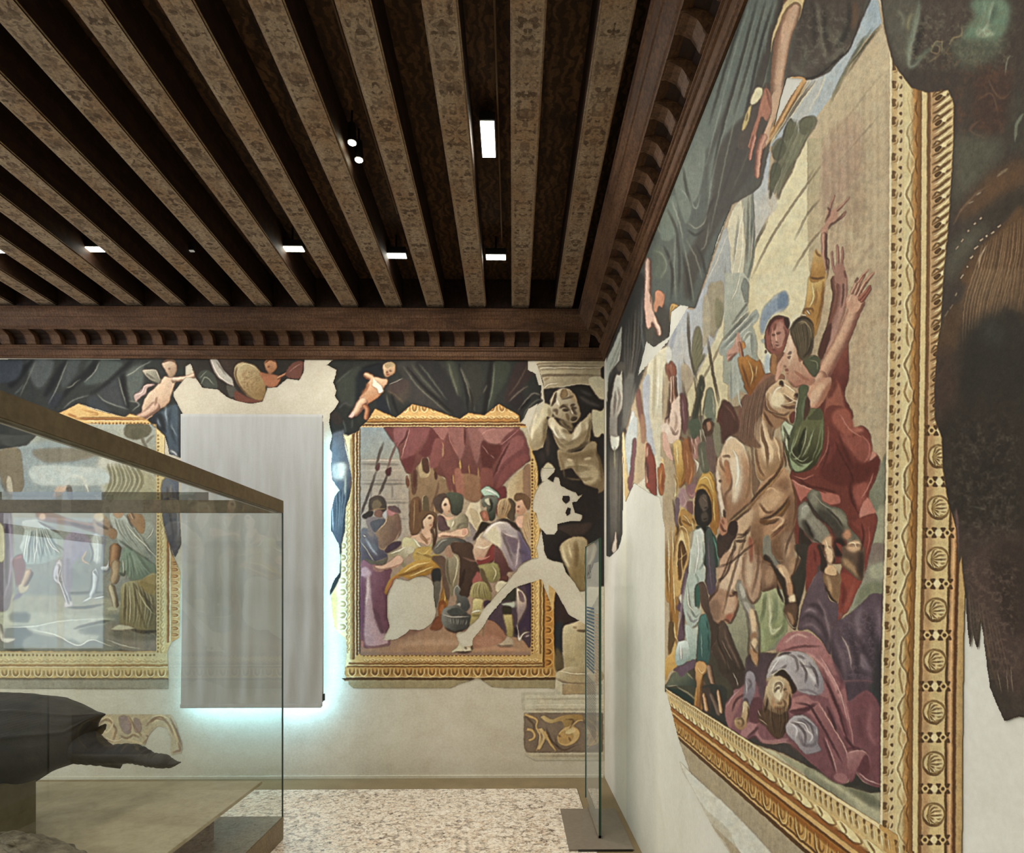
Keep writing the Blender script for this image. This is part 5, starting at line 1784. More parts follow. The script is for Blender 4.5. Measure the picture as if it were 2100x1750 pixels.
CURTR='''
# ================= right hand curtain
o 0 0 1
i 3 1800 -30 1815 60 1832 130 1870 180 1905 190 1945 183 1958 215 1956 300 1945 470 1936 560 1930 660 1922 720 1917 800 1918 860 1933 900 1934 960 1945 1030 1962 1085 1966 1160 1972 1140 1980 1220 1985 1300 1990 1330 1994 1295 2000 1320 2006 1336 2010 1265 2016 1300 2022 1350 2030 1410 2042 1440 2060 1480 2090 1470 2130 1480 2170 -30
b 1
l 4a4037 1800 -60 1815 60 1832 130 1870 180 1905 190 1945 183 1958 215 1956 300 1945 470 1936 560 1930 660 1922 720 1917 800 1918 860 1933 900 1934 960 1945 1030 1962 1085 1966 1160 1972 1140 1980 1220 1985 1300 1990 1330 1994 1295 2000 1320 2006 1336 2010 1265 2016 1300 2022 1350 2030 1410 2042 1440 2060 1480 2090 1470 2170 1480 2170 -60
C 1800 -60 1815 60 1832 130 1870 180 1905 190 1945 183 1958 215 1956 300 1945 470 1936 560 1930 660 1922 720 1917 800 1918 860 1933 900 1934 960 1945 1030 1962 1085 1966 1160 1972 1140 1980 1220 1985 1300 1990 1330 1994 1295 2000 1320 2006 1336 2010 1265 2016 1300 2022 1350 2030 1410 2042 1440 2060 1480 2090 1470 2170 1480 2170 -60
o 1800 0 5.833
b 8
p 5d594c 20 0 500 0 420 700 300 800 150 500
p 52453c 540 0 1080 0 1000 500 700 520 440 660
p 5a5e4e 900 500 1500 440 1400 700 1000 800
p 4e3a30 1200 900 1600 850 1500 1500 1200 1700 1150 1100
p 4b463c 1600 1200 1750 1100 1750 1750 1550 1750
b 6
p 6f8a72 1130 0 1540 0 1560 300 1420 480 1180 470 1000 460 1080 300 1160 200
b 3
p 9cae92 1180 340 1300 340 1400 400 1340 440 1200 440
s a0b09a 7 1380 0 1340 250 1260 360
s 7f9a82 10 1280 0 1260 250
s 4f6655 8 1420 60 1340 300
s 7b8572 14 500 0 440 350 380 600 380 740
s 8d9682 7 515 60 430 480 370 720 420 800 600 600
s 5e6656 8 420 760 560 640 700 520
s a09a6c 6 410 160 370 260 360 370
s 8a8a78 5 230 120 300 200 300 350
s 352e27 12 560 200 480 500 440 660
b 1.2
a .8
s 9a8a68 4 640 520 660 560 700 500 800 500
s a3946c 3 770 470 770 640
s 8f7c58 4 660 560 640 620 720 640 740 560 680 540
s 9a8860 4 850 540 900 460 1000 420 1000 310
s 7a6444 4 860 560 820 640 900 640
s 8a7654 3 600 760 760 640
s 7b6248 3 1000 700 900 800
s 8a8a74 4 1590 660 1550 720 1520 900
s 6e5440 4 1300 900 1400 1100 1500 1180 1600 1080
s 735844 3 1200 1200 1360 1120 1440 1350
s 6e5642 4 1220 1440 1100 1560 1300 1660
s 7d8670 8 1750 1350 1660 1500 1640 1700
a .4
n 6a4632 1 12 560 600 1700 1750
n 7d7a62 1 9 100 0 1750 900
a 1
o 1800 280 5.833
b 10
p 5c5a4a 950 0 1500 60 1300 480 1000 700 900 900 900 300
p 6b4e34 1350 450 1750 280 1750 600 1500 720 1200 900 950 1000 1050 820
p 433b30 1300 900 1750 600 1750 850 1450 1000 1250 1150
p 5f5c4c 1000 1200 1300 1050 1200 1250 1000 1500 850 1750 820 1500
b 4
p 664a30 1000 1750 1200 1350 1500 1050 1750 850 1750 1750
b 1
s 8a7458 7 1560 380 1420 480
s 7a5e44 5 1320 590 1240 640 1160 700 1080 790 1000 880 900 1060
s a08c74 4 1240 660 1180 710
s 98846a 4 1150 770 1090 810
s c8b090 5 1300 1300 1230 1440 1200 1600
o 0 0 1
S ddc9a8 4 4 2014 446 2008 451
S ddc9a8 4 4 2002 457 1996 461
S ddc9a8 4 4 1988 471 1984 476
S d0bc9c 3.5 3.5 1976 490 1971 497
S e6d6b4 6 5 2026 482 2021 486
S ddc9a8 4 4 2040 474 2032 480
S ddc9a8 4 4 2053 461 2045 467
S ddc9a8 4 4 2017 489 2009 495
S ddc9a8 4 4 2007 504 1997 512
S ddc9a8 4 4 1996 524 1989 531
S d4c4a4 5 4 1985 545 1982 550
S ccbc9c 3.5 3.5 1976 563 1970 572
S b8a88c 3 3 1963 600 1958 608
S b0a088 3 3 1955 625 1948 634
S a09078 3 3 1945 637 1938 650
S c4b090 3 3 1966 505 1960 512
# fringe
o 1800 560 5.833
b 3
G 7d6144 453a30 1150 0 1100 1000 1150 -60 1750 -60 1750 500 1500 400 1450 900 1000 1000 850 700 1000 300
f b08e68 5a4028 2.2 15 1230 -330 1120 0 1010 400 990 900 1750 -700 1720 -200 1600 200 1480 560
f 8a6a4a 4a3626 2.4 7 1500 -100 1440 200 1400 520 1800 -200 1760 200 1720 460
p 5d4630 820 500 980 380 960 900 760 1000 700 900
b 12
p 37322b 1150 600 1750 500 1750 1750 1000 1750 950 1100
p 4c3a30 700 1000 900 950 950 1750 700 1750
p 3f3f39 1250 600 1450 600 1500 800 1300 850
o 1800 840 5.833
p 3a322a 850 0 1750 0 1750 1750 1100 1750 800 700
p 4e3f38 900 1400 1750 1500 1750 1750 1000 1750
b 1.5
s 5d5d50 2.4 1340 1300 1400 1400
s 55554a 2.4 1100 1150 1300 1200
a .35
n 6e6256 1 10 800 0 1750 1750
n 2c2620 1 16 700 0 1750 1750
a 1
s 6e5450 7 940 1180 950 1400 960 1750
o 1800 1120 5.833
b 8
p 55433c 1050 200 1750 0 1750 1750 1350 1400 1200 900
p 41342d 1350 100 1750 0 1750 1000 1500 900
a .3
n 7a6458 1 8 1000 0 1750 1750
a 1
c
b .9
a .85
f 5a483c 8a7560 1.3 9 1060 500 1080 900 1110 1080 1440 900 1560 1400 1640 1750
s 4e3e34 2.5 1050 300 1080 800 1110 1080
s 4e3e34 2 1130 900 1180 1150 1220 1260
s 54443a 2.5 1240 900 1300 1300 1400 1600 1460 1750
s 6a563f 2 1280 1000 1340 1350 1440 1700
s a08c6c 1.6 1200 850 1240 1100 1290 1350
s a8987c 1.6 1430 1500 1480 1750
s b0a084 1.6 1590 1450 1620 1750
s b0a084 1.4 1540 1480 1560 1750
s 564438 2 1680 1300 1700 1750
a 1
'''
def paint_right():
    cv=Canvas('cfc8b4'); H=hexc; rr=random.Random(3)
    for t in (RIGHT_DATA,FIX0,RIGHT_DATA2,RIGHT_DATA3,RIGHT_DATA4,RIGHT_DATA5,RIGHT_DATA6,FIX,FIX2): run(cv,t)
    cv.tr=(0,0,1); cv.clip=None; cv.al=1
    # -------- gilded frame, right upright (bands follow the slight bow of the painted edge)
    ys=np.array([-60,560,860,1140,1270,1420,1600,1810]); dx=np.array([3,0,-4,-9,-13,-16,-17,-18.])
    def E(x,y): return x+np.interp(y,ys,dx)
    Y=np.linspace(100,1790,40)
    def band(x0,x1,col,soft=.6,y0=100,y1=1790,al=1):
        Y=np.linspace(y0,y1,40); cv.poly(H(col),np.vstack([np.stack([E(x0,Y),Y],1),np.stack([E(x1,Y),Y],1)[::-1]]),smooth=False,soft=soft,al=al)
    y_=np.linspace(90,1790,30); q=np.vstack([np.stack([E(1822,y_),y_],1),np.stack([E(1990,y_),y_],1)[::-1]])
    x,y,m=cv.mask(q,0); cv.ids[y:y+m.shape[0],x:x+m.shape[1]][m>.5]=2
    # trimmed against the bare plaster right of it
    band(1822,1990,'c9a468'); band(1822,1829,'e9dab2'); band(1829,1852,'dcc491'); band(1829,1838,'cba564',1.5,al=.6)
    band(1852,1886,'e0cd96'); band(1870,1888,'b98544',3); band(1880,1889,'8a5c28',1.6,al=.8)
    band(1888,1902,'e3cb90',.6); band(1901,1907,'7c5224',1.2); band(1907,1960,'dcc084',1); band(1906,1922,'b98a5c',4,al=.75)
    band(1955,1959,'6e4c24',.7); band(1960,1974,'c8925a'); band(1962,1968,'dfb078',1); band(1971,1976,'6e431c',1)
    yy=100
    k=0
    while yy<1790:   # bead row: dark notch, eye and slit alternating
        e=lambda v:float(E(v,yy))
        cv.poly(H('86612a'),[(e(1829),yy-8),(e(1836),yy-7),(e(1833),yy),(e(1836),yy+6),(e(1829),yy+7)],smooth=False,soft=.6)
        cv.poly(H('6a4c1e'),[(e(1843),yy+4),(e(1848),yy-3),(e(1847),yy+5),(e(1843),yy+8)],smooth=True,soft=.5)
        cv.poly(H('7d5c2a'),[(e(1842),yy+21),(e(1848),yy+19),(e(1847),yy+26)],smooth=False,soft=.5)
        cv.stroke(H('f2e2b6'),2,2,[(e(1838),yy+16),(e(1842),yy+8),(e(1849),yy-6)],soft=.6)
        cv.stroke(H('97713a'),1.4,1.4,[(e(1831),yy+12),(e(1837),yy+8),(e(1840),yy-3)],soft=.5)
        yy+=37.0; k+=1
    # winding ribbon band
    pts=[]; n=0
    for yy in range(190,1790,14):
        ph=(yy-190)/118*2*math.pi; pts.append((float(E(1869+9*math.sin(ph)+2.2*math.sin(2.7*ph),yy)),yy))
    cv.stroke(H('8a6228'),2.2,2.2,pts,soft=.6)
    pts2=[(float(E(1868-8*math.sin(p)-2*math.sin(2.3*p),yy)),yy) for yy in range(190,1790,14) for p in [(yy-190)/118*2*math.pi+.6]]
    cv.stroke(H('a87c3c'),2,2,pts2,soft=.6)
    cv.stroke(H('f3e6b8'),5,5,[(a-4,b) for a,b in pts],soft=1.6,al=.8)
    for i in range(28):
        yy=200+i*58+rr.uniform(-8,8); x0=float(E(1876,yy)); cv.stroke(H('e0a04c'),5,3,[(x0-3,yy),(x0+2,yy+20),(x0-2,yy+42)],soft=1.3,al=.75)
        cv.stroke(H('774c1c'),2.4,2.4,[(x0+4,yy+8),(x0+1,yy+26),(x0+5,yy+44)],soft=.8)
    # shell medallions and triple beads
    for i in range(-1,15):
        yc=1250-105.6*4+105.6*(i-5)-105.6+106*1 if False else 1250+105.0*(i-9)
        cx=float(E(1932,yc)); sk=1 if yc<860 else 0
        def X(u,v): # local frame; the upper ones lean
            return (cx+u, yc+v-(u*.9 if sk else 0))
        if sk:
            for m in range(6):
                yo=yc-52+m*17.5
                cv.stroke(H('7a5722'),3.2,1.6,[(cx-22,yo+16),(cx-8,yo+8),(cx+10,yo-6),(cx+24,yo-16)],soft=.6)
                cv.stroke(H('f1e0aa'),4,2.4,[(cx-18,yo+22),(cx-2,yo+12),(cx+12,yo),(cx+24,yo-8)],soft=.9)
                cv.stroke(H('9a7436'),1.6,1.2,[(cx-10,yo+24),(cx+4,yo+14),(cx+18,yo+4)],soft=.5)
                if m%3==0:
                    cv.poly(H('6a4a1e'),[(cx-16,yo+2),(cx-8,yo-6),(cx-2,yo-4),(cx-10,yo+5)],soft=.5); cv.poly(H('ecd9a4'),[(cx+4+5*math.cos(a),yo-8+6*math.sin(a)) for a in np.linspace(0,6.28,10,endpoint=False)],soft=.6)
                    cv.stroke(H('6e4e20'),2.4,2,[(cx-20,yo-4),(cx-12,yo-16),(cx-2,yo-12)],soft=.6)
            continue
        ring=[X(24*math.cos(a),23*math.sin(a)) for a in np.linspace(0,2*np.pi,18,endpoint=False)]
        cv.poly(H('8f6c34'),ring,soft=.7); cv.poly(H('dcc186'),[(cx+(a-cx)*.9,b+(yc-(b))*.1) for a,b in ring],soft=.7)
        for a in np.linspace(-1.25,1.25,7):
            cv.stroke(H('84622c'),2,1.3,[X(-13,3),X(-13+34*math.cos(a)*.5,3+20*math.sin(a)),X(-12+35*math.cos(a)*.9,2+21*math.sin(a))],soft=.5)
            cv.stroke(H('f1dfa8'),2.4,2,[X(-9+10*math.cos(a+.2),4+10*math.sin(a+.2)),X(-10+32*math.cos(a+.2)*.85,3+20*math.sin(a+.2))],soft=.6)
        cv.stroke(H('6e4e20'),3,2,[X(-22,8),X(-12,21),X(5,24),X(17,17)],soft=.8)
        yb=yc-52
        for u in (-17,1,19):
            bx=float(E(1932,yb))+u; by=yb-(u*.9 if sk else 0)
            for sx in (-9,9):
                cv.poly(H('6a4a1e'),[(bx+sx-5,by-10),(bx+sx+5,by-10),(bx+sx,by-1)],smooth=False,soft=.5); cv.poly(H('6a4a1e'),[(bx+sx-5,by+10),(bx+sx+5,by+10),(bx+sx,by+1)],smooth=False,soft=.5)
            cv.poly(H('ecd9a4' if u==1 else 'd8ba7c'),[(bx+8*math.cos(a),by+8.5*math.sin(a)) for a in np.linspace(0,6.28,12,endpoint=False)],soft=.6)
            if u!=1: cv.poly(H('70501f'),[(bx+3*math.cos(a),by+3*math.sin(a)) for a in np.linspace(0,6.28,8,endpoint=False)],soft=.5)
    # -------- bottom rail of the frame: bands fan along the depth of the wall
    VX,VY=1052,1212; u0,u1=311,900
    def KP(x,kk): return (x,VY+kk*(x-VX))
    def edge_l(kk): return 1365+max(0,(kk-.72))*150
    def kb(k0,k1,col,soft=.6,al=1,x1=1815):
        q=[KP(edge_l(k0),k0),KP(x1,k0),KP(x1,k1),KP(edge_l(k1),k1)]; cv.poly(H(col),q,smooth=False,soft=soft,al=al)
    # corner: bands stop where they meet the upright
    def xr(kk): return float(E(1822+max(0,(kk-.645))*300,1700))
    for a,b in ((.64,.90),):
        q=[KP(edge_l(a),a),KP(xr(a),a),KP(xr(b)+8,b),KP(edge_l(b),b)]; x,y,m=cv.mask(np.array(q),0); cv.ids[y:y+m.shape[0],x:x+m.shape[1]][m>.5]=2
    for k0,k1,c,s in ((.636,.90,'d2a45c',.5),(.636,.65,'f0dcaa',.5),(.65,.70,'dcbf82',.8),(.70,.755,'e6c684',.8),(.735,.757,'a8642a',2),(.757,.779,'e2b46e',.6),(.779,.787,'6e4218',.8),(.787,.815,'a8641f',2.5),(.81,.868,'d8a456',2),(.868,.884,'e3b976',.8),(.862,.867,'7a4f20',.5),(.884,.897,'6b4820',1)):
        q=[KP(edge_l(k0),k0),KP(xr((k0+k1)/2),k0),KP(xr((k0+k1)/2),k1),KP(edge_l(k1),k1)]; cv.poly(H(c),q,smooth=False,soft=s)
    # motifs: equal steps in depth -> 1/(x-VX)
    s=1/311.
    step=.112/984.
    i=0
    while s>1/830.:
        x0=VX+1/s; w=(1/s)**2*step; x1=x0+w
        def Q(t,kk): return KP(x0+t*w,kk)
        if x0<xr(.75):
            for h in range(4):  # bead row of small notches
                t=h/4.; cv.poly(H('8d642c'),[Q(t+.02,.652),Q(t+.10,.652),Q(t+.06,.668)],smooth=False,soft=.4)
                cv.stroke(H('a07c40'),1.2+w*.03,1,[Q(t+.06,.668),Q(t+.1,.692)],soft=.5); cv.stroke(H('f4e4b4'),1+w*.04,1,[Q(t+.14,.662),Q(t+.2,.692)],soft=.5)
            cv.poly(H('f3dfa4'),[Q(.0,.712),Q(.3,.702),Q(.75,.708),Q(1.0,.722),Q(.7,.738),Q(.25,.734)],soft=.7)
            cv.stroke(H('8a5a24'),1+w*.035,1,[Q(-.05,.742),Q(.3,.738),Q(.75,.742),Q(1.05,.722),Q(.8,.706)],soft=.6)
            cv.stroke(H('9a6a30'),1+w*.02,1,[Q(.15,.706),Q(.4,.722),Q(.3,.74)],soft=.5)
            cv.stroke(H('b86a28'),2+w*.05,2,[Q(.2,.748),Q(.6,.75)],soft=1,al=.8)
        if x0<xr(.86)+10:
            cv.stroke(H('ecc57c'),1.6+w*.09,1.6+w*.06,[Q(.08,.80),Q(.14,.845),Q(.36,.862),Q(.6,.845),Q(.66,.80)],soft=.6)
            cv.stroke(H('7d501c'),1+w*.03,1,[Q(.02,.80),Q(.08,.85),Q(.36,.869),Q(.66,.852),Q(.72,.80)],soft=.5)
            cv.stroke(H('8a5a22'),1+w*.04,1,[Q(.24,.80),Q(.27,.835),Q(.37,.846),Q(.48,.832),Q(.5,.80)],soft=.5)
            cv.stroke(H('7d501c'),1+w*.05,1,[Q(.86,.815),Q(.86,.858)],soft=.5)
        s-=step; i+=1
    # painted ledge under the frame
    q=[KP(edge_l(.9),.9),KP(1950,.9),KP(1950,1.02),KP(edge_l(1.02)+4,1.02)]
    cv.poly(H('b8a88a'),q,smooth=False,soft=.8); x,y,m=cv.mask(np.array(q),0); M=cv.ids[y:y+m.shape[0],x:x+m.shape[1]]; M[(m>.5)&(M==0)]=5
    run(cv,'o 1340 1410 5.147\nb 1.5\np e0ded0 285 800 420 930 800 1270 1250 1750 1280 1900 1000 1900 780 1500 560 1300 400 1050\np b9a98a 520 1330 640 1480 820 1640 950 1800 1000 1900 900 1900 760 1640 640 1500\ni 5 275 780 420 930 800 1270 1250 1750 1280 1900 900 1900 640 1500 400 1050 300 880'); cv.tr=(0,0,1)
    # repaint the upright's lower end over the rail corner
    run(cv,CURT); cv.clip=None; cv.al=1; cv.tr=(0,0,1); cv.soft=1
    run(cv,CURTR)
    cv.clip=None; cv.al=1
    # fine fresco grain
    warp(cv)
    return cv
FAR_DATA='''
# ================= far wall: right hand fresco. curtain first
b 1
o 660 730 7
i 3 70 130 160 60 2960 60 2960 200 3070 260 3110 420 3150 420 3140 640 3180 640 2960 760 2900 900 2640 1200 2600 1300 2450 1400 1800 1200 560 1020 540 1080 440 1120 380 1140 300 1110 330 1300 420 1700 450 2000 350 2300 330 2500 280 2700 270 3150 230 3250 160 3380 120 3450 120 3370 170 3230 250 3120 270 2900 240 2700 130 2500 130 2250 180 2030 250 1930 150 1780 130 1600 150 1400 120 1340 120 1280 150 1150 100 960 120 830 200 740 240 660 190 580 210 500 160 380 200 270 210 200 110 150
l 2f302c 70 130 160 60 2960 60 2960 200 3070 260 3110 420 3150 420 3140 640 3180 640 2960 760 2900 900 2640 1200 2600 1300 2450 1400 1800 1200 560 1020 540 1080 440 1120 380 1140 300 1110 330 1300 420 1700 450 2000 350 2300 330 2500 280 2700 270 3150 230 3250 160 3380 120 3450 120 3370 170 3230 250 3120 270 2900 240 2700 130 2500 130 2250 180 2030 250 1930 150 1780 130 1600 150 1400 120 1340 120 1280 150 1150 100 960 120 830 200 740 240 660 190 580 210 500 160 380 200 270 210 200 110 150
b 3
p 3d423a 220 400 440 200 560 160 560 500 460 740 260 640
p 1d2328 520 240 860 120 860 260 620 560 500 740
p 3d3936 1080 100 1700 80 1900 600 1600 800 1280 680 1240 400
p 404438 1780 80 1900 100 2000 600 1900 560
p 2b2a2a 1350 100 1700 100 2080 800 1950 870 1700 620
p 4a4038 930 470 1100 340 1240 360 1260 560 1160 680 1000 560
b 1.5
s 6d6c5c 3 1170 150 1260 280 1380 440 1620 660 1860 860
s 4f5246 5 1280 110 1450 330 1700 600
s 1e1c1a 5 1220 150 1440 420 1700 660 1900 840
s 55584c 4 1390 110 1560 320 1800 640
s 5f6250 6 1820 100 1880 350 1960 570
s 1c1c1a 6 1960 100 2060 420 2100 800
s 56584a 4 2000 180 2080 400
s 60523f 3 930 500 1050 560 1180 700
s 62665c 4 930 560 960 760 980 860
s 1f1e1e 6 1000 540 1040 700 1100 840
s 555a52 3 200 400 300 300 440 190
s 16181a 4 580 190 760 130 860 110
s 4a4b48 4 240 760 330 680 420 720
p 232830 780 700 860 560 1000 860 880 820
s 575c58 3 300 920 330 1000 350 1100
s 4f544c 3 440 900 430 1040
p 3a302c 110 860 200 800 300 900 260 980 180 980
s 74706a 2 980 410 1080 360 1160 320
b 1
o 940 730 6.774
b 2.4
p 3a3f34 480 100 720 120 640 400 520 560 480 700 420 800
p 1d1a18 430 100 480 100 430 560 380 800 330 820
p 3a2a28 820 100 1050 120 1100 200 900 420 700 640 640 600
p 34342c 60 120 300 120 320 500 200 640
p 2c2426 700 620 900 500 880 760 760 720
b 1.3
s 5f6454 4 500 100 480 400 400 780
s 4f5048 4 30 150 160 450 230 780
s 6f6c5c 3 20 160 120 420 180 640
s 5c4a40 3 960 130 840 360 700 560
s 6a5c50 4 960 420 820 520 700 640
s 625a4e 3 340 520 400 400
s 736e64 4 830 760 1020 530 1150 550
s 5b5c54 4 920 1000 920 800 1080 620 1160 620
s 1b1718 5 860 740 1000 600
s 16130f 4 1090 200 1180 420
s 2a2620 6 160 440 200 640 190 760
# left lower torn curtain with pale fringe
o 660 960 7
b 2
G 62636a 4a4a55 200 -120 200 1000 150 -500 320 -560 450 250 380 500 330 800 300 1100 260 1150 150 980 140 500 200 350 150 200 110 -100
b 3
p a89e94 160 -60 360 -60 330 150 220 180 150 120
p d0c8b8 230 -60 330 -60 320 120 240 120
p 45484f 190 380 380 300 400 120 440 260 340 700 300 1000 200 900
b 1.4
f 32363e 8d9096 2.4 4 170 300 200 600 190 900 400 300 340 600 290 1000
s a09888 6 340 100 330 400
s 7a4e40 3 420 120 400 300
s b9bcc0 3 150 540 160 900
'''
FAR_SCENE='''
o 660 730 7
b 1
i 2 300 1115 360 1150 470 1110 530 1080 560 1020 640 950 760 760 900 820 1060 890 1300 690 1500 740 1980 905 2100 820 2330 850 2540 690 2830 850 2830 960 2920 980 3100 1500 3350 1500 3360 1750 3080 2750 3150 3200 3340 3720 3340 4640 360 4670 330 4560 360 4200 340 4060 240 3980 180 3900 150 3700 130 3450 160 3380 230 3250 270 3150 280 2700 330 2500 340 2200 400 2000 440 1800 400 1500 330 1200
# gilded frame of the right hand fresco
l d7ad66 300 1115 360 1150 470 1110 530 1080 560 1020 640 950 760 760 900 820 1060 890 1300 690 1500 740 1980 905 2100 820 2330 850 2540 690 2840 850 2850 1000 3150 1500 3350 1500 3360 4650 330 4670 330 4560 360 4200 340 4060 240 3980 180 3900 150 3700 130 3450 160 3380 230 3250 270 3150 280 2700 330 2500 340 2200 400 2000 440 1800 400 1500 330 1200
# scene
i 1 555 1025 2820 1025 3000 1500 3000 4300 555 4300
G c3b79a a07c66 1500 1000 1500 4200 548 1020 2990 1020 2990 4300 548 4300
'''
FAR_SCENE2='''
o 660 730 7
b 1
# sky + wall
G 8d9aa0 9c9c90 700 1000 700 1500 552 1028 960 1028 1060 1250 1200 1480 552 1500
b 3
n a8aca6 .5 12 552 1030 1040 1500
b 1
G a79c8c b3a494 700 1480 900 2300 552 1480 1120 1480 1300 1700 1300 2500 1150 2700 552 2700
s cfc0b0 3 552 1500 1120 1500
s 7d756c 3 552 1550 1130 1560
s b8aa9c 4 552 1640 1180 1640
s 8a8078 2 552 1790 1230 1790
s 7f776e 3 552 1840 1240 1840
s 9c9084 2 552 2060 1260 2060
s 7f776e 2 700 1840 700 2060
s 7f776e 2 1010 1840 1010 2060
s 8d857c 2 880 2060 880 2340
s 7f776e 2.4 552 2110 1270 2110
s 8a8078 2 552 2340 1280 2340
s 7f776e 2 1100 2110 1080 2340
# arcade / town view in the middle
G a0825e 8c6c4e 1300 1500 1500 2400 1250 1600 1700 1500 1860 1700 1960 2100 1600 2300 1260 2500
p b59c74 1380 1500 1500 1500 1560 1700 1460 1760 1400 1720
p c4b08a 1640 1500 1700 1480 1740 1640 1780 1780 1700 1700
p 5c3c2c 1440 1480 1520 1480 1540 1640 1500 1680 1450 1620
p 6d4a38 1280 1660 1340 1620 1370 1700 1350 1960 1300 1960
p 6a5a40 1440 2100 1480 2000 1530 2100 1530 2440 1440 2460
s c0ac88 2 1440 2240 1450 2040 1490 2000
p 7c5638 1280 2100 1420 2060 1430 2460 1280 2560
s a8845a 3 1330 2060 1320 2500
s 5e3e2a 3 1400 2060 1410 2400
s c49c6c 4 1620 2140 1620 2350
s 7a5a44 4 1680 1800 1640 2000 1560 2200
# red drapery of honour
G 83504a 744039 1800 1000 1800 1700 890 1025 2830 1025 2900 1300 3000 1500 2700 1680 2500 2000 2400 2100 2300 2050 2100 2020 1900 1980 1800 1750 1640 1700 1500 1400 1340 1620 1280 1700 1220 1680 1130 1490 1100 1350 1040 1250 970 1150
b 1.6
p 6f3a3a 900 1030 1030 1030 1040 1240 960 1140
p 935a5a 1040 1030 1240 1030 1210 1160 1090 1310 1040 1230
p a06660 1600 1030 1820 1030 1760 1200 1700 1190
p 8a4e4e 1260 1030 1560 1040 1460 1230 1250 1480 1130 1470 1200 1250
p 6e3434 1580 1050 1700 1200 1620 1560 1560 1420 1480 1480 1370 1400 1300 1640 1240 1640 1150 1500 1380 1400 1500 1220
p 9a625c 1830 1030 2030 1030 2060 1280 2000 1480 1940 1460 1850 1240
p 7d4640 1760 1220 1830 1120 1900 1360 1960 1500 1920 1640 1850 1960 1760 1700 1700 1480
p 8d504c 1620 1200 1750 1230 1730 1440 1640 1600 1540 1560
p 94605a 2090 1030 2260 1030 2360 1040 2300 1300 2220 1560 2140 1300
p 66302c 2300 1240 2450 1260 2620 1320 2500 1500 2400 1640 2300 1560
p a8716a 2270 1040 2640 1040 2760 1060 2560 1260 2380 1250 2290 1120
p 7d4444 2600 1200 2840 1060 2960 1300 2960 1440 2740 1560 2500 1800 2440 1780 2560 1500
p 985a58 2640 1280 2840 1140 2900 1300 2640 1500 2500 1700
p 8a4a48 2560 1700 2800 1460 2980 1420 2900 1560 2640 1800 2480 2050
b 1
s c48a82 3 1260 1050 1210 1220 1140 1470
s 5c2a28 3 1240 1060 1200 1180 1100 1300
s b4786e 2.4 1600 1040 1700 1170 1760 1210
s b07068 2.4 1820 1060 1850 1240 1960 1440
s 5c2a28 3 2050 1040 2060 1280
s c08880 2 2290 1130 2380 1070 2500 1050
s bc8078 2 2300 1280 2360 1360 2400 1420
s b87a74 2.4 2840 1050 2620 1240 2560 1270
s 5a2826 3 2700 1240 2560 1500 2460 1740
s b8807a 2 2420 1420 2480 1480
# tassels
b .8
s c98c64 2.4 1730 1240 1745 1310
s b07c60 5 1740 1300 1735 1460
s 6f4424 4 1640 1600 1640 1720
s c99c58 4.5 1980 1490 1990 1640
s b88850 3 2110 1560 2120 1700
s b08050 4 2240 1600 2250 1800
s 8e5c40 5 1220 1720 1240 1900
s 5e3628 6 1330 1640 1330 1900
s 5e3628 6 1490 1480 1500 1660
s 5e3628 5 1630 1660 1640 1780
s 7a4a34 6 1230 1760 1240 1870
s d6a860 3 1880 1700 1900 1850
# pilaster & pale column on right
b 1.4
G d8c49c b8986c 2650 1600 2900 1600 2620 2340 2640 1980 2680 1820 2860 1640 2960 1600 2990 1560 2990 2100 2940 2100 2880 2160 2760 2300 2700 2340
p 9a7458 2900 1620 2980 1560 2990 1700 2990 2120 2900 1980
p e0cfae 2050 2280 2180 2020 2260 2000 2300 2300 2340 2400 2290 2580 2240 2700 2200 2600 2100 2440
p c9b28c 2120 2200 2240 2260 2260 2500 2200 2460
p 9a6e50 1960 1700 2300 1750 2300 2000 2200 2100 2000 2000
p a86a58 1900 1650 2000 1640 2040 1980 1940 2000
p 8a4c44 2280 1640 2440 1640 2440 1960 2300 1960
p 7c3638 2440 1960 2520 1900 2640 1900 2620 2300 2480 2240
'''
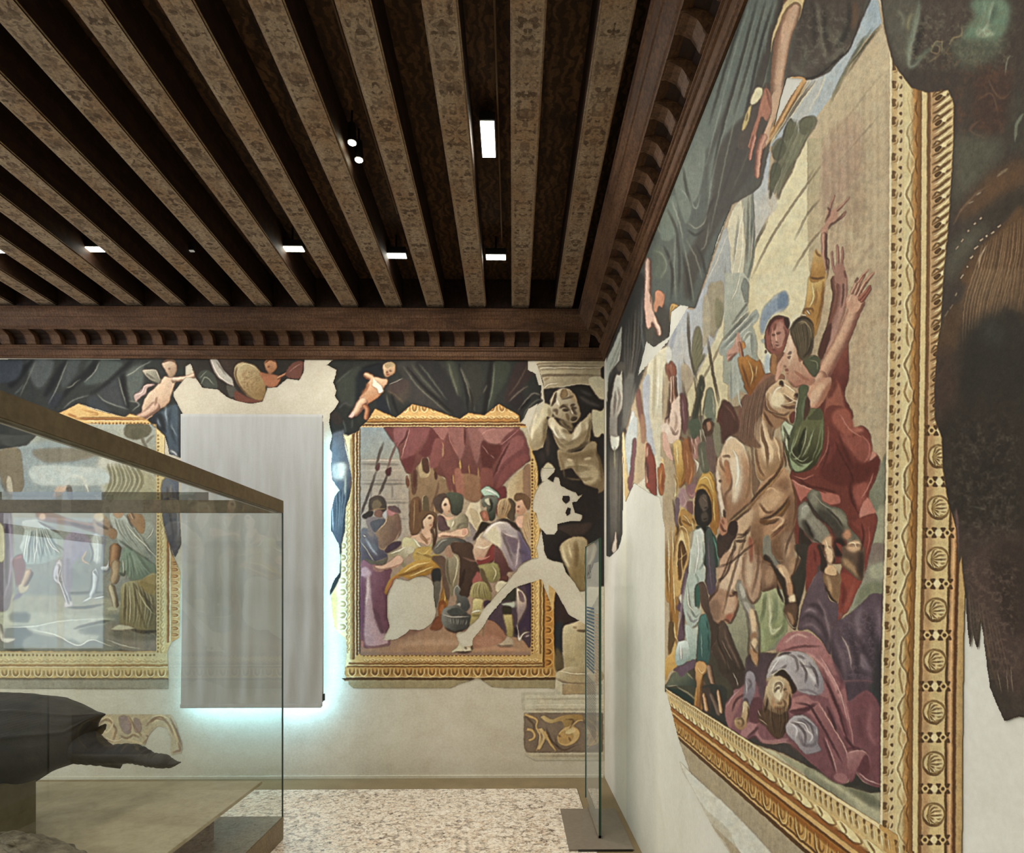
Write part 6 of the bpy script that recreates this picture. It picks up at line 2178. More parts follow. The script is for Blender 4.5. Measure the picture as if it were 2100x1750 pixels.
FAR_FIG='''
# ---------- soldiers left (tile c 660,960 s7)
o 660 960 7
b 1
s 4e4038 3 790 20 700 300 600 560 560 680
s 4e4038 3 960 60 880 250 810 400
p 5a2c2c 920 60 940 20 990 -10 980 100 940 110
p 6a3c3a 780 -40 830 -60 820 20 780 40
s 5a4a42 3 890 -370 820 -180 780 20
s 6a3434 2 1090 -380 1000 -180 940 40
g 5e4e42 453c36 700 420 900 640 700 440 800 400 880 430 920 520 920 600 860 640 760 600 690 640 680 520
p 7d6a50 740 470 820 460 860 540 780 600 720 580
s b08860 3 690 620 760 600 840 590 920 580
p 8a6050 760 620 850 610 880 680 820 720 760 680
p 3e342e 590 680 680 620 740 640 680 720 600 720
p 8a7c7c 640 720 760 700 900 740 900 850 760 930 680 900
p 5f6068 700 780 900 740 880 880 760 920
p b8b4b4 860 680 920 610 960 700 920 740
b 1.2
g a08266 7a5a4c 800 800 1100 900 960 640 1060 620 1130 760 1130 930 1060 1040 900 1180 800 1130 760 990 790 900 900 800
s d0b090 4 800 900 900 800 940 700
s c0a080 2.4 780 1100 880 1170 1040 1050 1120 900
p b87a78 940 600 980 560 1060 590 1080 640 1000 690 940 660
p 6a5050 940 570 1060 550 1130 640 1060 640
p 4f3a48 900 1190 1000 1080 1130 1060 1100 1130 940 1220
g 7a7880 585060 600 950 800 1300 560 900 700 900 800 1000 820 1150 900 1200 940 1280 760 1350 600 1380 555 1320
b 2
s a8b0bc 7 620 1010 720 1160 800 1260
s 6d7480 8 720 1060 800 1200
s 8d7f7a 8 660 880 740 1000
b 1
s c8c0b0 2.4 560 1060 660 1200 760 1360
s e4e0dc 4 590 960 640 1000
p 6b6455 620 1300 800 1340 940 1280 900 1380 700 1400
# pink table cloth
g 9a6a7c 7c4a58 600 1500 900 1600 555 1400 700 1380 850 1400 980 1440 1000 1480 980 1560 1020 1800 980 2080 1020 2160 940 2340 990 2480 980 2540 900 2560 660 2590 580 2540 555 2480
b 2
p c8a4b0 555 1450 640 1420 720 1500 680 1560 560 1560
p c0989c 640 1560 690 1560 720 1900 760 2150 900 2350 960 2520 800 2560 640 2560 600 2400 590 2000 630 1700
s dbbcb8 6 655 1560 655 1800 620 2000
s b48c90 7 680 1900 740 2140 820 2300
s 6e4450 10 760 2000 860 2300 900 2360
s 6e3e4c 12 880 1700 960 2000 900 2200
s 7c4c62 10 580 1560 575 2400
b 1
s 8c6058 3 650 2560 760 2580 900 2550 980 2520
p b87c70 560 2480 600 2500 600 2560 560 2570
p a8756c 740 1390 900 1440 850 1500 740 1470
# floor
g a8806a b18866 1000 2250 1200 2700 640 2590 950 2560 1000 2440 1200 2280 1500 2230 1760 2190 2000 2250 2950 2300 3000 2350 3000 2600 2900 2640 555 2640 555 2580
b 3
s c09878 12 1100 2540 1700 2500 2300 2560
s 8d6654 10 1000 2450 1300 2360 1500 2260
s 946a56 8 1900 2360 2060 2280
b 1
# woman queen
p 6a4c34 1400 700 1440 640 1520 620 1620 640 1660 720 1640 860 1600 880 1640 1020 1600 1180 1590 940 1440 860 1380 760
g ecccA8 c8987a 1460 740 1600 860 1460 740 1540 660 1610 700 1600 800 1580 880 1520 900 1470 860 1440 780
p 7d5a3c 1400 640 1480 620 1600 640 1640 700 1540 650 1450 740 1430 860 1380 820 1380 720
s 4a2e22 2 1530 720 1570 715
s a05040 2 1550 820 1580 830
p e0b494 1460 860 1560 890 1580 1020 1540 1120 1440 1080 1300 1050 1280 980 1400 940
s b07c60 2.4 1400 960 1480 1040 1560 1000
s 5c3424 3 1620 760 1640 980 1580 1180
s 9c7448 3 1400 920 1480 1020 1520 1100
g d8cfa0 b09a64 1300 1000 1500 1300 1290 1010 1400 1120 1460 1180 1540 1110 1600 1080 1560 1250 1660 1220 1690 1330 1500 1340 1320 1320 1300 1200 1160 1160 1140 1080 1180 1000
s f0eac8 5 1310 1010 1400 1120 1460 1190
p c8a454 1330 1170 1540 1130 1580 1200 1560 1260 1660 1240 1680 1320 1400 1350 1320 1310
s 8a6a30 2 1340 1220 1500 1260 1650 1300
s e0c070 3 1360 1200 1460 1240 1560 1160
g d0c4a4 9c8c68 1200 1150 1100 1350 1300 1120 1330 1200 1250 1250 1180 1330 1220 1400 1150 1420 1120 1300 960 1270 960 1220 1050 1180 1180 1140
s ece2c4 4 980 1230 1100 1190 1200 1140
p e4b498 1120 1260 1170 1320 1130 1390 1000 1440 900 1460 780 1440 770 1400 860 1400 950 1360 1060 1270
s b07860 2 1140 1380 1000 1440 860 1460
g d8a848 a87428 1300 1350 1400 1600 1250 1380 1400 1330 1640 1330 1720 1400 1780 1560 1830 1780 1800 2000 1820 2100 1740 2200 1680 2140 1690 1900 1740 1700 1680 1450 1560 1520 1300 1600 1130 1560 1060 1640 960 1720 940 1820 900 1780 960 1620 1100 1500
b 1.2
s f0c878 5 1180 1500 1340 1400 1560 1350
s 8a5a20 3 1060 1560 1280 1500 1500 1400
s f0cc80 4 1260 1560 1440 1480 1600 1420
s 8c5c24 3 1700 1420 1760 1600 1700 1900
s f0c060 5 1730 1600 1780 1800 1750 1950
s c07048 5 940 1780 1000 1640 1100 1540
p 94501f 1680 1940 1740 1900 1780 1960 1760 2100 1700 2150 1670 2050
p b46a34 1700 1980 1750 1960 1740 2080 1700 2100
p 343230 1580 1480 1680 1440 1720 1500 1700 1620 1660 1700 1600 1650
p 6a6254 1600 1650 1700 1640 1690 1800 1650 2000 1600 1900
p 8d4f30 1560 2300 1660 2130 1740 2180 1720 2300 1600 2330
b 1
# attendant woman behind
p 5e4a40 1610 440 1680 380 1780 370 1820 440 1720 500 1730 640 1680 630 1610 540
g 5c6250 454a3c 1850 380 1950 640 1790 370 1900 350 2000 380 2030 460 2000 620 1940 680 1860 640 1840 500
g f0d2b0 d0a080 1740 480 1840 620 1740 460 1790 420 1830 470 1850 560 1830 640 1790 680 1740 620 1710 540
s 3f2a22 3 1760 540 1790 520
s a05848 2 1820 620 1840 630
p e8bc9c 1720 660 1800 700 1870 700 1900 700 1860 760 1780 770 1700 720
s 9a7a4a 2 1760 740 1830 770 1900 720
g dccda8 8d8268 1800 750 2050 800 1780 760 1900 720 2000 650 2080 700 2100 800 2080 860 1960 880 1880 900 1800 860 1740 780
s f0e8c8 5 1900 740 1860 860
s 7a705c 3 1940 880 1980 820 2080 790
p 6a4c4c 1660 700 1740 700 1800 830 1840 880 1760 900 1680 880
p f0c4a4 1660 960 1720 920 1840 920 1960 880 2060 860 2100 900 2090 960 2000 1000 1850 990 1740 980 1680 1000
p e0a48c 2040 870 2080 900 2080 950 2020 960
s a06c54 2 1700 980 1840 990 2040 1000
g 7c786c 54504c 1700 1000 1900 1200 1600 1150 1700 1040 1860 1000 2000 1020 2100 1060 2140 1080 2030 1090 1920 1060 1820 1120 1700 1220 1640 1240
s a8a498 4 1620 1160 1720 1060 1800 1030
p 9a8c88 2100 780 2180 860 2240 940 2210 1020 2160 1080 2080 1060 2060 1010 2140 960
g 5c4234 4a3428 1900 1100 2200 1700 1860 1080 2000 1070 2160 1100 2200 1300 2280 1400 2240 1560 2140 1700 2100 1850 1980 1860 1980 1500 1990 1350 1960 1250 1880 1200
s 7d5c50 5 2020 1280 2140 1330 2240 1340
s 3a281f 6 2050 1450 2000 1700
s 8a4a48 3 2200 1260 2260 1330
b 1.2
g a89c80 8a7c60 1800 1250 1900 1600 1790 1260 1850 1220 1940 1240 1980 1340 1970 1480 1940 1700 1860 1850 1790 1700 1760 1460
s ccc09c 5 1890 1240 1950 1330 1930 1500 1880 1700
s 6a6048 4 1800 1300 1800 1500 1850 1700
p b08870 1760 1180 1820 1100 1860 1180 1890 1260 1840 1300 1790 1260
p 6e5444 1580 1300 1700 1260 1780 1330 1770 1500 1820 1700 1830 1850 1800 1900 1740 1700 1700 1440
# ewer and basin
g 7a7a72 4a4a48 1900 1750 2050 2000 1900 1720 1950 1680 1990 1740 1980 1820 2060 1840 2100 1900 2120 2000 2060 2060 2000 2080 1960 2030 1920 2000 1940 1880 1920 1800
s c4c0b0 2.4 1900 1840 1900 1740 1950 1690 1990 1760
p b8b8b0 1930 1960 1980 1930 2000 1980 1960 2020
g 8a8880 4a4844 1750 2070 2000 2200 1720 2080 1780 2000 1960 1980 2080 2080 2160 2140 2140 2240 2050 2320 1900 2340 1780 2290 1720 2220
s d0ccc0 3 1740 2110 1900 2140 2120 2130
p 4a4c48 1800 2060 1940 2010 2020 2080 1900 2120
f b4b0a4 3c3a38 1.6 8 1780 2160 1800 2240 2080 2180 2060 2260
s 2c2a28 3 1760 2290 1900 2350 2040 2320
'''
FAR_FIG2='''
# ---------- king group (tile d 900,960 s7)
o 900 960 7
b 1
p b4d0bc 600 320 640 280 700 260 780 300 840 350 880 420 840 440 760 400 680 420 620 380
s e4ece0 5 660 310 740 330 820 380
s 5e7868 3 800 400 850 440
g 7d8274 3c4034 660 440 800 700 620 440 700 400 800 420 850 470 820 560 800 720 740 760 700 700 690 560 640 560
p ccc8ac 650 450 720 430 740 540 680 520
s 2a2c24 3 740 440 760 560 720 640
p a86a50 600 640 680 620 720 700 700 760 640 760 610 700
p c88068 630 640 670 640 680 700 640 720
g d8b88c a88458 860 450 1000 650 850 480 940 430 1010 460 1040 560 1000 680 920 740 850 700 830 600
s 6e4c30 2 900 560 940 600
b 1.4
f 7a5c3c dcc498 1.6 5 880 440 840 560 860 680 1010 480 980 600 940 700
b 1
p 5e4c38 1000 440 1080 480 1100 560 1080 740 1040 760 980 680 1040 560
g e0b090 b88464 1120 520 1240 680 1100 540 1140 460 1210 450 1260 520 1250 620 1180 680 1120 660 1090 600
p 7c5a3c 1080 440 1120 370 1240 380 1310 460 1290 600 1250 560 1200 450 1120 470
s 4a3020 2 1130 560 1160 555
s a0503c 2 1120 620 1150 630
p e8b89c 1120 700 1200 680 1260 740 1240 840 1160 860 1090 800
p c8a478 1240 640 1310 700 1330 900 1330 1180 1260 1100 1200 900
f 9a7c5c dcc49c 1.6 4 1180 860 1260 1050 1310 1180 1300 700 1320 900 1330 1100
b 1.2
p 3c3024 500 1040 560 900 620 780 740 800 900 730 1040 760 1140 860 1220 1000 1310 1180 1320 1250 1200 1200 700 900
g d8ccc4 8a7884 700 850 1200 1300 620 980 680 860 780 790 880 760 980 770 1060 840 1160 920 1230 1050 1320 1220 1330 1340 1180 1390 1090 1480 1030 1460 940 1250 880 1160 800 1100 640 1000
b 2
p 6a5a78 1140 900 1230 1060 1310 1200 1320 1340 1200 1370 1180 1200 1150 1000
p 7a6474 920 900 1100 1010 1140 1040 1130 1200 1060 1220 960 1000
p ddd0b0 660 980 720 880 820 830 880 960 900 1100 860 1160 780 1100
s f4ece0 6 660 960 740 850 860 780 960 800
s e4d4d0 5 820 830 900 920 1120 1010
s 4a3a40 3 900 900 960 1060 1080 1420
s c8b4bc 6 1150 1040 1130 1240 1100 1450
s 5f4f68 6 1160 1180 1280 1260
s a8949c 5 960 1150 1020 1300 1080 1440
b 1.2
g e0bfa0 b07860 560 1100 700 1400 480 1180 520 1080 600 1000 700 1040 780 1100 810 1200 780 1300 680 1380 560 1380 500 1280
p 923c38 720 1180 780 1100 820 1180 800 1300 700 1400 600 1420 540 1330 640 1320
s f0d8bc 6 540 1130 640 1150 720 1120
s d88c78 4 540 1280 640 1310 740 1260
s 5e2420 3 560 1380 680 1410 790 1310
g 7c4a48 5e3432 850 1150 950 1500 800 1140 880 1180 1000 1420 1060 1480 980 1500 960 1640 900 1620 860 1500 800 1400
g b0a468 7a7040 700 1400 850 1650 560 1400 700 1370 800 1360 860 1400 880 1560 800 1640 700 1630 640 1540 600 1480
s d8cc98 4 760 1400 820 1500 780 1620
p b05c54 480 1600 560 1480 600 1560 640 1640 500 1680
p 6e5a3c 590 1460 640 1480 760 1760 700 1760 620 1600
b 1
# legs (tile f 900,1180 s6)
o 900 1180 6
b 1
g c0b078 847640 450 80 600 300 440 90 540 80 600 120 650 260 620 310 540 290 400 280 380 220 400 150
f 6e6234 d8ca94 1.6 6 450 100 400 180 390 270 560 100 590 180 620 280
g dcd090 b4a060 420 300 520 500 430 290 540 300 530 400 540 440 520 480 500 520 440 600 380 660 380 560 400 470 410 400
s eee8c8 5 400 460 460 440 520 440
s 8a7a40 3 390 490 460 500 510 490
p 4a3444 560 320 640 320 580 400 560 400
p ddd0b0 690 120 760 60 860 40 880 90 760 210 700 200
p 6a3c34 740 60 800 0 850 20 840 80 780 60
# right purple drape & leg
p 54404c 640 560 600 520 720 380 780 300 960 140 1100 110 1130 120 1130 850 1040 800 940 760 820 740 720 600
b 1.4
p 3c3a2c 780 300 880 200 950 160 950 310 880 310
p b8bcac 770 350 860 330 940 320 940 400 880 400 800 380
g d8c484 a08c50 780 480 920 700 790 480 890 470 910 560 920 700 900 770 840 760 820 640
p 3c3422 780 400 840 380 890 410 890 470 790 470
g ccb89c b8a084 700 800 900 880 690 860 800 800 840 750 900 780 920 860 860 880 740 880
s 3c2c24 2.4 700 860 780 880 920 870
g ecdcc0 a08884 950 200 1060 400 950 160 1000 170 1080 270 1080 380 1040 480 970 600 960 480 950 300
p 7c6068 980 200 1030 230 1050 330 1000 300
p 443048 1060 120 1130 120 1130 700 1060 640 1000 700 980 640 1080 440 1090 280
s f0e4d0 5 960 600 980 760 1000 800 1040 720 1120 700
s d8c4c8 4 1060 760 1120 740
s 2e2028 6 940 640 960 740
p a87458 600 560 700 590 820 740 700 860 440 900 420 800 470 740 540 740
b 2.4
p b98468 440 800 620 740 760 780 700 860 500 880
s c89474 8 440 910 700 900 980 920
b 1
p d8c8a8 160 930 280 880 330 880 400 890 410 930 300 950 180 950
s 3f2e20 2 170 945 300 955 410 940
s 5a4a34 2 320 880 340 910
s 3f2e20 2 410 860 410 930
s 8f7256 3 560 600 540 760
'''
FAR_FRAME='''
# ---------- cherub above right painting (tile a)
o 660 730 7
b 1
i 4 870 120 940 80 1040 90 1070 200 1000 300 950 330 950 420 880 470 880 520 830 540 800 600 660 680 680 820 620 920 600 800 540 740 480 800 460 880 380 880 470 700 520 580 640 370 590 290 590 230 760 290 880 280
g e8c8a0 b4845c 900 120 1000 300 870 140 930 90 1020 90 1060 160 1050 240 990 290 920 310 880 250
s 8a4a38 4 930 230 950 250
s a04838 3 930 270 970 280
s 5c3a2c 2 970 210 1000 220
p b49a70 900 120 960 90 1040 100 1060 160 1000 150 940 180
t 8a5438 d8a880 ecc8a0 13 14 600 260 680 300 740 330
g e8c4a0 b87c54 720 300 800 600 740 300 860 320 940 330 950 390 900 450 880 520 820 590 720 660 620 700 560 660 540 600 620 480 660 380
p e8e0c8 740 320 800 380 850 420 880 470 880 520 820 540 790 480 720 430 730 380
t 8a5a48 dcac88 f0ccac 24 13 640 620 560 700 500 800 430 860
t 7a4430 b87850 c88c64 12 9 600 700 650 770 640 860 620 920
p e4bcb0 380 870 440 800 470 830 450 890 400 890
b 2
s 9c5c34 5 560 560 640 460 660 380
b 1
s c8c0b4 2 970 410 1060 380 1160 325
p 4a3c38 960 440 1080 370 1220 350 1240 420 1140 540 1000 520
# telamon (white figure) tile b 940,730 s6.774
o 940 730 6.774
b 1
'''
TELAMON='''
o 0 0 1
b .8
i 6 1104 940 1145 940 1145 1180 1128 1160 1116 1130 1109 1080 1104 1030
l 2e2622 1104 940 1145 940 1145 1180 1128 1160 1116 1130 1109 1080 1104 1030
o 940 730 6.774
b 1
i 6 1070 75 2060 70 2060 1150 2060 1700 2080 2400 2070 4900 1330 4900 1330 3700 1250 3300 1260 2000 1130 1560 1020 1320 980 1000 1180 430 1140 260
# capital of the painted pillar
g d4c4a0 b0a080 1200 80 1400 430 1075 78 2050 75 2040 300 2020 480 1900 620 1820 400 1600 400 1350 440 1190 465 1180 350 1140 260 1080 180
C 1075 78 2050 75 2040 300 2020 480 1900 620 1820 400 1600 400 1350 440 1190 465 1180 350 1140 260 1080 180
s 8d7d62 2.4 1090 180 1180 110 2040 110
s 8a7a60 2.4 1120 200 1190 140 2020 150
s efe2c4 3 1150 210 1230 170 2000 170
s 7d6c54 3 1160 300 1240 270 1990 270
s 9a8a6c 2 1140 250 1210 190 2000 190
s efe2c4 3 1190 450 1260 400 1400 380
s a08a6a 3 1190 350 1260 300
c
p cfc4a4 1800 330 1900 280 2050 320 2060 600 1960 610 1860 480
p 2b2a26 1990 180 2050 160 2060 300 1990 290
# dark drapery around the figure
l 2e2926 1190 470 1540 430 1700 400 1820 420 1900 540 1960 610 2060 620 2060 710 1980 760 1850 760 1880 1130 2020 1080 2060 1120 2070 1800 2080 2700 2060 3200 1800 3200 1320 3100 1300 2400 1100 1500 1030 1320 1180 1280 1240 1000 1200 600
b 2
s 4f4844 8 1680 560 1800 640 1960 700
s 4a4644 6 1700 480 1860 560
s 4a3c36 8 1240 1100 1240 1400
s 3d3230 10 1160 1330 1180 1500
b 1
# bare plaster islands
p cfc6a4 1190 1520 1250 1470 1330 1540 1330 1620 1230 1680 1160 1700 1150 1620
# torso
g b8a27c 7a6444 1500 1200 1700 2000 1380 1300 1500 1330 1680 1320 1820 1190 1920 1200 1930 1350 2000 1550 2040 1800 1980 1900 1800 1900 1660 1870 1560 1800 1440 1650 1380 1450
b 3
p c8b48c 1480 1480 1700 1500 1900 1520 1960 1700 1800 1800 1560 1700
p 8c7450 1400 1340 1640 1360 1880 1300 1860 1420 1600 1440
s 8a7450 4 1640 1400 1660 1700 1660 1860
s 7a6444 4 1480 1560 1640 1580 1860 1560
p c8b088 1560 1660 1620 1640 1640 1700 1580 1720
b 1
# arms
g d4c6a0 a89470 1060 900 1200 1200 1190 660 1290 700 1300 840 1230 860 1210 1000 1210 1150 1140 1290 1030 1310 990 1200 980 1080 1040 960 1120 820
b 2.4
s e8dcb8 10 1190 720 1130 900 1030 1060 1020 1180
s 8a7450 6 1220 860 1200 1020 1210 1120 1150 1240
s 9a8460 5 1260 720 1280 860
b 1
g d8c8a4 ac9670 1450 1000 1600 1200 1240 880 1320 840 1400 940 1500 1010 1570 1080 1640 960 1760 860 1830 780 1850 900 1840 1080 1820 1200 1740 1260 1600 1320 1500 1340 1400 1290 1340 1180 1300 1040 1240 960
b 2.4
s e8dcbc 12 1300 900 1380 1060 1500 1160
s 8a7452 4 1340 980 1420 1160 1560 1220
s efe2c2 14 1700 960 1650 1080 1580 1180
s 8f7a58 4 1820 900 1780 1060 1600 1220
s 6e5a3c 4 1440 1020 1560 1080
s dccba4 10 1780 900 1800 1050
b 1
# head
g dccdae a08c6c 1350 500 1600 850 1270 620 1320 520 1420 450 1540 460 1620 540 1660 640 1690 740 1700 830 1640 920 1540 940 1420 900 1330 840 1280 740
p 9a7c54 1420 560 1440 480 1490 460 1520 540 1460 590
p b89c74 1520 480 1620 540 1650 640 1580 620
b 1.4
s 4a3a28 4 1450 750 1540 740
s 4a3a28 4 1580 680 1600 760 1640 820
s e8dcc0 6 1570 770 1600 810
s 4a3a28 5 1570 870 1640 860
s 7a6444 5 1500 800 1540 900
s efe4c8 8 1360 600 1400 700
s 6e5a40 4 1310 760 1360 760 1370 820
s 3a2c1c 4 1340 860 1460 930 1560 1020
s 8a7450 4 1440 700 1530 680
p 8d7a58 1400 900 1580 940 1580 1050 1480 1000
b 1
p cfc6a4 1850 760 1900 740 1980 760 2060 700 2060 1120 2000 1080 1960 1130 1890 1120 1850 960
# lower: dark cloth, legs (tile d 900,960 s7)
o 900 960 7
b 1
l 2f2622 1440 150 1480 120 1900 0 2100 250 2280 300 2300 700 2200 900 2100 1000 1960 960 1500 960 1390 640
b 1.6
p 43342c 1700 850 2000 800 2200 800 2080 950 1800 1000
b 1
p cfc5a2 1430 260 1540 150 1640 200 1660 130 1720 140 1750 250 1850 310 1960 350 2000 400 2060 380 1980 480 1910 490 1950 640 2060 680 2030 760 1900 760 1700 800 1700 900 1660 950 1540 950 1430 830 1400 650 1340 600 1370 400
i 0 1430 260 1540 150 1640 200 1660 130 1720 140 1750 250 1850 310 1960 350 2000 400 2060 380 1980 480 1910 490 1950 640 2060 680 2030 760 1900 760 1700 800 1700 900 1660 950 1540 950 1430 830 1400 650 1340 600 1370 400
p cfc5a2 1480 0 1660 0 1650 60 1540 170 1480 190 1460 100
i 0 1480 0 1660 0 1650 60 1540 170 1480 190 1460 100
p 2f2622 1780 400 1870 400 1880 460 1820 520 1770 460
i 6 1780 400 1870 400 1880 460 1820 520 1770 460
p 2f2622 1850 560 1890 580 1880 660 1840 690 1820 640
i 6 1850 560 1890 580 1880 660 1840 690 1820 640
p 2f2622 1660 620 1690 700 1690 830 1640 760
g 2f2622 241c18 1500 1000 1700 1400 1480 900 1700 880 1900 1000 1740 1100 1760 1300 1900 1600 1960 1750 1760 1600 1620 1420 1500 1380 1480 1100
g c4b088 8c7448 1750 1050 2000 1500 1730 1180 1760 1080 1880 1000 1960 980 2100 1000 2140 1100 2100 1300 2120 1480 2100 1600 2120 1750 1950 1750 1860 1500 1780 1340
b 2.4
s dccca4 9 1780 1120 1800 1280 1880 1440
s 7a6038 7 1960 1050 1980 1250 1960 1450
s e0d0a4 6 1860 1100 1900 1300
b 1
# torn plaster band across lower fresco
o 900 1180 6
g d2c8a6 cdc2a0 500 100 900 0 160 960 240 850 210 740 240 700 330 690 380 620 480 540 540 420 640 320 700 240 840 90 900 0 960 -60 1000 -120 1140 -200 1300 -220 1400 -180 1520 -150 1560 -40 1660 80 1760 250 1840 430 1840 640 1740 560 1600 490 1440 200 1300 60 1240 50 1100 100 960 140 880 200 780 310 620 500 540 640 420 780 410 870 330 880
'''
FAR_LOW='''
i 0 330 690 380 620 480 540 540 420 640 320 700 240 840 90 900 0 960 -60 1000 -120 1140 -200 1300 -220 1400 -180 1520 -150 1560 -40 1660 80 1760 250 1840 430 1840 640 1740 560 1600 490 1440 200 1300 60 1240 50 1100 100 960 140 880 200 780 310 620 500 540 640 420 780 410 870 330 880 280 870 230 800 220 720
# bits right of the frame below the loss
p 3c2a24 1440 210 1550 380 1620 500 1720 550 1540 620 1510 700 1510 980 1440 980 1420 640
b 2
p 2c3438 1430 620 1520 600 1500 960 1450 940
p 6a5a3c 1440 900 1520 980 1530 1150 1440 1180
b 1
g 4a3c34 6a5040 1600 300 1700 400 1560 120 1620 160 1740 360 1820 420 1740 400
# foot & column shaft & base
g d2c29a b8a67c 1550 700 1750 900 1520 660 1640 600 1740 570 1840 640 1840 1180 1600 1180 1540 1060
b 3
n a8946a .5 9 1520 660 1840 1160
b 1
g dcc8a4 b49c74 1650 600 1800 680 1640 620 1720 570 1820 610 1830 660 1740 700 1680 680
s 5a4428 2.4 1700 680 1780 690 1830 670
s 8a7450 2 1650 640 1700 650
g dccca4 b4a078 1450 1180 1600 1320 1440 1210 1500 1160 1620 1120 1840 1160 2000 1180 2010 1290 1840 1330 1600 1320 1460 1280
s 8a6a48 2.4 1440 1270 1560 1320 1840 1335 1980 1310
s eee2c0 3 1480 1180 1640 1210 1960 1220
l b49a70 1520 1340 2000 1340 2000 1465 1520 1465
i 6 1430 1270 2040 1320 2040 1480 1440 1480 1420 1400
l d4c8a8 1430 1280 1520 1320 1520 1460 1430 1380
l ddd2b4 1440 1470 2100 1470 2100 1520 1440 1520
# plinth lines & scroll panel (tile 2: 560,1380 s2.5)
o 560 1380 2.5
i 8 1270 100 1700 100 1700 205 1700 450 1340 450 1290 420 1280 300 1285 200 1275 190
G d6cdb4 cbbfa2 1300 110 1400 440 1290 115 1700 115 1700 440 1340 440 1290 410
s a89a7c 1.2 1290 135 1700 135
s 9d8e70 1.4 1280 190 1700 190
s efe8d2 1.4 1290 165 1700 165
s a3957a 1.4 1330 428 1700 428
s b1a488 1.2 1350 452 1640 452
s efe8d2 1.4 1310 415 1700 415
l 8f7a66 1288 208 1690 208 1690 405 1300 408 1288 380
b .8
g e4c890 b08c50 1340 220 1500 300 1370 230 1390 218 1430 240 1480 220 1570 215 1590 240 1540 250 1500 300 1480 250 1420 262
S dcb878 6 3 1290 215 1350 240 1350 280 1370 330 1360 380 1350 400
S dcb878 7 5 1300 290 1330 300 1340 330 1310 350
S e4c488 9 6 1370 285 1390 330 1360 395
S d8b474 8 4 1390 300 1420 360 1450 400
e dcb878 1515 325 62 48 -30
e c8a060 1500 330 40 32 -30
e e8cc90 1525 300 30 16 -20
s 6e5238 2 1440 320 1460 380 1500 395 1560 370
s 6e5238 1.6 1460 315 1475 330
s 6e5238 1.6 1515 330 1525 350
S d8b474 5 3 1500 295 1560 250 1590 245
s 6e5238 1.6 1500 240 1540 245 1520 285
s 6e5238 2 1290 220 1330 260 1340 300
s 5e4834 2 1400 280 1430 350 1480 390
S c8a468 6 3 1600 230 1650 270 1660 330 1610 390
s 5e4834 2 1590 250 1640 300 1620 370
s e8d09c 2 1370 300 1360 370
'''
LEFT0='''
o 0 1020 4.374
b 1
# scene: hazy landscape
i 9 -400 -656 1405 -656 1405 1395 -400 1395
G a4a99c 8c8c7c 600 -656 600 0 -400 -656 1405 -656 1405 0 -400 0
G a0a29a 7f8074 600 0 600 1395 -400 0 1405 0 1405 1395 -400 1395
'''
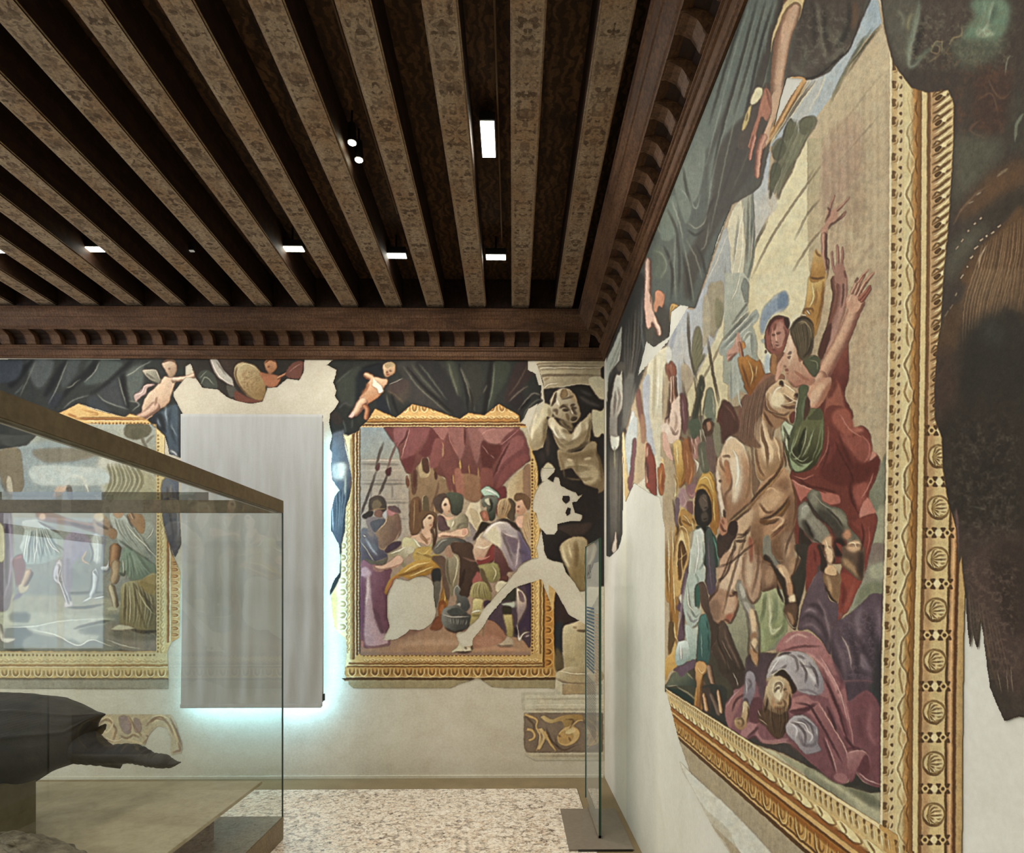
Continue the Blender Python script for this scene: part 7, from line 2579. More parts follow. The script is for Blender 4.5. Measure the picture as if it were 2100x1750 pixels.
LEFT_DATA='''
# ================= left fresco (tiles g 0,730 s5.468 and h 0,1020 s4.374)
o 0 730 5.468
b 1
i 11 -400 40 1990 40 2078 40 2078 240 1950 400 1940 440 1990 540 2040 640 2040 1150 1900 1100 1850 900 1660 720 1400 690 880 535 660 640 300 900 -400 1100
l 343735 -400 40 2078 30 2078 240 1950 400 1940 440 1990 540 2060 640 2060 1250 1840 1200 1850 900 1660 720 1400 690 880 535 660 640 300 1000 -400 1100
b 3
p 4a5350 1000 60 1300 60 1400 120 1300 250 1050 320 940 300
p 565e5a 1420 180 1600 100 1600 350 1480 520 1430 400
p 3e4245 1090 420 1300 260 1380 400 1420 600 1280 560
p 3a3f44 980 480 1080 450 1250 640 1000 560
p 53595a 300 60 600 60 520 300 400 350
p 454b4c 700 80 900 60 820 250 700 360
p 1c1e20 320 60 380 60 200 300 120 360 100 300
p 1e2022 660 120 760 40 640 300 520 460 500 400
p 1d1f20 1060 40 1120 40 1040 200 860 330 700 500 620 600 660 480
p 1c1d1e 1440 60 1500 40 1420 140 1320 230 1100 400 1000 430 1180 300
p 1b1c1e 1340 240 1400 220 1420 420 1450 560 1430 600 1370 440
p 3c434e 60 60 250 60 200 250 40 300 -200 300 -200 60
p 30343c 560 440 700 420 640 560 540 560
b 1.4
s 8a8f86 3 1120 60 1060 180 940 300
s 7c827c 3 760 60 700 200 640 360 540 540
s 6a6e66 3 400 60 320 240 220 460
s 8d9488 3 1600 100 1500 180 1410 230
s 8a9088 3 1330 240 1370 400 1420 560
s 80867e 3 1090 430 1200 520 1440 600
s 84897f 3 1480 620 1560 540 1440 500
s 767c78 3 1700 60 1560 130
s 6c706c 3 700 600 820 500 1000 440
s 4f5656 4 160 430 220 380 260 320
s a0a494 2 740 360 800 340 900 260
# right dangling curtain fringe
b 2
p 4a5a68 1700 720 1850 600 1990 560 2000 900 2000 1150 1900 1100 1860 900
p 2a2e34 1660 720 1800 640 1860 860 1760 800
s 8fa4b4 5 1860 560 1870 700 1980 900
s 7d90a0 5 1760 700 1800 800
s c4ccd0 6 1900 1060 1960 1090 1990 1130
s 3a4450 6 1920 560 1900 780 1980 1000
b 1
# cherub
i 14 1810 80 1900 30 1990 80 1980 200 2060 220 2300 120 2340 60 2290 60 2200 100 2078 230 1960 310 1900 560 1800 600 1650 730 1550 720 1430 690 1600 640 1640 440 1500 520 1500 420 1600 320 1750 300 1590 160 1720 150 1800 260
g dcc0a4 9c7c60 1830 80 1960 240 1810 90 1880 50 1960 60 1985 140 1960 220 1900 240 1860 180
s 7a4c3c 2 1890 150 1910 140
s 8a6448 4 1830 70 1900 40 1980 70
g e4c8ac b89478 1700 300 1900 560 1840 230 1900 240 1980 250 1960 330 1930 420 1900 520 1840 580 1740 620 1700 690 1580 740 1500 720 1580 660 1590 560 1640 440 1740 350
t 8a6c54 dcbca0 ecd4bc 12 9 1920 270 2020 260 2120 240 2220 200 2310 150
e e4c8ac 2320 110 34 40
t 7a5a4a c8a088 dcb8a0 22 12 1780 540 1660 640 1520 700
s 8a6450 2 1760 460 1740 560
b 1
g b4ac98 7c7868 1620 160 1760 280 1590 165 1680 150 1760 180 1800 270 1780 310 1680 270
s d8d0bc 2.4 1600 165 1740 160 1790 270
s 5c5850 2 1640 200 1740 270
p b49a94 1500 440 1560 400 1620 330 1700 310 1740 330 1660 360 1640 420 1580 470 1520 520
s dcc8c0 2.4 1510 440 1590 410 1620 340 1700 320
# gilt frame top
l d9b06c 300 760 660 640 880 535 1050 600 1400 690 1450 640 1660 720 1850 900 1840 1200 1980 1400 1980 1700 1840 1700 1760 1700 1745 765 300 765
i 10 300 760 660 640 880 535 1050 600 1400 690 1450 640 1660 720 1850 900 1840 1200 1980 1400 1980 1700 1840 1700 1755 1700 1755 765 1745 765
s a8622c 3 840 700 1100 710 1650 715
s f0d8a0 2 900 725 1640 730
s 8a5a28 2 900 695 1640 700
s b87434 3 760 650 860 690
s c08440 2 900 600 1100 650 1000 670
o 0 1020 4.374
# frame right side + bottom
i 10 1400 -400 1480 -400 1490 150 1470 260 1560 540 1620 680 1610 1260 1540 1300 1500 1380 1510 1640 -400 1640 -400 1400 1400 1400
l dcc084 1400 -400 1480 -400 1480 150 1450 200 1540 450 1570 560 1625 680 1610 1260 1540 1300 1500 1380 1510 1640 -400 1640 -400 1380 1400 1380
'''
LEFT2='''
b 4
p 9aa6a8 -400 -400 600 -500 900 -300 900 -40 0 -40 -400 -100
p 6f766c -200 -640 100 -600 180 -480 0 -440 -200 -500
p c8c8bc 900 -360 1400 -300 1400 0 960 0
p b4b090 960 -260 1380 -200 1400 60 1000 60
b 1.4
f 6c6a50 c4c0a0 3 8 940 -300 960 -150 900 0 1200 -300 1280 -150 1200 0
# arch pieces
s d8dcd4 5 620 -200 740 -180 800 -30
s 6e6660 10 600 -180 620 -60 640 30
p 8a7c64 0 -420 160 -440 200 -300 200 -60 60 -60 0 -200
p c4b8a0 60 -180 100 -180 120 -40 60 -40
p d4b49c 540 -140 600 -200 610 -120 560 -30 500 0 470 -20
# tree at top right
s 6c6656 4 1240 -600 1310 -440 1400 -180
s 76705c 3 1300 -480 1380 -560
b 1.6
p 66624c 1130 -640 1220 -700 1320 -660 1360 -600 1300 -540 1200 -520 1120 -560
p 5c5a44 1180 -600 1260 -620 1280 -560 1200 -530
# ground: stones, water edge
b 3
p a8a48c -400 860 300 880 900 900 1200 1000 900 1060 200 1040 -400 1000
p b8b8a0 -400 1020 300 1030 900 1060 1000 1120 300 1180 -400 1160
p 6c7064 100 1040 260 1040 240 1120 100 1110
p 5a6054 60 1180 260 1180 240 1380 60 1380
p c0c0b0 250 1160 600 1120 940 1080 700 1200 900 1250 700 1320 560 1300 300 1220
p 8a8c80 250 1250 640 1280 700 1380 250 1390
p 90877a 980 1120 1400 1200 1400 1380 1000 1330
p 75705f 1000 1200 1400 1210 1400 1280 1080 1280
b 1.3
s dcdccc 4 60 1170 300 1160 560 1110 940 1090
s e4e4d4 4 280 1190 480 1230 700 1330 820 1280 1000 1340
s 5c5c50 3 660 1180 860 1130 1000 1110
s 55564a 3 560 860 700 860 940 850
s 4f5046 3 600 990 760 990 940 960
s cfcfbe 3 960 1280 1100 1330 1260 1360
s 4f4a40 3 1060 1370 1160 1390
# figures left edge
b 1.4
p 786c7c -60 100 90 100 110 500 100 900 40 1020 -60 900
p d0c8a4 -60 250 20 240 50 400 40 560 -20 560
s 9888a0 6 80 160 100 600 40 900
s 4c3c54 5 60 200 60 800
p 8a4440 120 560 200 520 230 680 200 760 150 800 130 680
s c0685c 3 130 560 200 530
t 6a5040 c49c78 dcb890 20 12 270 650 230 740 190 820
p c8b490 160 780 220 800 260 780 240 840 180 860
p 7c6c84 60 1000 130 900 160 860 200 880 100 940
t 8a8478 c0b8a8 d8d0c0 14 10 -20 1140 10 1220 40 1300
p c8c4b8 20 1270 110 1260 140 1280 60 1310
# kilted figure
g ccd4cc a0aca8 250 250 400 550 190 400 240 240 340 200 420 260 560 360 590 440 570 520 480 560 380 600 240 600 200 500 170 440
f 6e7a78 f0f4ec 2.4 9 280 280 240 440 220 590 400 260 480 400 560 500
p 8a6450 330 130 440 130 700 220 960 240 1010 320 860 320 700 270 430 220 350 200
s 5c3a2a 4 440 170 700 250 980 300
s b0805c 3 420 180 600 210 900 260
e d0a888 380 175 34 34
p bcc0b8 200 210 340 200 340 290 220 290
t 7a7884 c4bcc8 dcd4dc 20 13 540 560 540 700 580 820 620 960
t 8a8490 bcb4c0 d0ccd4 14 8 520 600 500 730 560 780
s 6a6878 3 500 720 560 740
p d0c4c4 580 940 640 930 650 970 600 990 570 980
b 2
p a094a8 590 360 700 300 820 400 760 520 680 560 620 700 640 820 580 820 560 560
p 8a7c8c 590 560 640 600 640 820 590 800
b 1.3
# central armoured figure
t 8a8c94 c8ccc8 e0e4dc 34 24 880 320 880 460 880 600
p a88c70 840 190 960 180 990 330 920 340 850 300
s 6c5440 4 860 230 980 290
t 80848c c8ccd0 e8ecec 16 11 860 640 850 800 810 900
t 80848c c8ccd0 e8ecec 16 10 900 640 960 640 1010 560
s dce0e0 5 740 940 800 910 830 900
s dce0e0 5 840 910 940 890
s 70747c 3 840 660 880 700
e c8b490 890 180 50 40
# boy and old man at the right
t 6a4c34 a8744c c89468 24 16 1040 420 1030 520 1010 640
t 6a5440 b4946c ccb08c 22 16 1040 560 1040 680 1010 780
t 6a5440 c4b490 d8ccac 16 12 990 780 1020 900 1040 1000
p c8c0a0 960 990 1020 980 1060 1010 980 1020
g c0c4bc 8c9488 1100 200 1300 500 980 150 1100 150 1160 200 1380 260 1400 600 1320 580 1220 500 1160 450 1080 440 1040 350
p a87c54 1140 160 1270 160 1300 260 1270 330 1200 270
f 6c746c dce0d4 3 7 1010 180 1060 320 1180 460 1200 260 1300 400 1400 560
g 8aa08c 5c7460 1150 500 1250 740 1100 480 1180 460 1400 620 1400 690 1260 750 1180 750 1130 690 1070 700 1080 600
f 44584a b0c4ac 3 7 1120 500 1120 620 1090 740 1220 500 1300 620 1380 690
g b0a474 7c7048 1100 750 1350 1150 1090 800 1180 750 1270 740 1400 700 1400 1190 1330 1200 1240 1190 1080 1150 1080 960
f 5c5230 d4caa0 3 9 1100 780 1090 960 1090 1150 1300 720 1380 960 1340 1190
p 9c8448 1250 760 1400 700 1400 860 1320 860
s 4f4630 3 1190 770 1300 900 1400 1020
s 2f2c24 5 1180 1190 1300 1210 1400 1200
p ccc4a8 1000 1180 1080 1140 1200 1170 1160 1190 1060 1195
'''
LEFT3='''
o 0 0 1
b 1
# shield group fragment above the banner (tile 0,560 s3.23)
o 0 560 3.23
i 13 1190 570 2015 570 2010 660 1980 710 1900 700 1830 760 1770 760 1740 850 1660 865 1560 845 1500 820 1440 770 1340 760 1300 700 1230 690 1190 700 1280 640 1260 600 1180 640
l 3a342e 1190 570 2015 570 2010 660 1980 710 1900 700 1830 760 1770 760 1740 850 1660 865 1560 845 1500 820 1440 770 1340 760 1300 700 1280 640 1260 600 1180 640
b 1
p 4c3c34 1420 570 1600 570 1560 640 1540 720
p c4bcb0 1390 570 1440 570 1480 640 1540 700 1550 760 1500 730 1430 680
s e8e0d4 3 1400 580 1450 680 1540 750
s 7c7468 2 1430 580 1500 680
p 5c5850 1500 740 1560 760 1570 810 1520 820
p 4c5048 1310 680 1360 640 1420 680 1440 760 1360 760
s 8c9484 3 1330 740 1360 690 1420 740
s 8c9484 2 1320 700 1370 650
g d8c090 9c7c4c 1580 620 1720 800 1560 610 1620 590 1700 620 1750 700 1760 790 1730 850 1660 830 1590 760 1550 680
s 6c4c2c 2.4 1570 620 1560 680 1600 770 1670 830
s f0e0b4 2 1590 620 1640 600 1710 640
a .7
n 8a5c38 .8 3 1580 620 1750 830
a 1
p 7c4838 1560 780 1660 830 1740 850 1660 865 1560 845
g d89c70 a0603c 1750 600 1800 700 1750 590 1790 570 1830 590 1830 640 1790 670 1760 640
s 6a3424 2 1775 625 1785 620
s 7c4c2c 3 1750 600 1790 570 1830 590
p b87450 1720 660 1800 670 1860 690 1830 750 1770 755 1740 710
t 7c4c34 c48860 d89c74 7 5 1830 700 1870 680 1910 660
p 7c4c40 1900 640 1950 590 2010 590 2000 660 1980 700 1900 690
s b08070 2 1910 660 1960 620 2000 600
# scroll fragment low left (tile 0,1380 s3.28)
o 0 1380 3.28
b 1
i 12 600 390 640 310 720 280 1150 280 1180 330 1225 480 1220 540 1150 550 1150 440 1120 370 1060 360 1000 420 980 480 950 500 900 480 740 480
i 15 -300 40 1130 40 1130 110 -300 110
l a59f8a -300 44 1130 44 1140 106 -300 106
s 7d7868 1.4 -300 46 1130 46
s 857f6c 1.4 100 106 1140 106
l c8b490 600 390 640 310 720 280 1150 280 1180 330 1225 480 1220 540 1150 550 1150 440 1120 370 1060 360 1000 420 980 480 950 500 740 480
b .9
p a48c84 800 300 860 300 880 400 830 400
p a48c84 900 310 940 320 950 390 910 400
s d8b88c 6 740 300 760 400 800 470
s a07c5c 2.4 720 300 780 380 760 460
s dcc498 6 840 440 900 460 960 480
s a07c5c 2.4 860 290 900 350 960 440
s d8c094 6 980 300 1010 330 1080 310 1130 300
s a07c5c 2.4 1010 340 1060 300 1120 330 1180 440
s d8bc8c 5 1150 340 1180 420 1200 500
s a07464 2.4 1160 540 1210 520 1200 470
s a07c5c 2.4 960 480 1000 440 980 420
s b89c84 1.6 -300 190 1150 190
s e0caa0 4 660 330 720 300 760 340 720 400 680 380
s 8e6a50 1.6 650 360 700 320 750 330
s 9c7860 1.8 640 380 700 440 760 470
s e4d0a8 3 700 440 780 460 840 430
s 8e6a50 1.8 800 420 850 440 900 420 940 440
s 9c7860 2 980 360 1040 310 1110 320
s e4cca0 3 1020 300 1080 290 1140 310
s 8e6a60 2 1140 300 1190 400 1220 500
s a88070 3 860 310 880 350 870 400
'''
LEFTFIX='''
o 0 1020 4.374
b 1.4
i 11 1460 -150 1600 -150 1610 200 1625 420 1570 540 1520 430 1470 240 1450 60
g 6a7484 4c4e5c 1450 0 1600 400 1460 -150 1600 -150 1610 200 1625 420 1570 540 1520 430 1470 240 1450 60
s 8e98a4 3 1560 -100 1590 100 1600 360
s 3a3c48 3 1500 -100 1520 100 1560 400
s a09890 3 1530 -120 1540 40
# sharper figures
b 1
s 3c3430 2 1140 160 1170 230 1200 270
s e8ecdc 3 1130 240 1200 330 1290 420 1400 540
s 5a6660 2.4 1060 380 1180 470 1320 560 1400 620
s e4e8dc 2.4 1310 380 1350 340 1380 270
s f0eede 2.4 1100 560 1110 700
s 3f4a40 4 1070 680 1110 700 1130 660
s 5c5230 3 1130 780 1120 960 1110 1130
s 5c5230 3 1200 780 1240 980 1310 1180
s e8deb4 3 1160 790 1170 980 1160 1140
s 4c4428 3 1270 800 1330 960 1400 1080
s e4d8a8 2.4 1230 800 1290 940 1390 1060
t 6e4c34 b98c68 d8b490 7 7 1150 100 1180 160 1200 200
e a8805c 1010 330 40 50
e c49c78 1060 130 50 60
s 5c4030 2.4 1020 100 1060 70 1110 110
s 6e5a50 2.4 340 210 420 260 540 320
s f0f4ee 3 250 300 230 420 210 560
s f0f4ee 3 330 280 330 420 300 590
s f0f4ee 3 410 330 460 440 540 500
s 707c7c 2.4 290 300 270 440 250 590
s 707c7c 2.4 370 300 390 440 360 590
s 707c7c 2 450 360 500 430 580 470
s 56606a 2 560 620 540 740 600 900 620 960
s e0dce4 3 520 620 520 720 570 860 600 940
s 5c6870 2 800 400 830 500 810 600
s e4ecec 3 870 340 880 460 870 600
s d0b090 5 780 480 740 560 800 600
b 2.4
p 8a8270 300 -420 620 -440 900 -400 700 -330 400 -320
p c4ccc8 300 -280 900 -260 960 -120 600 -100 320 -120
s 70706a 5 0 -160 60 -40 90 30
s e4e0d0 4 620 -190 740 -170 800 -20
'''
TELFIX='''
o 940 730 6.774
b 1.6
s efe3c4 6 1090 780 1040 960 1010 1140
s 7a6848 4 1230 880 1210 1040 1190 1220
s f0e6c8 7 1280 930 1330 1060 1420 1160
s 7d6a4c 3 1300 1060 1400 1220 1500 1280
s 8a7654 3 1440 1240 1540 1220 1620 1180
s f0e4c4 6 1700 900 1660 1020 1600 1120
s 7a6848 4 1830 860 1830 1000 1760 1200 1640 1300
s 54442e 4 1500 1330 1660 1290 1820 1180
s 4c3c28 3 1440 900 1500 970 1600 1040
s 8a7450 3 1400 1340 1440 1500 1480 1700
s d8c49c 8 1500 1440 1600 1460
s d0bc94 8 1740 1440 1860 1420
s 8a7450 3 1660 1380 1640 1520 1640 1660
s 8a7450 3 1500 1560 1640 1540 1800 1560
s 8a7450 3 1500 1700 1700 1720 1880 1700
s 6e5838 5 1900 1300 1980 1500 2010 1760
b 1
s 4a3828 3 1360 500 1330 620 1290 700
s 4a3828 2.4 1400 730 1470 700 1530 730
s 4a3828 2.4 1560 700 1620 670
s f4ead0 4 1560 740 1590 800
s 3a2c1c 3 1560 880 1610 890 1650 860
s 6e5a40 2.4 1420 600 1540 580 1600 560
s 3a2c1c 2 1460 760 1520 755
s 3a2c1c 2 1600 730 1640 720
'''
def eggs_h(cv,x0,x1,y0,y1,n,c1='ecc780',c2='8a5a22'):
    w=(x1-x0)/n
    for i in range(n):
        a=x0+i*w; m=a+w*.42
        cv.stroke(hexc(c1),w*.13,w*.13,[(a+w*.08,y0),(a+w*.12,y0+(y1-y0)*.7),(m,y1),(a+w*.72,y0+(y1-y0)*.7),(a+w*.76,y0)],soft=.5)
        cv.stroke(hexc(c2),w*.09,w*.09,[(a+w*.24,y0+1),(a+w*.28,y0+(y1-y0)*.6),(m,y0+(y1-y0)*.78),(a+w*.56,y0+(y1-y0)*.6),(a+w*.6,y0+1)],soft=.5)
        cv.stroke(hexc(c2),w*.07,w*.07,[(a+w*.93,y0+2),(a+w*.93,y1-1)],soft=.5,al=.8)
def eggs_v(cv,x0,x1,y0,y1,n,c1='ecc780',c2='8a5a22'):
    w=(y1-y0)/n
    for i in range(n):
        a=y0+i*w; m=a+w*.42
        cv.stroke(hexc(c1),w*.13,w*.13,[(x0,a+w*.08),(x0+(x1-x0)*.7,a+w*.12),(x1,m),(x0+(x1-x0)*.7,a+w*.72),(x0,a+w*.76)],soft=.5)
        cv.stroke(hexc(c2),w*.09,w*.09,[(x0+1,a+w*.24),(x0+(x1-x0)*.6,a+w*.28),(x0+(x1-x0)*.78,m),(x0+(x1-x0)*.6,a+w*.56),(x0+1,a+w*.6)],soft=.5)
def dots(cv,x0,y0,x1,y1,n,c='6e4a20',r=1.6,al=1):
    for i in range(n):
        t=(i+.5)/n; x=x0+(x1-x0)*t; y=y0+(y1-y0)*t
        cv.poly(hexc(c),[(x+r*math.cos(a),y+r*math.sin(a)) for a in (0,1.26,2.5,3.8,5.0)],soft=.5,al=al)
def garland(cv,x0,y0,x1,y1,w,n,rr,c1='eccb88',c2='9a6426'):
    d=np.array([x1-x0,y1-y0],float); L=np.hypot(*d); d/=L; nn=np.array([-d[1],d[0]])
    for i in range(n):
        c=np.array([x0,y0])+d*L*(i+.5)/n; s=L/n
        q=[c+d*s*a+nn*w*b for a,b in ((-.5,-.1),(-.2,.32),(.2,.3),(.45,.0),(.15,-.3),(-.25,-.3))]
        cv.poly(hexc(c1),np.array(q),soft=.7,al=.85)
        cv.stroke(hexc(c2),1.3,1.3,[tuple(c+d*s*a+nn*w*b) for a,b in ((-.55,.1),(-.1,.42),(.3,.36),(.5,.1))],soft=.6,al=.8)
        cv.stroke(hexc(c2),1.1,1.1,[tuple(c+d*s*a+nn*w*b) for a,b in ((-.3,-.2),(0,.05),(.1,.3))],soft=.5,al=.7)
def paint_far():
    cv=Canvas('c9c1aa'); H=hexc; rr=random.Random(5); R=lambda t:(run(cv,t),)
    def R(t): run(cv,t); 
    R(FAR_DATA); R(FAR_SCENE); R(FAR_SCENE2); R(FAR_FIG); R(FAR_FIG2)
    cv.clip=None; cv.tr=(0,0,1); cv.al=1; cv.soft=.7
    # ---- frame bands right fresco: top, left, right, bottom
    M=(cv.ids==2).astype(np.float32); cv.clip=M
    L=lambda c,q,s=.6,al=1: cv.poly(H(c),q,smooth=False,soft=s,al=al)
    # top
    L('dcae68',[(700,820),(1100,820),(1100,878),(700,878)]); L('8f5a20',[(700,864),(1085,864),(1085,867),(700,867)]); L('ecc988',[(700,867.5),(1085,867.5),(1085,870),(700,870)]); L('7d4c1c',[(700,870.5),(1085,870.5),(1085,873),(700,873)])
    dots(cv,738,874.5,1063,874.5,48,'f2d8a0',2.2); L('70441a',[(735,876.5),(1066,876.5),(1066,878),(735,878)],.5)
    garland(cv,735,856,1080,856,12,22,rr); L('b07028',[(740,860),(1080,860),(1080,864),(740,864)],1.5,.7)
    eggs_h(cv,822,1080,826,846,13,'f0cf8c','a8722c')
    # left
    L('e8d29c',[(690,880),(722,880),(722,1370),(690,1370)],3); L('8f5a20',[(723.5,870),(727,870),(727,1352),(723.5,1352)]); L('ecc48c',[(727,872),(731,872),(731,1348),(727,1348)]); L('8a5522',[(731,874),(734,874),(734,1344),(731,1344)])
    dots(cv,735.5,880,735.5,1342,66,'f0dcb0',2.3); L('4c3a24',[(737.3,878),(739,878),(739,1343),(737.3,1343)],.5,.8)
    garland(cv,716,1000,716,1340,11,26,rr); L('a87a3c',[(719,900),(724,900),(724,1352),(719,1352)],1.5,.6)
    eggs_v(cv,696,711,1110,1300,8,'f4e6b8','c0a068')
    # right
    X=1089
    L('dcb66e',[(1089,1500-640),(1110,860),(1140,1420),(1089,1420)]); garland(cv,1101,960,1101,1360,12,26,rr,'ecc67c','a8722c')
    dots(cv,1091.5,940,1091.5,1345,58,'8a5a24',1.8); L('8f5a20',[(1107.5,960),(1109.5,960),(1109.5,1370),(1107.5,1370)],.6); L('ecc474',[(1110.5,960),(1113.5,960),(1113.5,1366),(1110.5,1366)]); L('7a4a14',[(1114,960),(1117,960),(1117,1370),(1114,1370)],.8)
    L('c88838',[(1117,1100),(1136,1100),(1136,1392),(1117,1392)]); eggs_v(cv,1118,1132,1195,1372,8,'e0a850','8a5418'); L('e4b460',[(1134.5,1100),(1137,1100),(1137,1392),(1134.5,1392)]); L('7a4a18',[(1137,1180),(1139,1180),(1139,1393),(1137,1393)])
    # bottom
    L('d8ae66',[(735,1341),(1110,1341),(1110,1362),(730,1362)]); dots(cv,742,1344,1088,1344,42,'8a5a28',1.9); garland(cv,745,1354,1105,1354,11,26,rr); 
    L('9a6228',[(716,1360.5),(1113,1360.5),(1113,1363),(716,1363)]); L('ecc27c',[(714,1363.5),(1113,1363.5),(1113,1366.5),(714,1366.5)]); L('8a5520',[(712,1367),(1115,1367),(1115,1369),(712,1369)])
    L('cf9c50',[(700,1369),(1137,1369),(1137,1388),(700,1388)]); eggs_h(cv,712,1134,1370,1387,18); L('ecc98c',[(700,1388),(1137,1388),(1137,1390.5),(700,1390.5)]); 
    cv.clip=None
    L('6b4a22',[(702,1391),(1139,1391),(1139,1395),(702,1395)],.8); L('a89870',[(716,1395),(1139,1395),(1139,1412),(716,1412)],1); cv.tr=(0,0,1)
    run(cv,'i 7 700 1391 1139 1391 1139 1412 1040 1412 1010 1410 995 1400 985 1393 975 1391 962 1398 940 1404 925 1412 725 1412 712 1402')
    L('c9c1aa',[(925,1412),(940,1404),(962,1397),(975,1391),(985,1392),(995,1400),(1012,1411),(1010,1420),(925,1420)],1)
    run(cv,FAR_FRAME); run(cv,TELAMON); run(cv,FAR_LOW); run(cv,TELFIX)
    cv.tr=(0,0,1)
    # lost plaster inside the scene
    run(cv,'o 660 1180 7\nb 1\np d2cab2 1060 50 1240 80 1360 20 1480 20 1570 70 1600 150 1600 300 1640 540 1580 680 1480 760 1400 790 1260 780 1200 840 1100 900 1020 930 880 915 970 740 940 600 940 300 1000 160\ni 0 1060 50 1240 80 1360 20 1480 20 1570 70 1600 150 1600 300 1640 540 1580 680 1480 760 1400 790 1260 780 1200 840 1100 900 1020 930 880 915 970 740 940 600 940 300 1000 160')
    run(cv,LEFT0); run(cv,LEFT2); cv.clip=None; run(cv,LEFT_DATA); cv.tr=(0,0,1); cv.clip=None
    # frame bands left fresco
    M=((cv.ids==10)).astype(np.float32); cv.clip=M
    L('dcc68c',[(320,860),(340,860),(340,1350),(320,1350)]); dots(cv,324,890,324,1340,60,'a08848',1.7); garland(cv,334,1050,334,1340,12,18,rr,'ecdca4','b08a48')
    L('c07838',[(343,1110),(346,1110),(346,1318),(343,1318)]); L('f4dcb0',[(347,1115),(350,1115),(350,1316),(347,1316)]); L('d8a464',[(352,1120),(368,1150),(368,1320),(352,1320)]); eggs_v(cv,352,367,1150,1310,12,'ecc890','b0642c')
    L('dccb98',[(-80,1340),(345,1340),(345,1362),(-80,1362)]); dots(cv,-60,1344,320,1344,46,'a08c58',1.7); garland(cv,-60,1354,340,1354,10,24,rr,'e8d4a0','b8945c')
    L('b88c50',[(-80,1364),(345,1364),(345,1366),(-80,1366)]); L('ecd8a4',[(-80,1367),(345,1367),(345,1370),(-80,1370)]); L('d8bd80',[(-80,1371),(345,1371),(345,1391),(-80,1391)]); eggs_h(cv,-70,345,1373,1389,18,'ecd8a4','a8864c'); L('6f5a3a',[(-80,1392),(345,1392),(345,1394.5),(-80,1394.5)])
    dots(cv,185,869,315,869,18,'8a6430',1.6)
    cv.clip=None
    run(cv,LEFTFIX); cv.clip=None; run(cv,LEFT3); cv.tr=(0,0,1); cv.clip=None; cv.al=1
    warp(cv)
    return cv
E_WIN=52.; E_LAMP=34.; E_TOP=26.; EXPO=.25
# ================================================================ the room, built in metres
import bpy, bmesh
from mathutils import Vector, Matrix
C=bpy.context.scene; COL=C.collection
F=1250.; CX,CY=1068.,1212.; YAW=math.atan(16/F); EYE=1.6
WX=.787; WY=5.22; ZC=3.57            # right wall, far wall, underside of cornice
XL=-8.3; YB=-1.2                     # left and back wall
def proj(X,Y,Z):
    c,s=math.cos(YAW),math.sin(YAW); xc=X*c-Y*s; zc=X*s+Y*c
    return CX+F*xc/zc, CY-F*(Z-EYE)/zc
def atY(px,py,Y):
    r=(px-CX)/F; c,s=math.cos(YAW),math.sin(YAW); X=Y*(r*c+s)/(c-r*s); zc=X*s+Y*c
    return X, EYE-(py-CY)*zc/F
def atX(px,py,X):
    r=(px-CX)/F; c,s=math.cos(YAW),math.sin(YAW); Y=X*(c-r*s)/(r*c+s); zc=X*s+Y*c
    return Y, EYE-(py-CY)*zc/F
def lin(h):
    return [((v/12.92) if v<=.04045 else ((v+.055)/1.055)**2.4) for v in [int(h[i:i+2],16)/255 for i in (0,2,4)]]+[1.]
# ---------------------------------------------------------------- materials
def mat(name,base='808080',rough=.6,metal=0.,spec=.5):
    m=bpy.data.materials.new(name); m.use_nodes=True; b=m.node_tree.nodes['Principled BSDF']
    b.inputs['Base Color'].default_value=lin(base); b.inputs['Roughness'].default_value=rough; b.inputs['Metallic'].default_value=metal
    b.inputs['Specular IOR Level'].default_value=spec
    return m,m.node_tree,b
def N(nt,t,**k):
    n=nt.nodes.new(t)
    for a,v in k.items():
        if a in n.inputs: n.inputs[a].default_value=v
        else: setattr(n,a,v)
    return n
def ramp(nt,fac,stops,interp='LINEAR'):
    r=nt.nodes.new('ShaderNodeValToRGB'); r.color_ramp.interpolation=interp; e=r.color_ramp.elements
    while len(e)<len(stops): e.new(.5)
    for i,(p,c) in enumerate(stops): e[i].position=p; e[i].color=lin(c) if isinstance(c,str) else (c,c,c,1)
    nt.links.new(fac,r.inputs[0]); return r.outputs[0]
def mix(nt,f,a,b,mode='MIX'):
    m=nt.nodes.new('ShaderNodeMix'); m.data_type='RGBA'; m.blend_type=mode
    if isinstance(f,(int,float)): m.inputs[0].default_value=f
    else: nt.links.new(f,m.inputs[0])
    for s,v in ((6,a),(7,b)):
        if isinstance(v,str): m.inputs[s].default_value=lin(v)
        else: nt.links.new(v,m.inputs[s])
    return m.outputs[2]
def coords(nt,kind='Object',scale=(1,1,1)):
    t=nt.nodes.new('ShaderNodeTexCoord'); mp=nt.nodes.new('ShaderNodeMapping'); mp.inputs['Scale'].default_value=scale
    nt.links.new(t.outputs[kind],mp.inputs[0]); return mp.outputs[0]
def noise_n(nt,co,scale,detail=6,rough=.6,dist=0):
    n=N(nt,'ShaderNodeTexNoise',Scale=scale,Detail=detail,Roughness=rough,Distortion=dist); nt.links.new(co,n.inputs['Vector']); return n.outputs['Fac']
def bump(nt,b,h,st=.3,dist=.01):
    n=N(nt,'ShaderNodeBump',Strength=st,Distance=dist); nt.links.new(h,n.inputs['Height']); nt.links.new(n.outputs[0],b.inputs['Normal'])
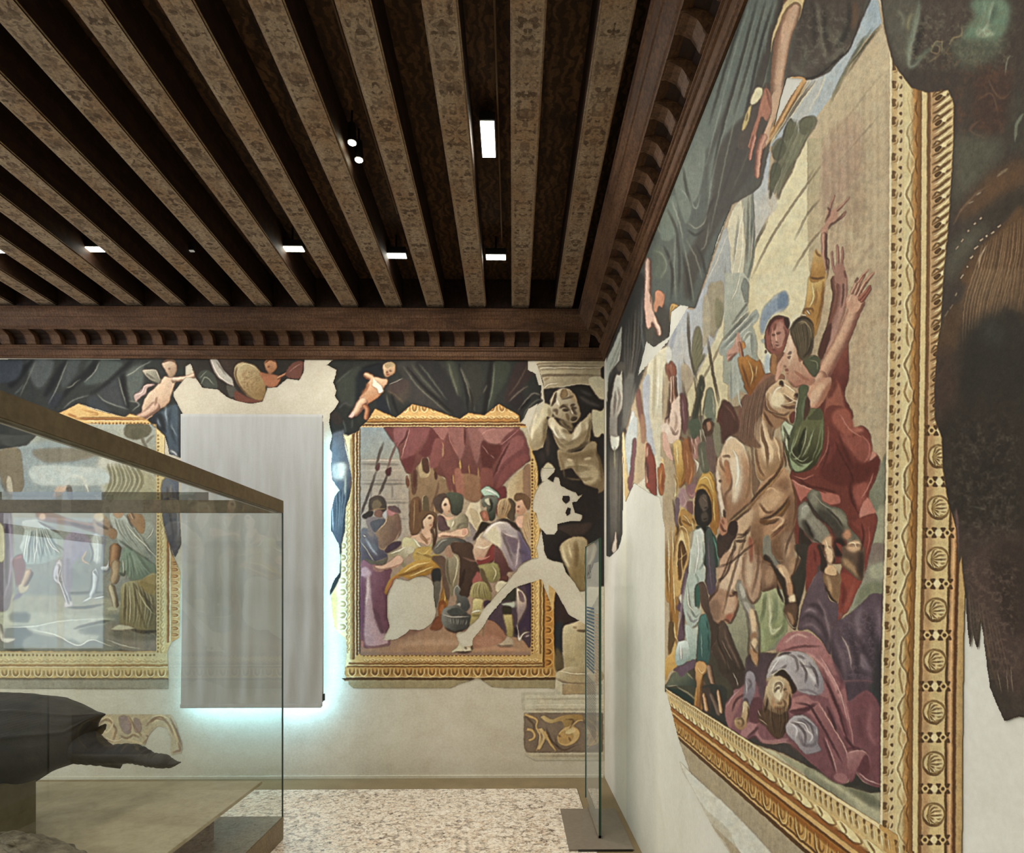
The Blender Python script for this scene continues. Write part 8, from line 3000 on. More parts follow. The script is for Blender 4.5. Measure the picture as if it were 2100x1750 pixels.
def m_plaster(name,c1,c2,c3):
    m,nt,b=mat(name,c1,.85,spec=.2); co=coords(nt)
    a=noise_n(nt,co,1.3,8,.62,.4); f=noise_n(nt,co,9,8,.7); g=noise_n(nt,co,60,4,.7)
    c=ramp(nt,a,[(.3,c2),(.5,c1),(.7,c3)]); c=mix(nt,.35,c,ramp(nt,f,[(.3,c2),(.7,c3)])); c=mix(nt,.12,c,ramp(nt,g,[(.35,'6a6252'),(.65,'fffdf0')]),'OVERLAY')
    nt.links.new(c,b.inputs['Base Color']); bump(nt,b,f,.12,.01); return m,nt,b,c
M_FAR=m_plaster('lime_plaster_far','cec5b2','bdb3a0','dcd6c6')[0]
M_RIGHT,nt,b,c=m_plaster('lime_plaster_right','dfddd3','d2cfc3','e8e6de')
# faint painted pilaster stripes left by the lost fresco, along the depth of the wall
t=nt.nodes.new('ShaderNodeTexCoord'); sp=nt.nodes.new('ShaderNodeSeparateXYZ'); nt.links.new(t.outputs['Object'],sp.inputs[0])
mr=N(nt,'ShaderNodeMapRange'); mr.inputs['From Min'].default_value=2.0; mr.inputs['From Max'].default_value=5.22; nt.links.new(sp.outputs['Y'],mr.inputs['Value'])
st=ramp(nt,mr.outputs[0],[(0.,'ffffff'),(.40,'fbfbf6'),(.44,'eeefec'),(.55,'ebecea'),(.68,'eaebe9'),(.70,'fbfaf2'),(.8,'ffffff'),(1,'f6ece4')])
nt.links.new(mix(nt,.9,c,st,'MULTIPLY'),b.inputs['Base Color'])
M_BACK=m_plaster('lime_plaster_back','cfc8b4','beb59e','dcd6c6')[0]
def m_fresco():
    m,nt,b=mat('fresco_paint','808080',.8,spec=.25)
    a=nt.nodes.new('ShaderNodeAttribute'); a.attribute_name='paint'; co=coords(nt)
    g=noise_n(nt,co,70,5,.7); h=noise_n(nt,co,260,3,.6); w=noise_n(nt,coords(nt,scale=(1,1,.25)),22,6,.7)
    c=mix(nt,.16,a.outputs['Color'],ramp(nt,g,[(.32,'4a4438'),(.68,'fff8e8')]),'OVERLAY'); c=mix(nt,.14,c,ramp(nt,h,[(.3,'403a30'),(.7,'ffffff')]),'OVERLAY')
    c=mix(nt,.12,c,ramp(nt,w,[(.35,'5a5040'),(.65,'f8f4e8')]),'SOFT_LIGHT')
    nt.links.new(c,b.inputs['Base Color']); bump(nt,b,g,.08,.004); return m
M_FRESCO=m_fresco()
def m_wood(name,dark,mid,light,gold,amt,axis=(1,1,1),ps=26):
    """old painted wood: grain, faded stencil ornament, wear"""
    m,nt,b=mat(name,mid,.7,spec=.25); co=coords(nt,scale=axis); c2=coords(nt)
    gr=noise_n(nt,co,16,7,.65,.6); big=noise_n(nt,c2,2.4,5,.6); fine=noise_n(nt,c2,70,5,.7)
    v=N(nt,'ShaderNodeTexVoronoi',Scale=ps); v.feature='SMOOTH_F1'; w=nt.nodes.new('ShaderNodeMixRGB'); 
    nz=N(nt,'ShaderNodeTexNoise',Scale=ps*.6,Detail=2.); nt.links.new(c2,nz.inputs['Vector']); ad=nt.nodes.new('ShaderNodeVectorMath'); ad.operation='MULTIPLY_ADD'
    nt.links.new(nz.outputs['Color'],ad.inputs[0]); ad.inputs[1].default_value=(.08,.08,.08); nt.links.new(c2,ad.inputs[2]); nt.links.new(ad.outputs[0],v.inputs['Vector'])
    wv=N(nt,'ShaderNodeTexWave',Scale=ps*.35,Distortion=9.,Detail=3.); wv.inputs['Detail Scale'].default_value=2.5; nt.links.new(c2,wv.inputs['Vector'])
    orn=mix(nt,.55,ramp(nt,v.outputs['Distance'],[(.22,0.),(.42,1.)]),ramp(nt,wv.outputs['Fac'],[(.4,0.),(.6,1.)]))
    base=ramp(nt,gr,[(.3,dark),(.5,mid),(.72,light)]); base=mix(nt,ramp(nt,big,[(.35,0.),(.65,.55)]),base,gold)
    om=nt.nodes.new('ShaderNodeMath'); om.operation='MULTIPLY'; nt.links.new(ramp(nt,orn,[(.45,1.),(.62,0.)]),om.inputs[0]); om.inputs[1].default_value=amt
    base=mix(nt,om.outputs[0],base,dark); base=mix(nt,.35,base,ramp(nt,fine,[(.3,'1a120a'),(.7,'fff0d8')]),'OVERLAY')
    nt.links.new(base,b.inputs['Base Color']); bump(nt,b,gr,.25,.01); return m
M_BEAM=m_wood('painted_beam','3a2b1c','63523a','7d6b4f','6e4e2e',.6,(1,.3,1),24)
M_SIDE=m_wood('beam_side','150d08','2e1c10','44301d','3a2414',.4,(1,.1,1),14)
M_BOARD=m_wood('ceiling_boards','1c130c','4a3420','72563c','5c422a',.65,(1,.2,1),16)
M_CORN=m_wood('cornice_wood','24160c','51392a','6e5540','5a3c20',.35,(.15,.15,1),40)
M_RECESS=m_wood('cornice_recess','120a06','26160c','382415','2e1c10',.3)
M_CORB=m_wood('corbel_wood','2a1b10','523a28','6c523b','533820',.35,(1,1,1),50)
def m_candelabra():
    # underside board: faded stencil ornament mirrored about the beam's axis
    m,nt,b=mat('painted_beam_underside','6a583f',.75,spec=.2); t=nt.nodes.new('ShaderNodeTexCoord'); oi=nt.nodes.new('ShaderNodeObjectInfo')
    sp=nt.nodes.new('ShaderNodeSeparateXYZ'); nt.links.new(t.outputs['Object'],sp.inputs[0])
    ab=nt.nodes.new('ShaderNodeMath'); ab.operation='ABSOLUTE'; nt.links.new(sp.outputs['X'],ab.inputs[0])
    yo=nt.nodes.new('ShaderNodeMath'); yo.operation='MULTIPLY_ADD'; nt.links.new(oi.outputs['Random'],yo.inputs[0]); yo.inputs[1].default_value=7.; nt.links.new(sp.outputs['Y'],yo.inputs[2])
    cb=nt.nodes.new('ShaderNodeCombineXYZ'); nt.links.new(ab.outputs[0],cb.inputs['X']); nt.links.new(yo.outputs[0],cb.inputs['Y'])
    n1=N(nt,'ShaderNodeTexNoise',Scale=22.,Detail=1.5,Distortion=1.2); nt.links.new(cb.outputs[0],n1.inputs['Vector'])
    v=N(nt,'ShaderNodeTexVoronoi',Scale=30.); v.feature='SMOOTH_F1'; nt.links.new(cb.outputs[0],v.inputs['Vector'])
    motif=mix(nt,.5,ramp(nt,n1.outputs['Fac'],[(.46,0.),(.54,1.)]),ramp(nt,v.outputs['Distance'],[(.2,1.),(.36,0.)]))
    edge=ramp(nt,ab.outputs[0],[(.050,1.),(.058,0.)]); co=t.outputs['Object']; big=noise_n(nt,co,2.2,5,.6); gr=noise_n(nt,coords(nt,scale=(1,.15,1)),20,6,.65); fine=noise_n(nt,co,75,5,.7); patch=noise_n(nt,co,5.,6,.65)
    base=ramp(nt,gr,[(.3,'75675a'),(.5,'8c7d6c'),(.7,'a39685')]); base=mix(nt,ramp(nt,big,[(.4,0.),(.62,.6)]),base,'866647'); base=mix(nt,ramp(nt,patch,[(.45,0.),(.7,.5)]),base,'968b7a')
    om=nt.nodes.new('ShaderNodeMath'); om.operation='MULTIPLY'; nt.links.new(ramp(nt,motif,[(.42,0.),(.55,1.)]),om.inputs[0]); nt.links.new(edge,om.inputs[1]); o2=nt.nodes.new('ShaderNodeMath'); o2.operation='MULTIPLY'; nt.links.new(om.outputs[0],o2.inputs[0]); nt.links.new(ramp(nt,patch,[(.3,.25),(.55,.8)]),o2.inputs[1])
    base=mix(nt,o2.outputs[0],base,'3a2c20'); base=mix(nt,.5,base,ramp(nt,fine,[(.3,'140e08'),(.7,'ffeed4')]),'OVERLAY'); nt.links.new(base,b.inputs['Base Color']); bump(nt,b,fine,.2,.006); return m
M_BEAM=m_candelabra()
def m_terrazzo():
    m,nt,b=mat('terrazzo','cdbba6',.32,spec=.5); co=coords(nt)
    v=N(nt,'ShaderNodeTexVoronoi',Scale=34.,Randomness=1.); nt.links.new(co,v.inputs['Vector']); v2=N(nt,'ShaderNodeTexVoronoi',Scale=95.,Randomness=1.); nt.links.new(co,v2.inputs['Vector'])
    s1=nt.nodes.new('ShaderNodeSeparateColor'); nt.links.new(v.outputs['Color'],s1.inputs[0]); s2=nt.nodes.new('ShaderNodeSeparateColor'); nt.links.new(v2.outputs['Color'],s2.inputs[0])
    chip=ramp(nt,s1.outputs[0],[(0.,'463a32'),(.07,'6e5848'),(.13,'b09a84'),(.22,'e0d0bc'),(.5,'efe4d4'),(.8,'f4ecde'),(.95,'cdb098')],'CONSTANT')
    chip2=ramp(nt,s2.outputs[1],[(0.,'3a322b'),(.09,'7f6a58'),(.17,'d8c8b4'),(.5,'eee4d4')],'CONSTANT')
    c=mix(nt,.5,chip,chip2); ed=ramp(nt,v.outputs['Distance'],[(.0,1.),(.55,1.),(.8,.72)]); c=mix(nt,1.,c,ed,'MULTIPLY')
    big=noise_n(nt,co,1.5,3,.5); c=mix(nt,.18,c,ramp(nt,big,[(.3,'b89878'),(.7,'f0e4d0')]),'SOFT_LIGHT')
    nt.links.new(c,b.inputs['Base Color']); return m
M_FLOOR=m_terrazzo()
def m_speck(name,c1,c2,c3,sc=120,rough=.5):
    m,nt,b=mat(name,c1,rough,spec=.4); co=coords(nt); a=noise_n(nt,co,sc,4,.7); d=noise_n(nt,co,5,5,.6)
    c=mix(nt,.5,ramp(nt,a,[(.35,c2),(.5,c1),(.65,c3)]),ramp(nt,d,[(.35,c2),(.65,c1)])); nt.links.new(c,b.inputs['Base Color']); return m
M_BORDER=m_speck('terrazzo_border','8a7858','6e5e42','a08e6c')
M_RAIL=m_speck('bronze_rail','635740','50452f','716449',30,.45)
M_PLINTH=m_speck('case_plinth','7a6b50','5f5038','94866a',80,.45)
M_BLOCK=m_speck('case_block','5e4c3a','42342a','7c6650',90,.6)
M_SLAB=m_speck('display_shelf','a79c7f','9a8f72','b3a98c',14,.5)
M_PED=m_speck('pedestal_paint','736b52','675f48','7e765c',16,.6)
M_STEEL=m_speck('painted_steel','7c7264','746a5c','867c6e',40,.45)
M_BLACK=mat('black_metal','14120f',.5)[0]
def m_glass(name,tint,fac,haze=0):
    m=bpy.data.materials.new(name); m.use_nodes=True; nt=m.node_tree; nt.nodes.clear()
    o=nt.nodes.new('ShaderNodeOutputMaterial'); t=nt.nodes.new('ShaderNodeBsdfTransparent'); g=nt.nodes.new('ShaderNodeBsdfGlossy'); t.inputs[0].default_value=lin(tint); g.inputs['Roughness'].default_value=.0
    lw=nt.nodes.new('ShaderNodeLayerWeight'); lw.inputs[0].default_value=.5; pw=nt.nodes.new('ShaderNodeMath'); pw.operation='POWER'; pw.inputs[1].default_value=4.5; nt.links.new(lw.outputs['Facing'],pw.inputs[0])
    mu=nt.nodes.new('ShaderNodeMath'); mu.operation='MULTIPLY_ADD'; mu.inputs[1].default_value=.8*fac; mu.inputs[2].default_value=.045*fac; nt.links.new(pw.outputs[0],mu.inputs[0])
    mx=nt.nodes.new('ShaderNodeMixShader'); nt.links.new(mu.outputs[0],mx.inputs[0]); nt.links.new(t.outputs[0],mx.inputs[1]); nt.links.new(g.outputs[0],mx.inputs[2]); nt.links.new(mx.outputs[0],o.inputs[0])
    if haze:  # pale diffuse mixed in to stand for a reflection on the panel
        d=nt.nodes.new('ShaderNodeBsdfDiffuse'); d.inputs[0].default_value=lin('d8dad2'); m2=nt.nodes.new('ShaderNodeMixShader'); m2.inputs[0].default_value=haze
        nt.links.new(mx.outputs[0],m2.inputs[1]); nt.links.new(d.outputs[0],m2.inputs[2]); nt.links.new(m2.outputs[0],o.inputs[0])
    return m
M_GLASS=m_glass('clear_glass','f6f9f7',1.)
M_TINT=m_glass('tinted_glass','8f8f8b',1.)
def m_emit(name,col,s):
    m=bpy.data.materials.new(name); m.use_nodes=True; nt=m.node_tree; nt.nodes.clear(); o=nt.nodes.new('ShaderNodeOutputMaterial'); e=nt.nodes.new('ShaderNodeEmission'); e.inputs[0].default_value=lin(col); e.inputs[1].default_value=s; nt.links.new(e.outputs[0],o.inputs[0]); return m
M_LAMP=m_emit('lamp_diffuser','fffbe8',14.); M_SPOT=m_emit('spot_lens','fff3d0',30.); M_DIM=m_emit('lamp_off','fff8e8',.25)
M_SKY=m_emit('window_daylight','9cc4ea',3.6); M_LEAK=m_emit('added_glow_strip','90d8ff',2.)
M_GREEN=mat('glass_edge','2c4a3c',.15)[0]; M_INK=mat('printed_ink','3d5566',.7)[0]; M_INK2=mat('printed_ink_grey','6f6b64',.7)[0]
def m_fabric():
    m,nt,b=mat('banner_fabric','b6b8b6',.9,spec=.1); co=coords(nt); f=noise_n(nt,coords(nt,scale=(1,1,.12)),14,5,.6); w=noise_n(nt,co,320,2,.5)
    c=mix(nt,.4,ramp(nt,f,[(.3,'a9a8a6'),(.7,'bfc1c2')]),'b6b8b6'); c=mix(nt,.08,c,ramp(nt,w,[(.3,'505050'),(.7,'ffffff')]),'OVERLAY'); nt.links.new(c,b.inputs['Base Color'])
    bump(nt,b,f,.25,.01); return m
M_FAB=m_fabric()
def m_turtle():
    m,nt,b=mat('turtle_hide','33312f',.55,spec=.35); co=coords(nt); a=noise_n(nt,co,7,8,.7); f=noise_n(nt,co,60,6,.75)
    c=ramp(nt,a,[(.3,'222120'),(.55,'35332f'),(.75,'4a463e')]); c=mix(nt,.4,c,ramp(nt,f,[(.3,'10100f'),(.7,'8a857a')]),'OVERLAY'); nt.links.new(c,b.inputs['Base Color']); bump(nt,b,f,.5,.01); return m
M_TURTLE=m_turtle()
M_SPEC=m_speck('dried_hide','6a6250','3c3526','928a72',26,.8)
# ---------------------------------------------------------------- object helpers
def link(o,parent=None):
    COL.objects.link(o)
    if parent: o.parent=parent
    return o
def obj(name,bm,m,parent=None,smooth=False):
    bmesh.ops.recalc_face_normals(bm,faces=bm.faces)
    me=bpy.data.meshes.new(name); bm.to_mesh(me); bm.free(); me.materials.append(m)
    if smooth:
        for p in me.polygons: p.use_smooth=True
    return link(bpy.data.objects.new(name,me),parent)
def tag(o,label,cat,group=None):
    o['label']=label; o['category']=cat
    if group: o['group']=group
    return o
def thing(name,loc,label,cat,group=None):
    o=bpy.data.objects.new(name,None); COL.objects.link(o); o.location=loc; o.empty_display_size=.1; return tag(o,label,cat,group)
def struct(name,bm,m,parent=None,**k):
    o=obj(name,bm,m,parent,**k)
    if not parent: o['kind']='structure'
    return o
def bx(bm,x0,x1,y0,y1,z0,z1,bev=0):
    v=[bm.verts.new((x,y,z)) for x in (x0,x1) for y in (y0,y1) for z in (z0,z1)]
    fs=[bm.faces.new([v[i] for i in q]) for q in ((0,1,3,2),(4,6,7,5),(0,4,5,1),(2,3,7,6),(0,2,6,4),(1,5,7,3))]
    if bev: bmesh.ops.bevel(bm,geom=list({e for f in fs for e in f.edges}),offset=bev,segments=2,affect='EDGES')
    return bm
def B(*a,**k): return bx(bmesh.new(),*a,**k)
def tubemesh(bm,pts,r,n=10):
    rings=[]
    for i,p in enumerate(pts):
        p=Vector(p); d=(Vector(pts[min(i+1,len(pts)-1)])-Vector(pts[max(i-1,0)])).normalized(); u=d.orthogonal().normalized() if abs(d.z)>.99 else Vector((0,0,1)).cross(d).normalized(); w=d.cross(u)
        rr=r[i] if isinstance(r,(list,tuple)) else r
        if not isinstance(rr,(list,tuple)): rr=(rr,rr)
        rings.append([bm.verts.new(p+u*math.cos(a)*rr[0]+w*math.sin(a)*rr[1]) for a in [2*math.pi*k/n for k in range(n)]])
    for A,Bq in zip(rings,rings[1:]):
        for k in range(n): bm.faces.new((A[k],A[(k+1)%n],Bq[(k+1)%n],Bq[k]))
    bm.faces.new(rings[0]); bm.faces.new(rings[-1][::-1]); return bm
# ---------------------------------------------------------------- shell
struct('wall_far',B(XL,WX+.2,WY,WY+.2,0,4.3),M_FAR)
struct('wall_right',B(WX,WX+.2,YB,WY,0,4.3),M_RIGHT)
bm=bmesh.new()   # unseen left wall; its two tall windows are added to light the room
def wall_with_openings(horizontal,a0,a1,z0,z1,openings,put):
    cuts=sorted({a0,a1,*[v for o in openings for v in o[:2]]})
    for p,q in zip(cuts,cuts[1:]):
        o=[o for o in openings if o[0]<=p and q<=o[1]]
        if not o: put(p,q,z0,z1)
        else: put(p,q,z0,o[0][2]); put(p,q,o[0][3],z1)
WL=[(.4,1.9,.75,3.3),(3.1,4.5,.75,3.3)]
wall_with_openings(False,YB,WY,0,4.3,WL,lambda p,q,z0,z1: bx(bm,XL-.2,XL,p,q,z0,z1)); struct('wall_left',bm,M_BACK)
bm=bmesh.new(); WB=[(-7.5,-6.05,.75,3.45)]
wall_with_openings(True,XL,WX,0,4.3,WB,lambda p,q,z0,z1: bx(bm,p,q,YB-.2,YB,z0,z1)); struct('wall_back',bm,M_BACK)
M_WFR=mat('window_frame','d8d2c4',.5)[0]
k=1
for (a,b2,z0,z1) in WL:
    w=struct('window_%d'%k,B(XL-.19,XL-.17,a,b2,z0,z1),M_SKY); bm=bmesh.new(); bx(bm,XL-.16,XL-.1,(a+b2)/2-.03,(a+b2)/2+.03,z0,z1); bx(bm,XL-.16,XL-.1,a,b2,(z0+z1)/2+.6,(z0+z1)/2+.66); obj('window_frame',bm,M_WFR,w); k+=1
for (a,b2,z0,z1) in WB:
    w=struct('window_%d'%k,B(a,b2,YB-.19,YB-.17,z0,z1),M_SKY); bm=bmesh.new(); bx(bm,(a+b2)/2-.03,(a+b2)/2+.03,YB-.16,YB-.1,z0,z1); bx(bm,a,b2,YB-.16,YB-.1,(z0+z1)/2+.6,(z0+z1)/2+.66); obj('window_frame',bm,M_WFR,w); k+=1
struct('floor',B(XL,.516,YB,4.926,-.1,0),M_FLOOR)
bm=bmesh.new(); bx(bm,XL,WX,4.93,WY,-.1,0); bx(bm,.52,WX,YB,4.93,-.1,0); struct('trim_1',bm,M_BORDER)
bm=bmesh.new(); bx(bm,XL,.52,4.926,4.93,-.1,.0); bx(bm,.516,.52,YB,4.926,-.1,.0); struct('trim_2',bm,M_BLACK)
struct('ceiling',B(XL,WX,YB,WY,4.17,4.3),M_BOARD)
bm=bmesh.new(); bx(bm,XL,WX-.012,WY-.012,WY,0,.022); struct('baseboard_far',bm,M_BACK)
# ---------------------------------------------------------------- cornice (far + right wall, mitred) with corbels
PR=[(0,3.57),(.016,3.57),(.022,3.578),(.018,3.588),(.026,3.594),(.03,3.60),(.034,3.632),(.044,3.636),(.05,3.642),(.05,3.65),(.06,3.654),(.06,3.662),(.052,3.664)]
PR2=[(.12,3.762),(.164,3.752),(.168,3.758),(.168,3.768),(.176,3.774),(.182,3.782),(.214,3.828),(.222,3.832),(.228,3.846),(.238,3.858),(.242,3.878),(.25,3.882),(.25,3.902),(.2,3.912),(0,3.912)]
def cornice(bm,prof):
    # sweep: left end of far wall -> corner -> back end of right wall
    rows=[]
    for d,z in prof: rows.append([bm.verts.new((XL,WY-d,z)),bm.verts.new((WX-d,WY-d,z)),bm.verts.new((WX-d,YB,z))])
    for A,Bq in zip(rows,rows[1:]):
        for i in range(2): bm.faces.new((A[i],A[i+1],Bq[i+1],Bq[i]))
bm=bmesh.new(); cornice(bm,PR); cornice(bm,PR2); corn=struct('trim_3',bm,M_CORN)
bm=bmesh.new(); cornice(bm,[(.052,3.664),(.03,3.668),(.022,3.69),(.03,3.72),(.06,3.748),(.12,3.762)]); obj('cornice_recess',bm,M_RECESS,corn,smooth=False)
def corbel_mesh():
    bm=bmesh.new(); w=.043
    P=[(.03,3.664),(.058,3.664),(.07,3.668),(.078,3.682),(.084,3.705),(.10,3.728),(.128,3.742),(.156,3.746),(.16,3.756),(.1,3.762),(.03,3.75)]
    A=[bm.verts.new((-w,-d,z)) for d,z in P]; Bv=[bm.verts.new((w,-d,z)) for d,z in P]
    bm.faces.new(A); bm.faces.new(Bv[::-1])
    for i in range(len(P)): bm.faces.new((A[i],A[(i+1)%len(P)],Bv[(i+1)%len(P)],Bv[i]))
    bmesh.ops.bevel(bm,geom=[e for e in bm.edges if abs(e.verts[0].co.x-e.verts[1].co.x)<1e-6],offset=.004,segments=1,affect='EDGES')
    bx(bm,-w-.006,w+.006,-.166,-.03,3.748,3.76); return bm
c0=obj('corbel',corbel_mesh(),M_CORB,corn)
PITCH=.2105
spots=[((WX-.185-PITCH*i,WY,0),0) for i in range(40)]+[((WX,WY-.185-PITCH*i,0),-math.pi/2) for i in range(24)]
for i,(l,a) in enumerate(spots):
    o=c0 if i==0 else c0.copy()
    if i: link(o,corn)
    o.location=l; o.rotation_euler=(0,0,a)
# ---------------------------------------------------------------- ceiling beams (one by one)
ORD=['first','second','third','fourth','fifth','sixth','seventh','eighth','ninth','tenth','eleventh','twelfth','thirteenth','fourteenth','fifteenth','sixteenth']
farpx=[1157,1067.5,979,892.5,806,716,626,538,452,360,271,181,91,3]
zb=3.93
def beam(x,w=.146):
    bm=bmesh.new(); bx(bm,-w/2,w/2,0,WY-.19-YB,0,4.17-zb,bev=.008); return bm
xs=[atY(p,632,WY-.24)[0] for p in farpx]+[-4.53,-4.88]
for i,x in enumerate(xs):
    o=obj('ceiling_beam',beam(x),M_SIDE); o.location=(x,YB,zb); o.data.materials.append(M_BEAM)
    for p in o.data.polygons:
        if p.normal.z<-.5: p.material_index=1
    tag(o,('painted wooden ceiling beam nearest the right wall cornice' if i==0 else '%s painted wooden ceiling beam counting left from the right wall cornice'%ORD[i]),'ceiling beam','painted ceiling beams')
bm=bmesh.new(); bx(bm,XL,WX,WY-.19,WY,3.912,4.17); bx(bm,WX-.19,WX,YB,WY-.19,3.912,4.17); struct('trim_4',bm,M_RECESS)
# ---------------------------------------------------------------- lamps
def panel_lamp(px,py,wid,dep,label,rot=0,z=4.02,strength=14.,dim=False):
    zc=F*(z-EYE)/(CY-py); X,_=atY(px,py,zc)
    t=thing('ceiling_light',(X,zc,z),label,'ceiling light','small ceiling lights between the beams')
    h=B(-wid/2-.006,wid/2+.006,-dep/2-.006,dep/2+.006,.004,.05,bev=.003); obj('housing',h,M_BLACK,t)
    d=obj('diffuser',B(-wid/2,wid/2,-dep/2,dep/2,-.002,.003),M_DIM if dim else M_LAMP,t)
    obj('mounting_stem',tubemesh(bmesh.new(),[(0,0,.05),(0,0,4.17-z)],.008),M_BLACK,t)
    return t,X,zc
LAMPS=[(1017,528.5,.140,.062,'bright rectangular ceiling light above the right fresco, first beam gap row'),
 (813,527,.138,.060,'bright rectangular ceiling light second from the right in the far row'),
 (600,514.5,.150,.060,'bright rectangular ceiling light in the far row above the hanging banner'),
 (188,518,.165,.055,'bright rectangular ceiling light far left of the row, above the left fresco'),
 (-8,522,.15,.055,'bright rectangular ceiling light cut by the left edge of the photo')]
for a in LAMPS: panel_lamp(*a)
panel_lamp(385,520,.09,.02,'unlit small ceiling light between the fourth pair of beams on the left',dim=True)
t,X,Y=panel_lamp(1001,288,.072,.26,'long very bright ceiling light strip running along the beams near the middle',z=4.05)
def spot(px,py,label):
    z=4.0; zc=F*(z-EYE)/(CY-py); X,_=atY(px,py,zc)
    t=thing('spotlight',(X,zc,z),label,'spotlight','pair of small spotlights')
    obj('lamp_head',tubemesh(bmesh.new(),[(0,0,.10),(0,0,.0)],[.02,.026],14),M_BLACK,t); obj('lens',tubemesh(bmesh.new(),[(0,0,.001),(0,0,-.003)],.021,14),M_SPOT,t); obj('bracket',B(-.005,.005,-.005,.005,.1,.17),M_BLACK,t)
    return X,zc
a1=spot(722,296,'upper small round spotlight of the pair between the beams'); a2=spot(736,331,'lower small round spotlight of the pair between the beams')
gaps=[(a+b)/2 for a,b in zip(xs,xs[1:])]
M_WIRE=mat('conduit_metal','6a5138',.5)[0]
def conduit(p0,p1,label,z=4.12,r=.006):
    y0=F*(z-EYE)/(CY-p0[1]); y1=F*(z-EYE)/(CY-p1[1]); x0=atY(p0[0],p0[1],y0)[0]; x1=atY(p1[0],p1[1],y1)[0]
    ya=.2; x1=(x0+x1)/2; x1=min(gaps,key=lambda g:abs(g-x1))+.035; xa=x1; print('conduit',x1)
    tag(obj('conduit',tubemesh(bmesh.new(),[(xa,ya,z),(x1,y1,z)],r,8),M_WIRE),label,'conduit','thin conduits along the ceiling')
conduit((263,0),(578,474),'thin conduit along the ceiling leading to the light above the banner')
conduit((0,79),(330,432),'thin conduit along the ceiling at the far left')
conduit((622,160),(778,440),'thin conduit along the ceiling beside the pair of spotlights')
conduit((968,20),(994,500),'thin conduit along the ceiling beside the long light strip')
# ---------------------------------------------------------------- frescoes: painted plaster skin, one mesh per painted element
def bil(A,px,py):
    h,w=A.shape[:2]; X=np.clip(px+PAD-.5,0,w-1.001); Y=np.clip(py+PAD-.5,0,h-1.001); xi=X.astype(int); yi=Y.astype(int); fx=(X-xi)[...,None]; fy=(Y-yi)[...,None]
    return (A[yi,xi]*(1-fx)+A[yi,xi+1]*fx)*(1-fy)+(A[yi+1,xi]*(1-fx)+A[yi+1,xi+1]*fx)*fy
def skin(name,sel,P,colr,parent):
    """sel: bool grid of faces (h-1,w-1); P: (h,w,3) points"""
    h,w=P.shape[:2]; f=np.argwhere(sel)
    if len(f)==0: return None
    i=f[:,0]*w+f[:,1]; q=np.stack([i,i+1,i+w+1,i+w],1); u,inv=np.unique(q,return_inverse=True); q=inv.reshape(-1,4).astype(np.int32)
    me=bpy.data.meshes.new(name); me.vertices.add(len(u)); me.vertices.foreach_set('co',P.reshape(-1,3)[u].astype(np.float32).ravel())
    me.loops.add(q.size); me.loops.foreach_set('vertex_index',q.ravel()); me.polygons.add(len(q)); me.polygons.foreach_set('loop_start',np.arange(0,q.size,4,dtype=np.int32)); me.polygons.foreach_set('loop_total',np.full(len(q),4,np.int32))
    me.update(calc_edges=True)
    a=me.color_attributes.new('paint','FLOAT_COLOR','POINT'); c=np.ones((len(u),4),np.float32); c[:,:3]=colr.reshape(-1,3)[u]; a.data.foreach_set('color',c.ravel())
    me.materials.append(M_FRESCO); o=bpy.data.objects.new(name,me)
    return link(o,parent)
def tolin(I): 
    I=np.clip(I,0,1); return np.where(I<=.04045,I/12.92,((I+.055)/1.055)**2.4).astype(np.float32)
def plaster_skin(cv,P,px,py,groups,ok):
    colr=tolin(bil(cv.img,px,py)); cxf=(px[:-1,:-1]+px[1:,1:])/2; cyf=(py[:-1,:-1]+py[1:,1:])/2
    ids=cv.ids[np.clip(cyf+PAD,0,CH-1).astype(int),np.clip(cxf+PAD,0,CW-1).astype(int)]
    for g in groups:
        if len(g['parts'])==1 and g.get('solo'):
            idn,nm=g['parts'][0]; o=skin(g['name'],(ids==idn)&ok,P,colr,None)
            if o: tag(o,g['label'],'wall painting')
            continue
        t=thing(g['name'],g['loc'],g['label'],'wall painting')
        for idn,nm in g['parts']:
            sel=(ids==idn)&ok; o=skin(nm,sel,P-np.array(g['loc']),colr,t)
# far wall grid
cvf=paint_far(); off=.003
xsn=np.arange(-4.62,WX-.0045,.0046); zs=np.arange(.1,ZC+.012,.0046); X,Z=np.meshgrid(xsn,zs); c_,s_=math.cos(YAW),math.sin(YAW); YY=WY-off
zc=X*s_+YY*c_; px=CX+F*(X*c_-YY*s_)/zc; py=CY-F*(Z-EYE)/zc; P=np.stack([X,np.full_like(X,YY),Z],-1)
ok=np.ones((len(zs)-1,len(xsn)-1),bool)
# the cherub and curtain meet the cornice: stop under it
plaster_skin(cvf,P,px,py,[
 dict(name='fresco',loc=(-.55,WY,1.0),label='gilded frame fresco right of the banner, king bowing to a seated queen',parts=[(1,'painted_scene'),(2,'painted_frame'),(3,'painted_curtain'),(4,'painted_cherub'),(7,'painted_ledge')]),
 dict(name='fresco',loc=(.5,WY,.9),label='fresco of a grey muscular male statue holding up a capital in the far corner',parts=[(6,'painted_statue'),(8,'painted_scroll_panel')]),
 dict(name='fresco',loc=(-3.6,WY,1.0),label='fresco left of the banner, robed figures seen behind the glass case',parts=[(9,'painted_scene'),(10,'painted_frame'),(11,'painted_curtain'),(14,'painted_cherub'),(15,'painted_ledge')]),
 dict(name='fresco_fragment',solo=True,loc=(0,0,0),label='small fresco fragment low on the far wall behind the turtle flipper, scroll ornament',parts=[(12,'')]),
 dict(name='fresco_fragment',solo=True,loc=(0,0,0),label='fresco fragment above the banner with a cherub and a round shield',parts=[(13,'')])],ok)
del cvf
cvr=paint_right()
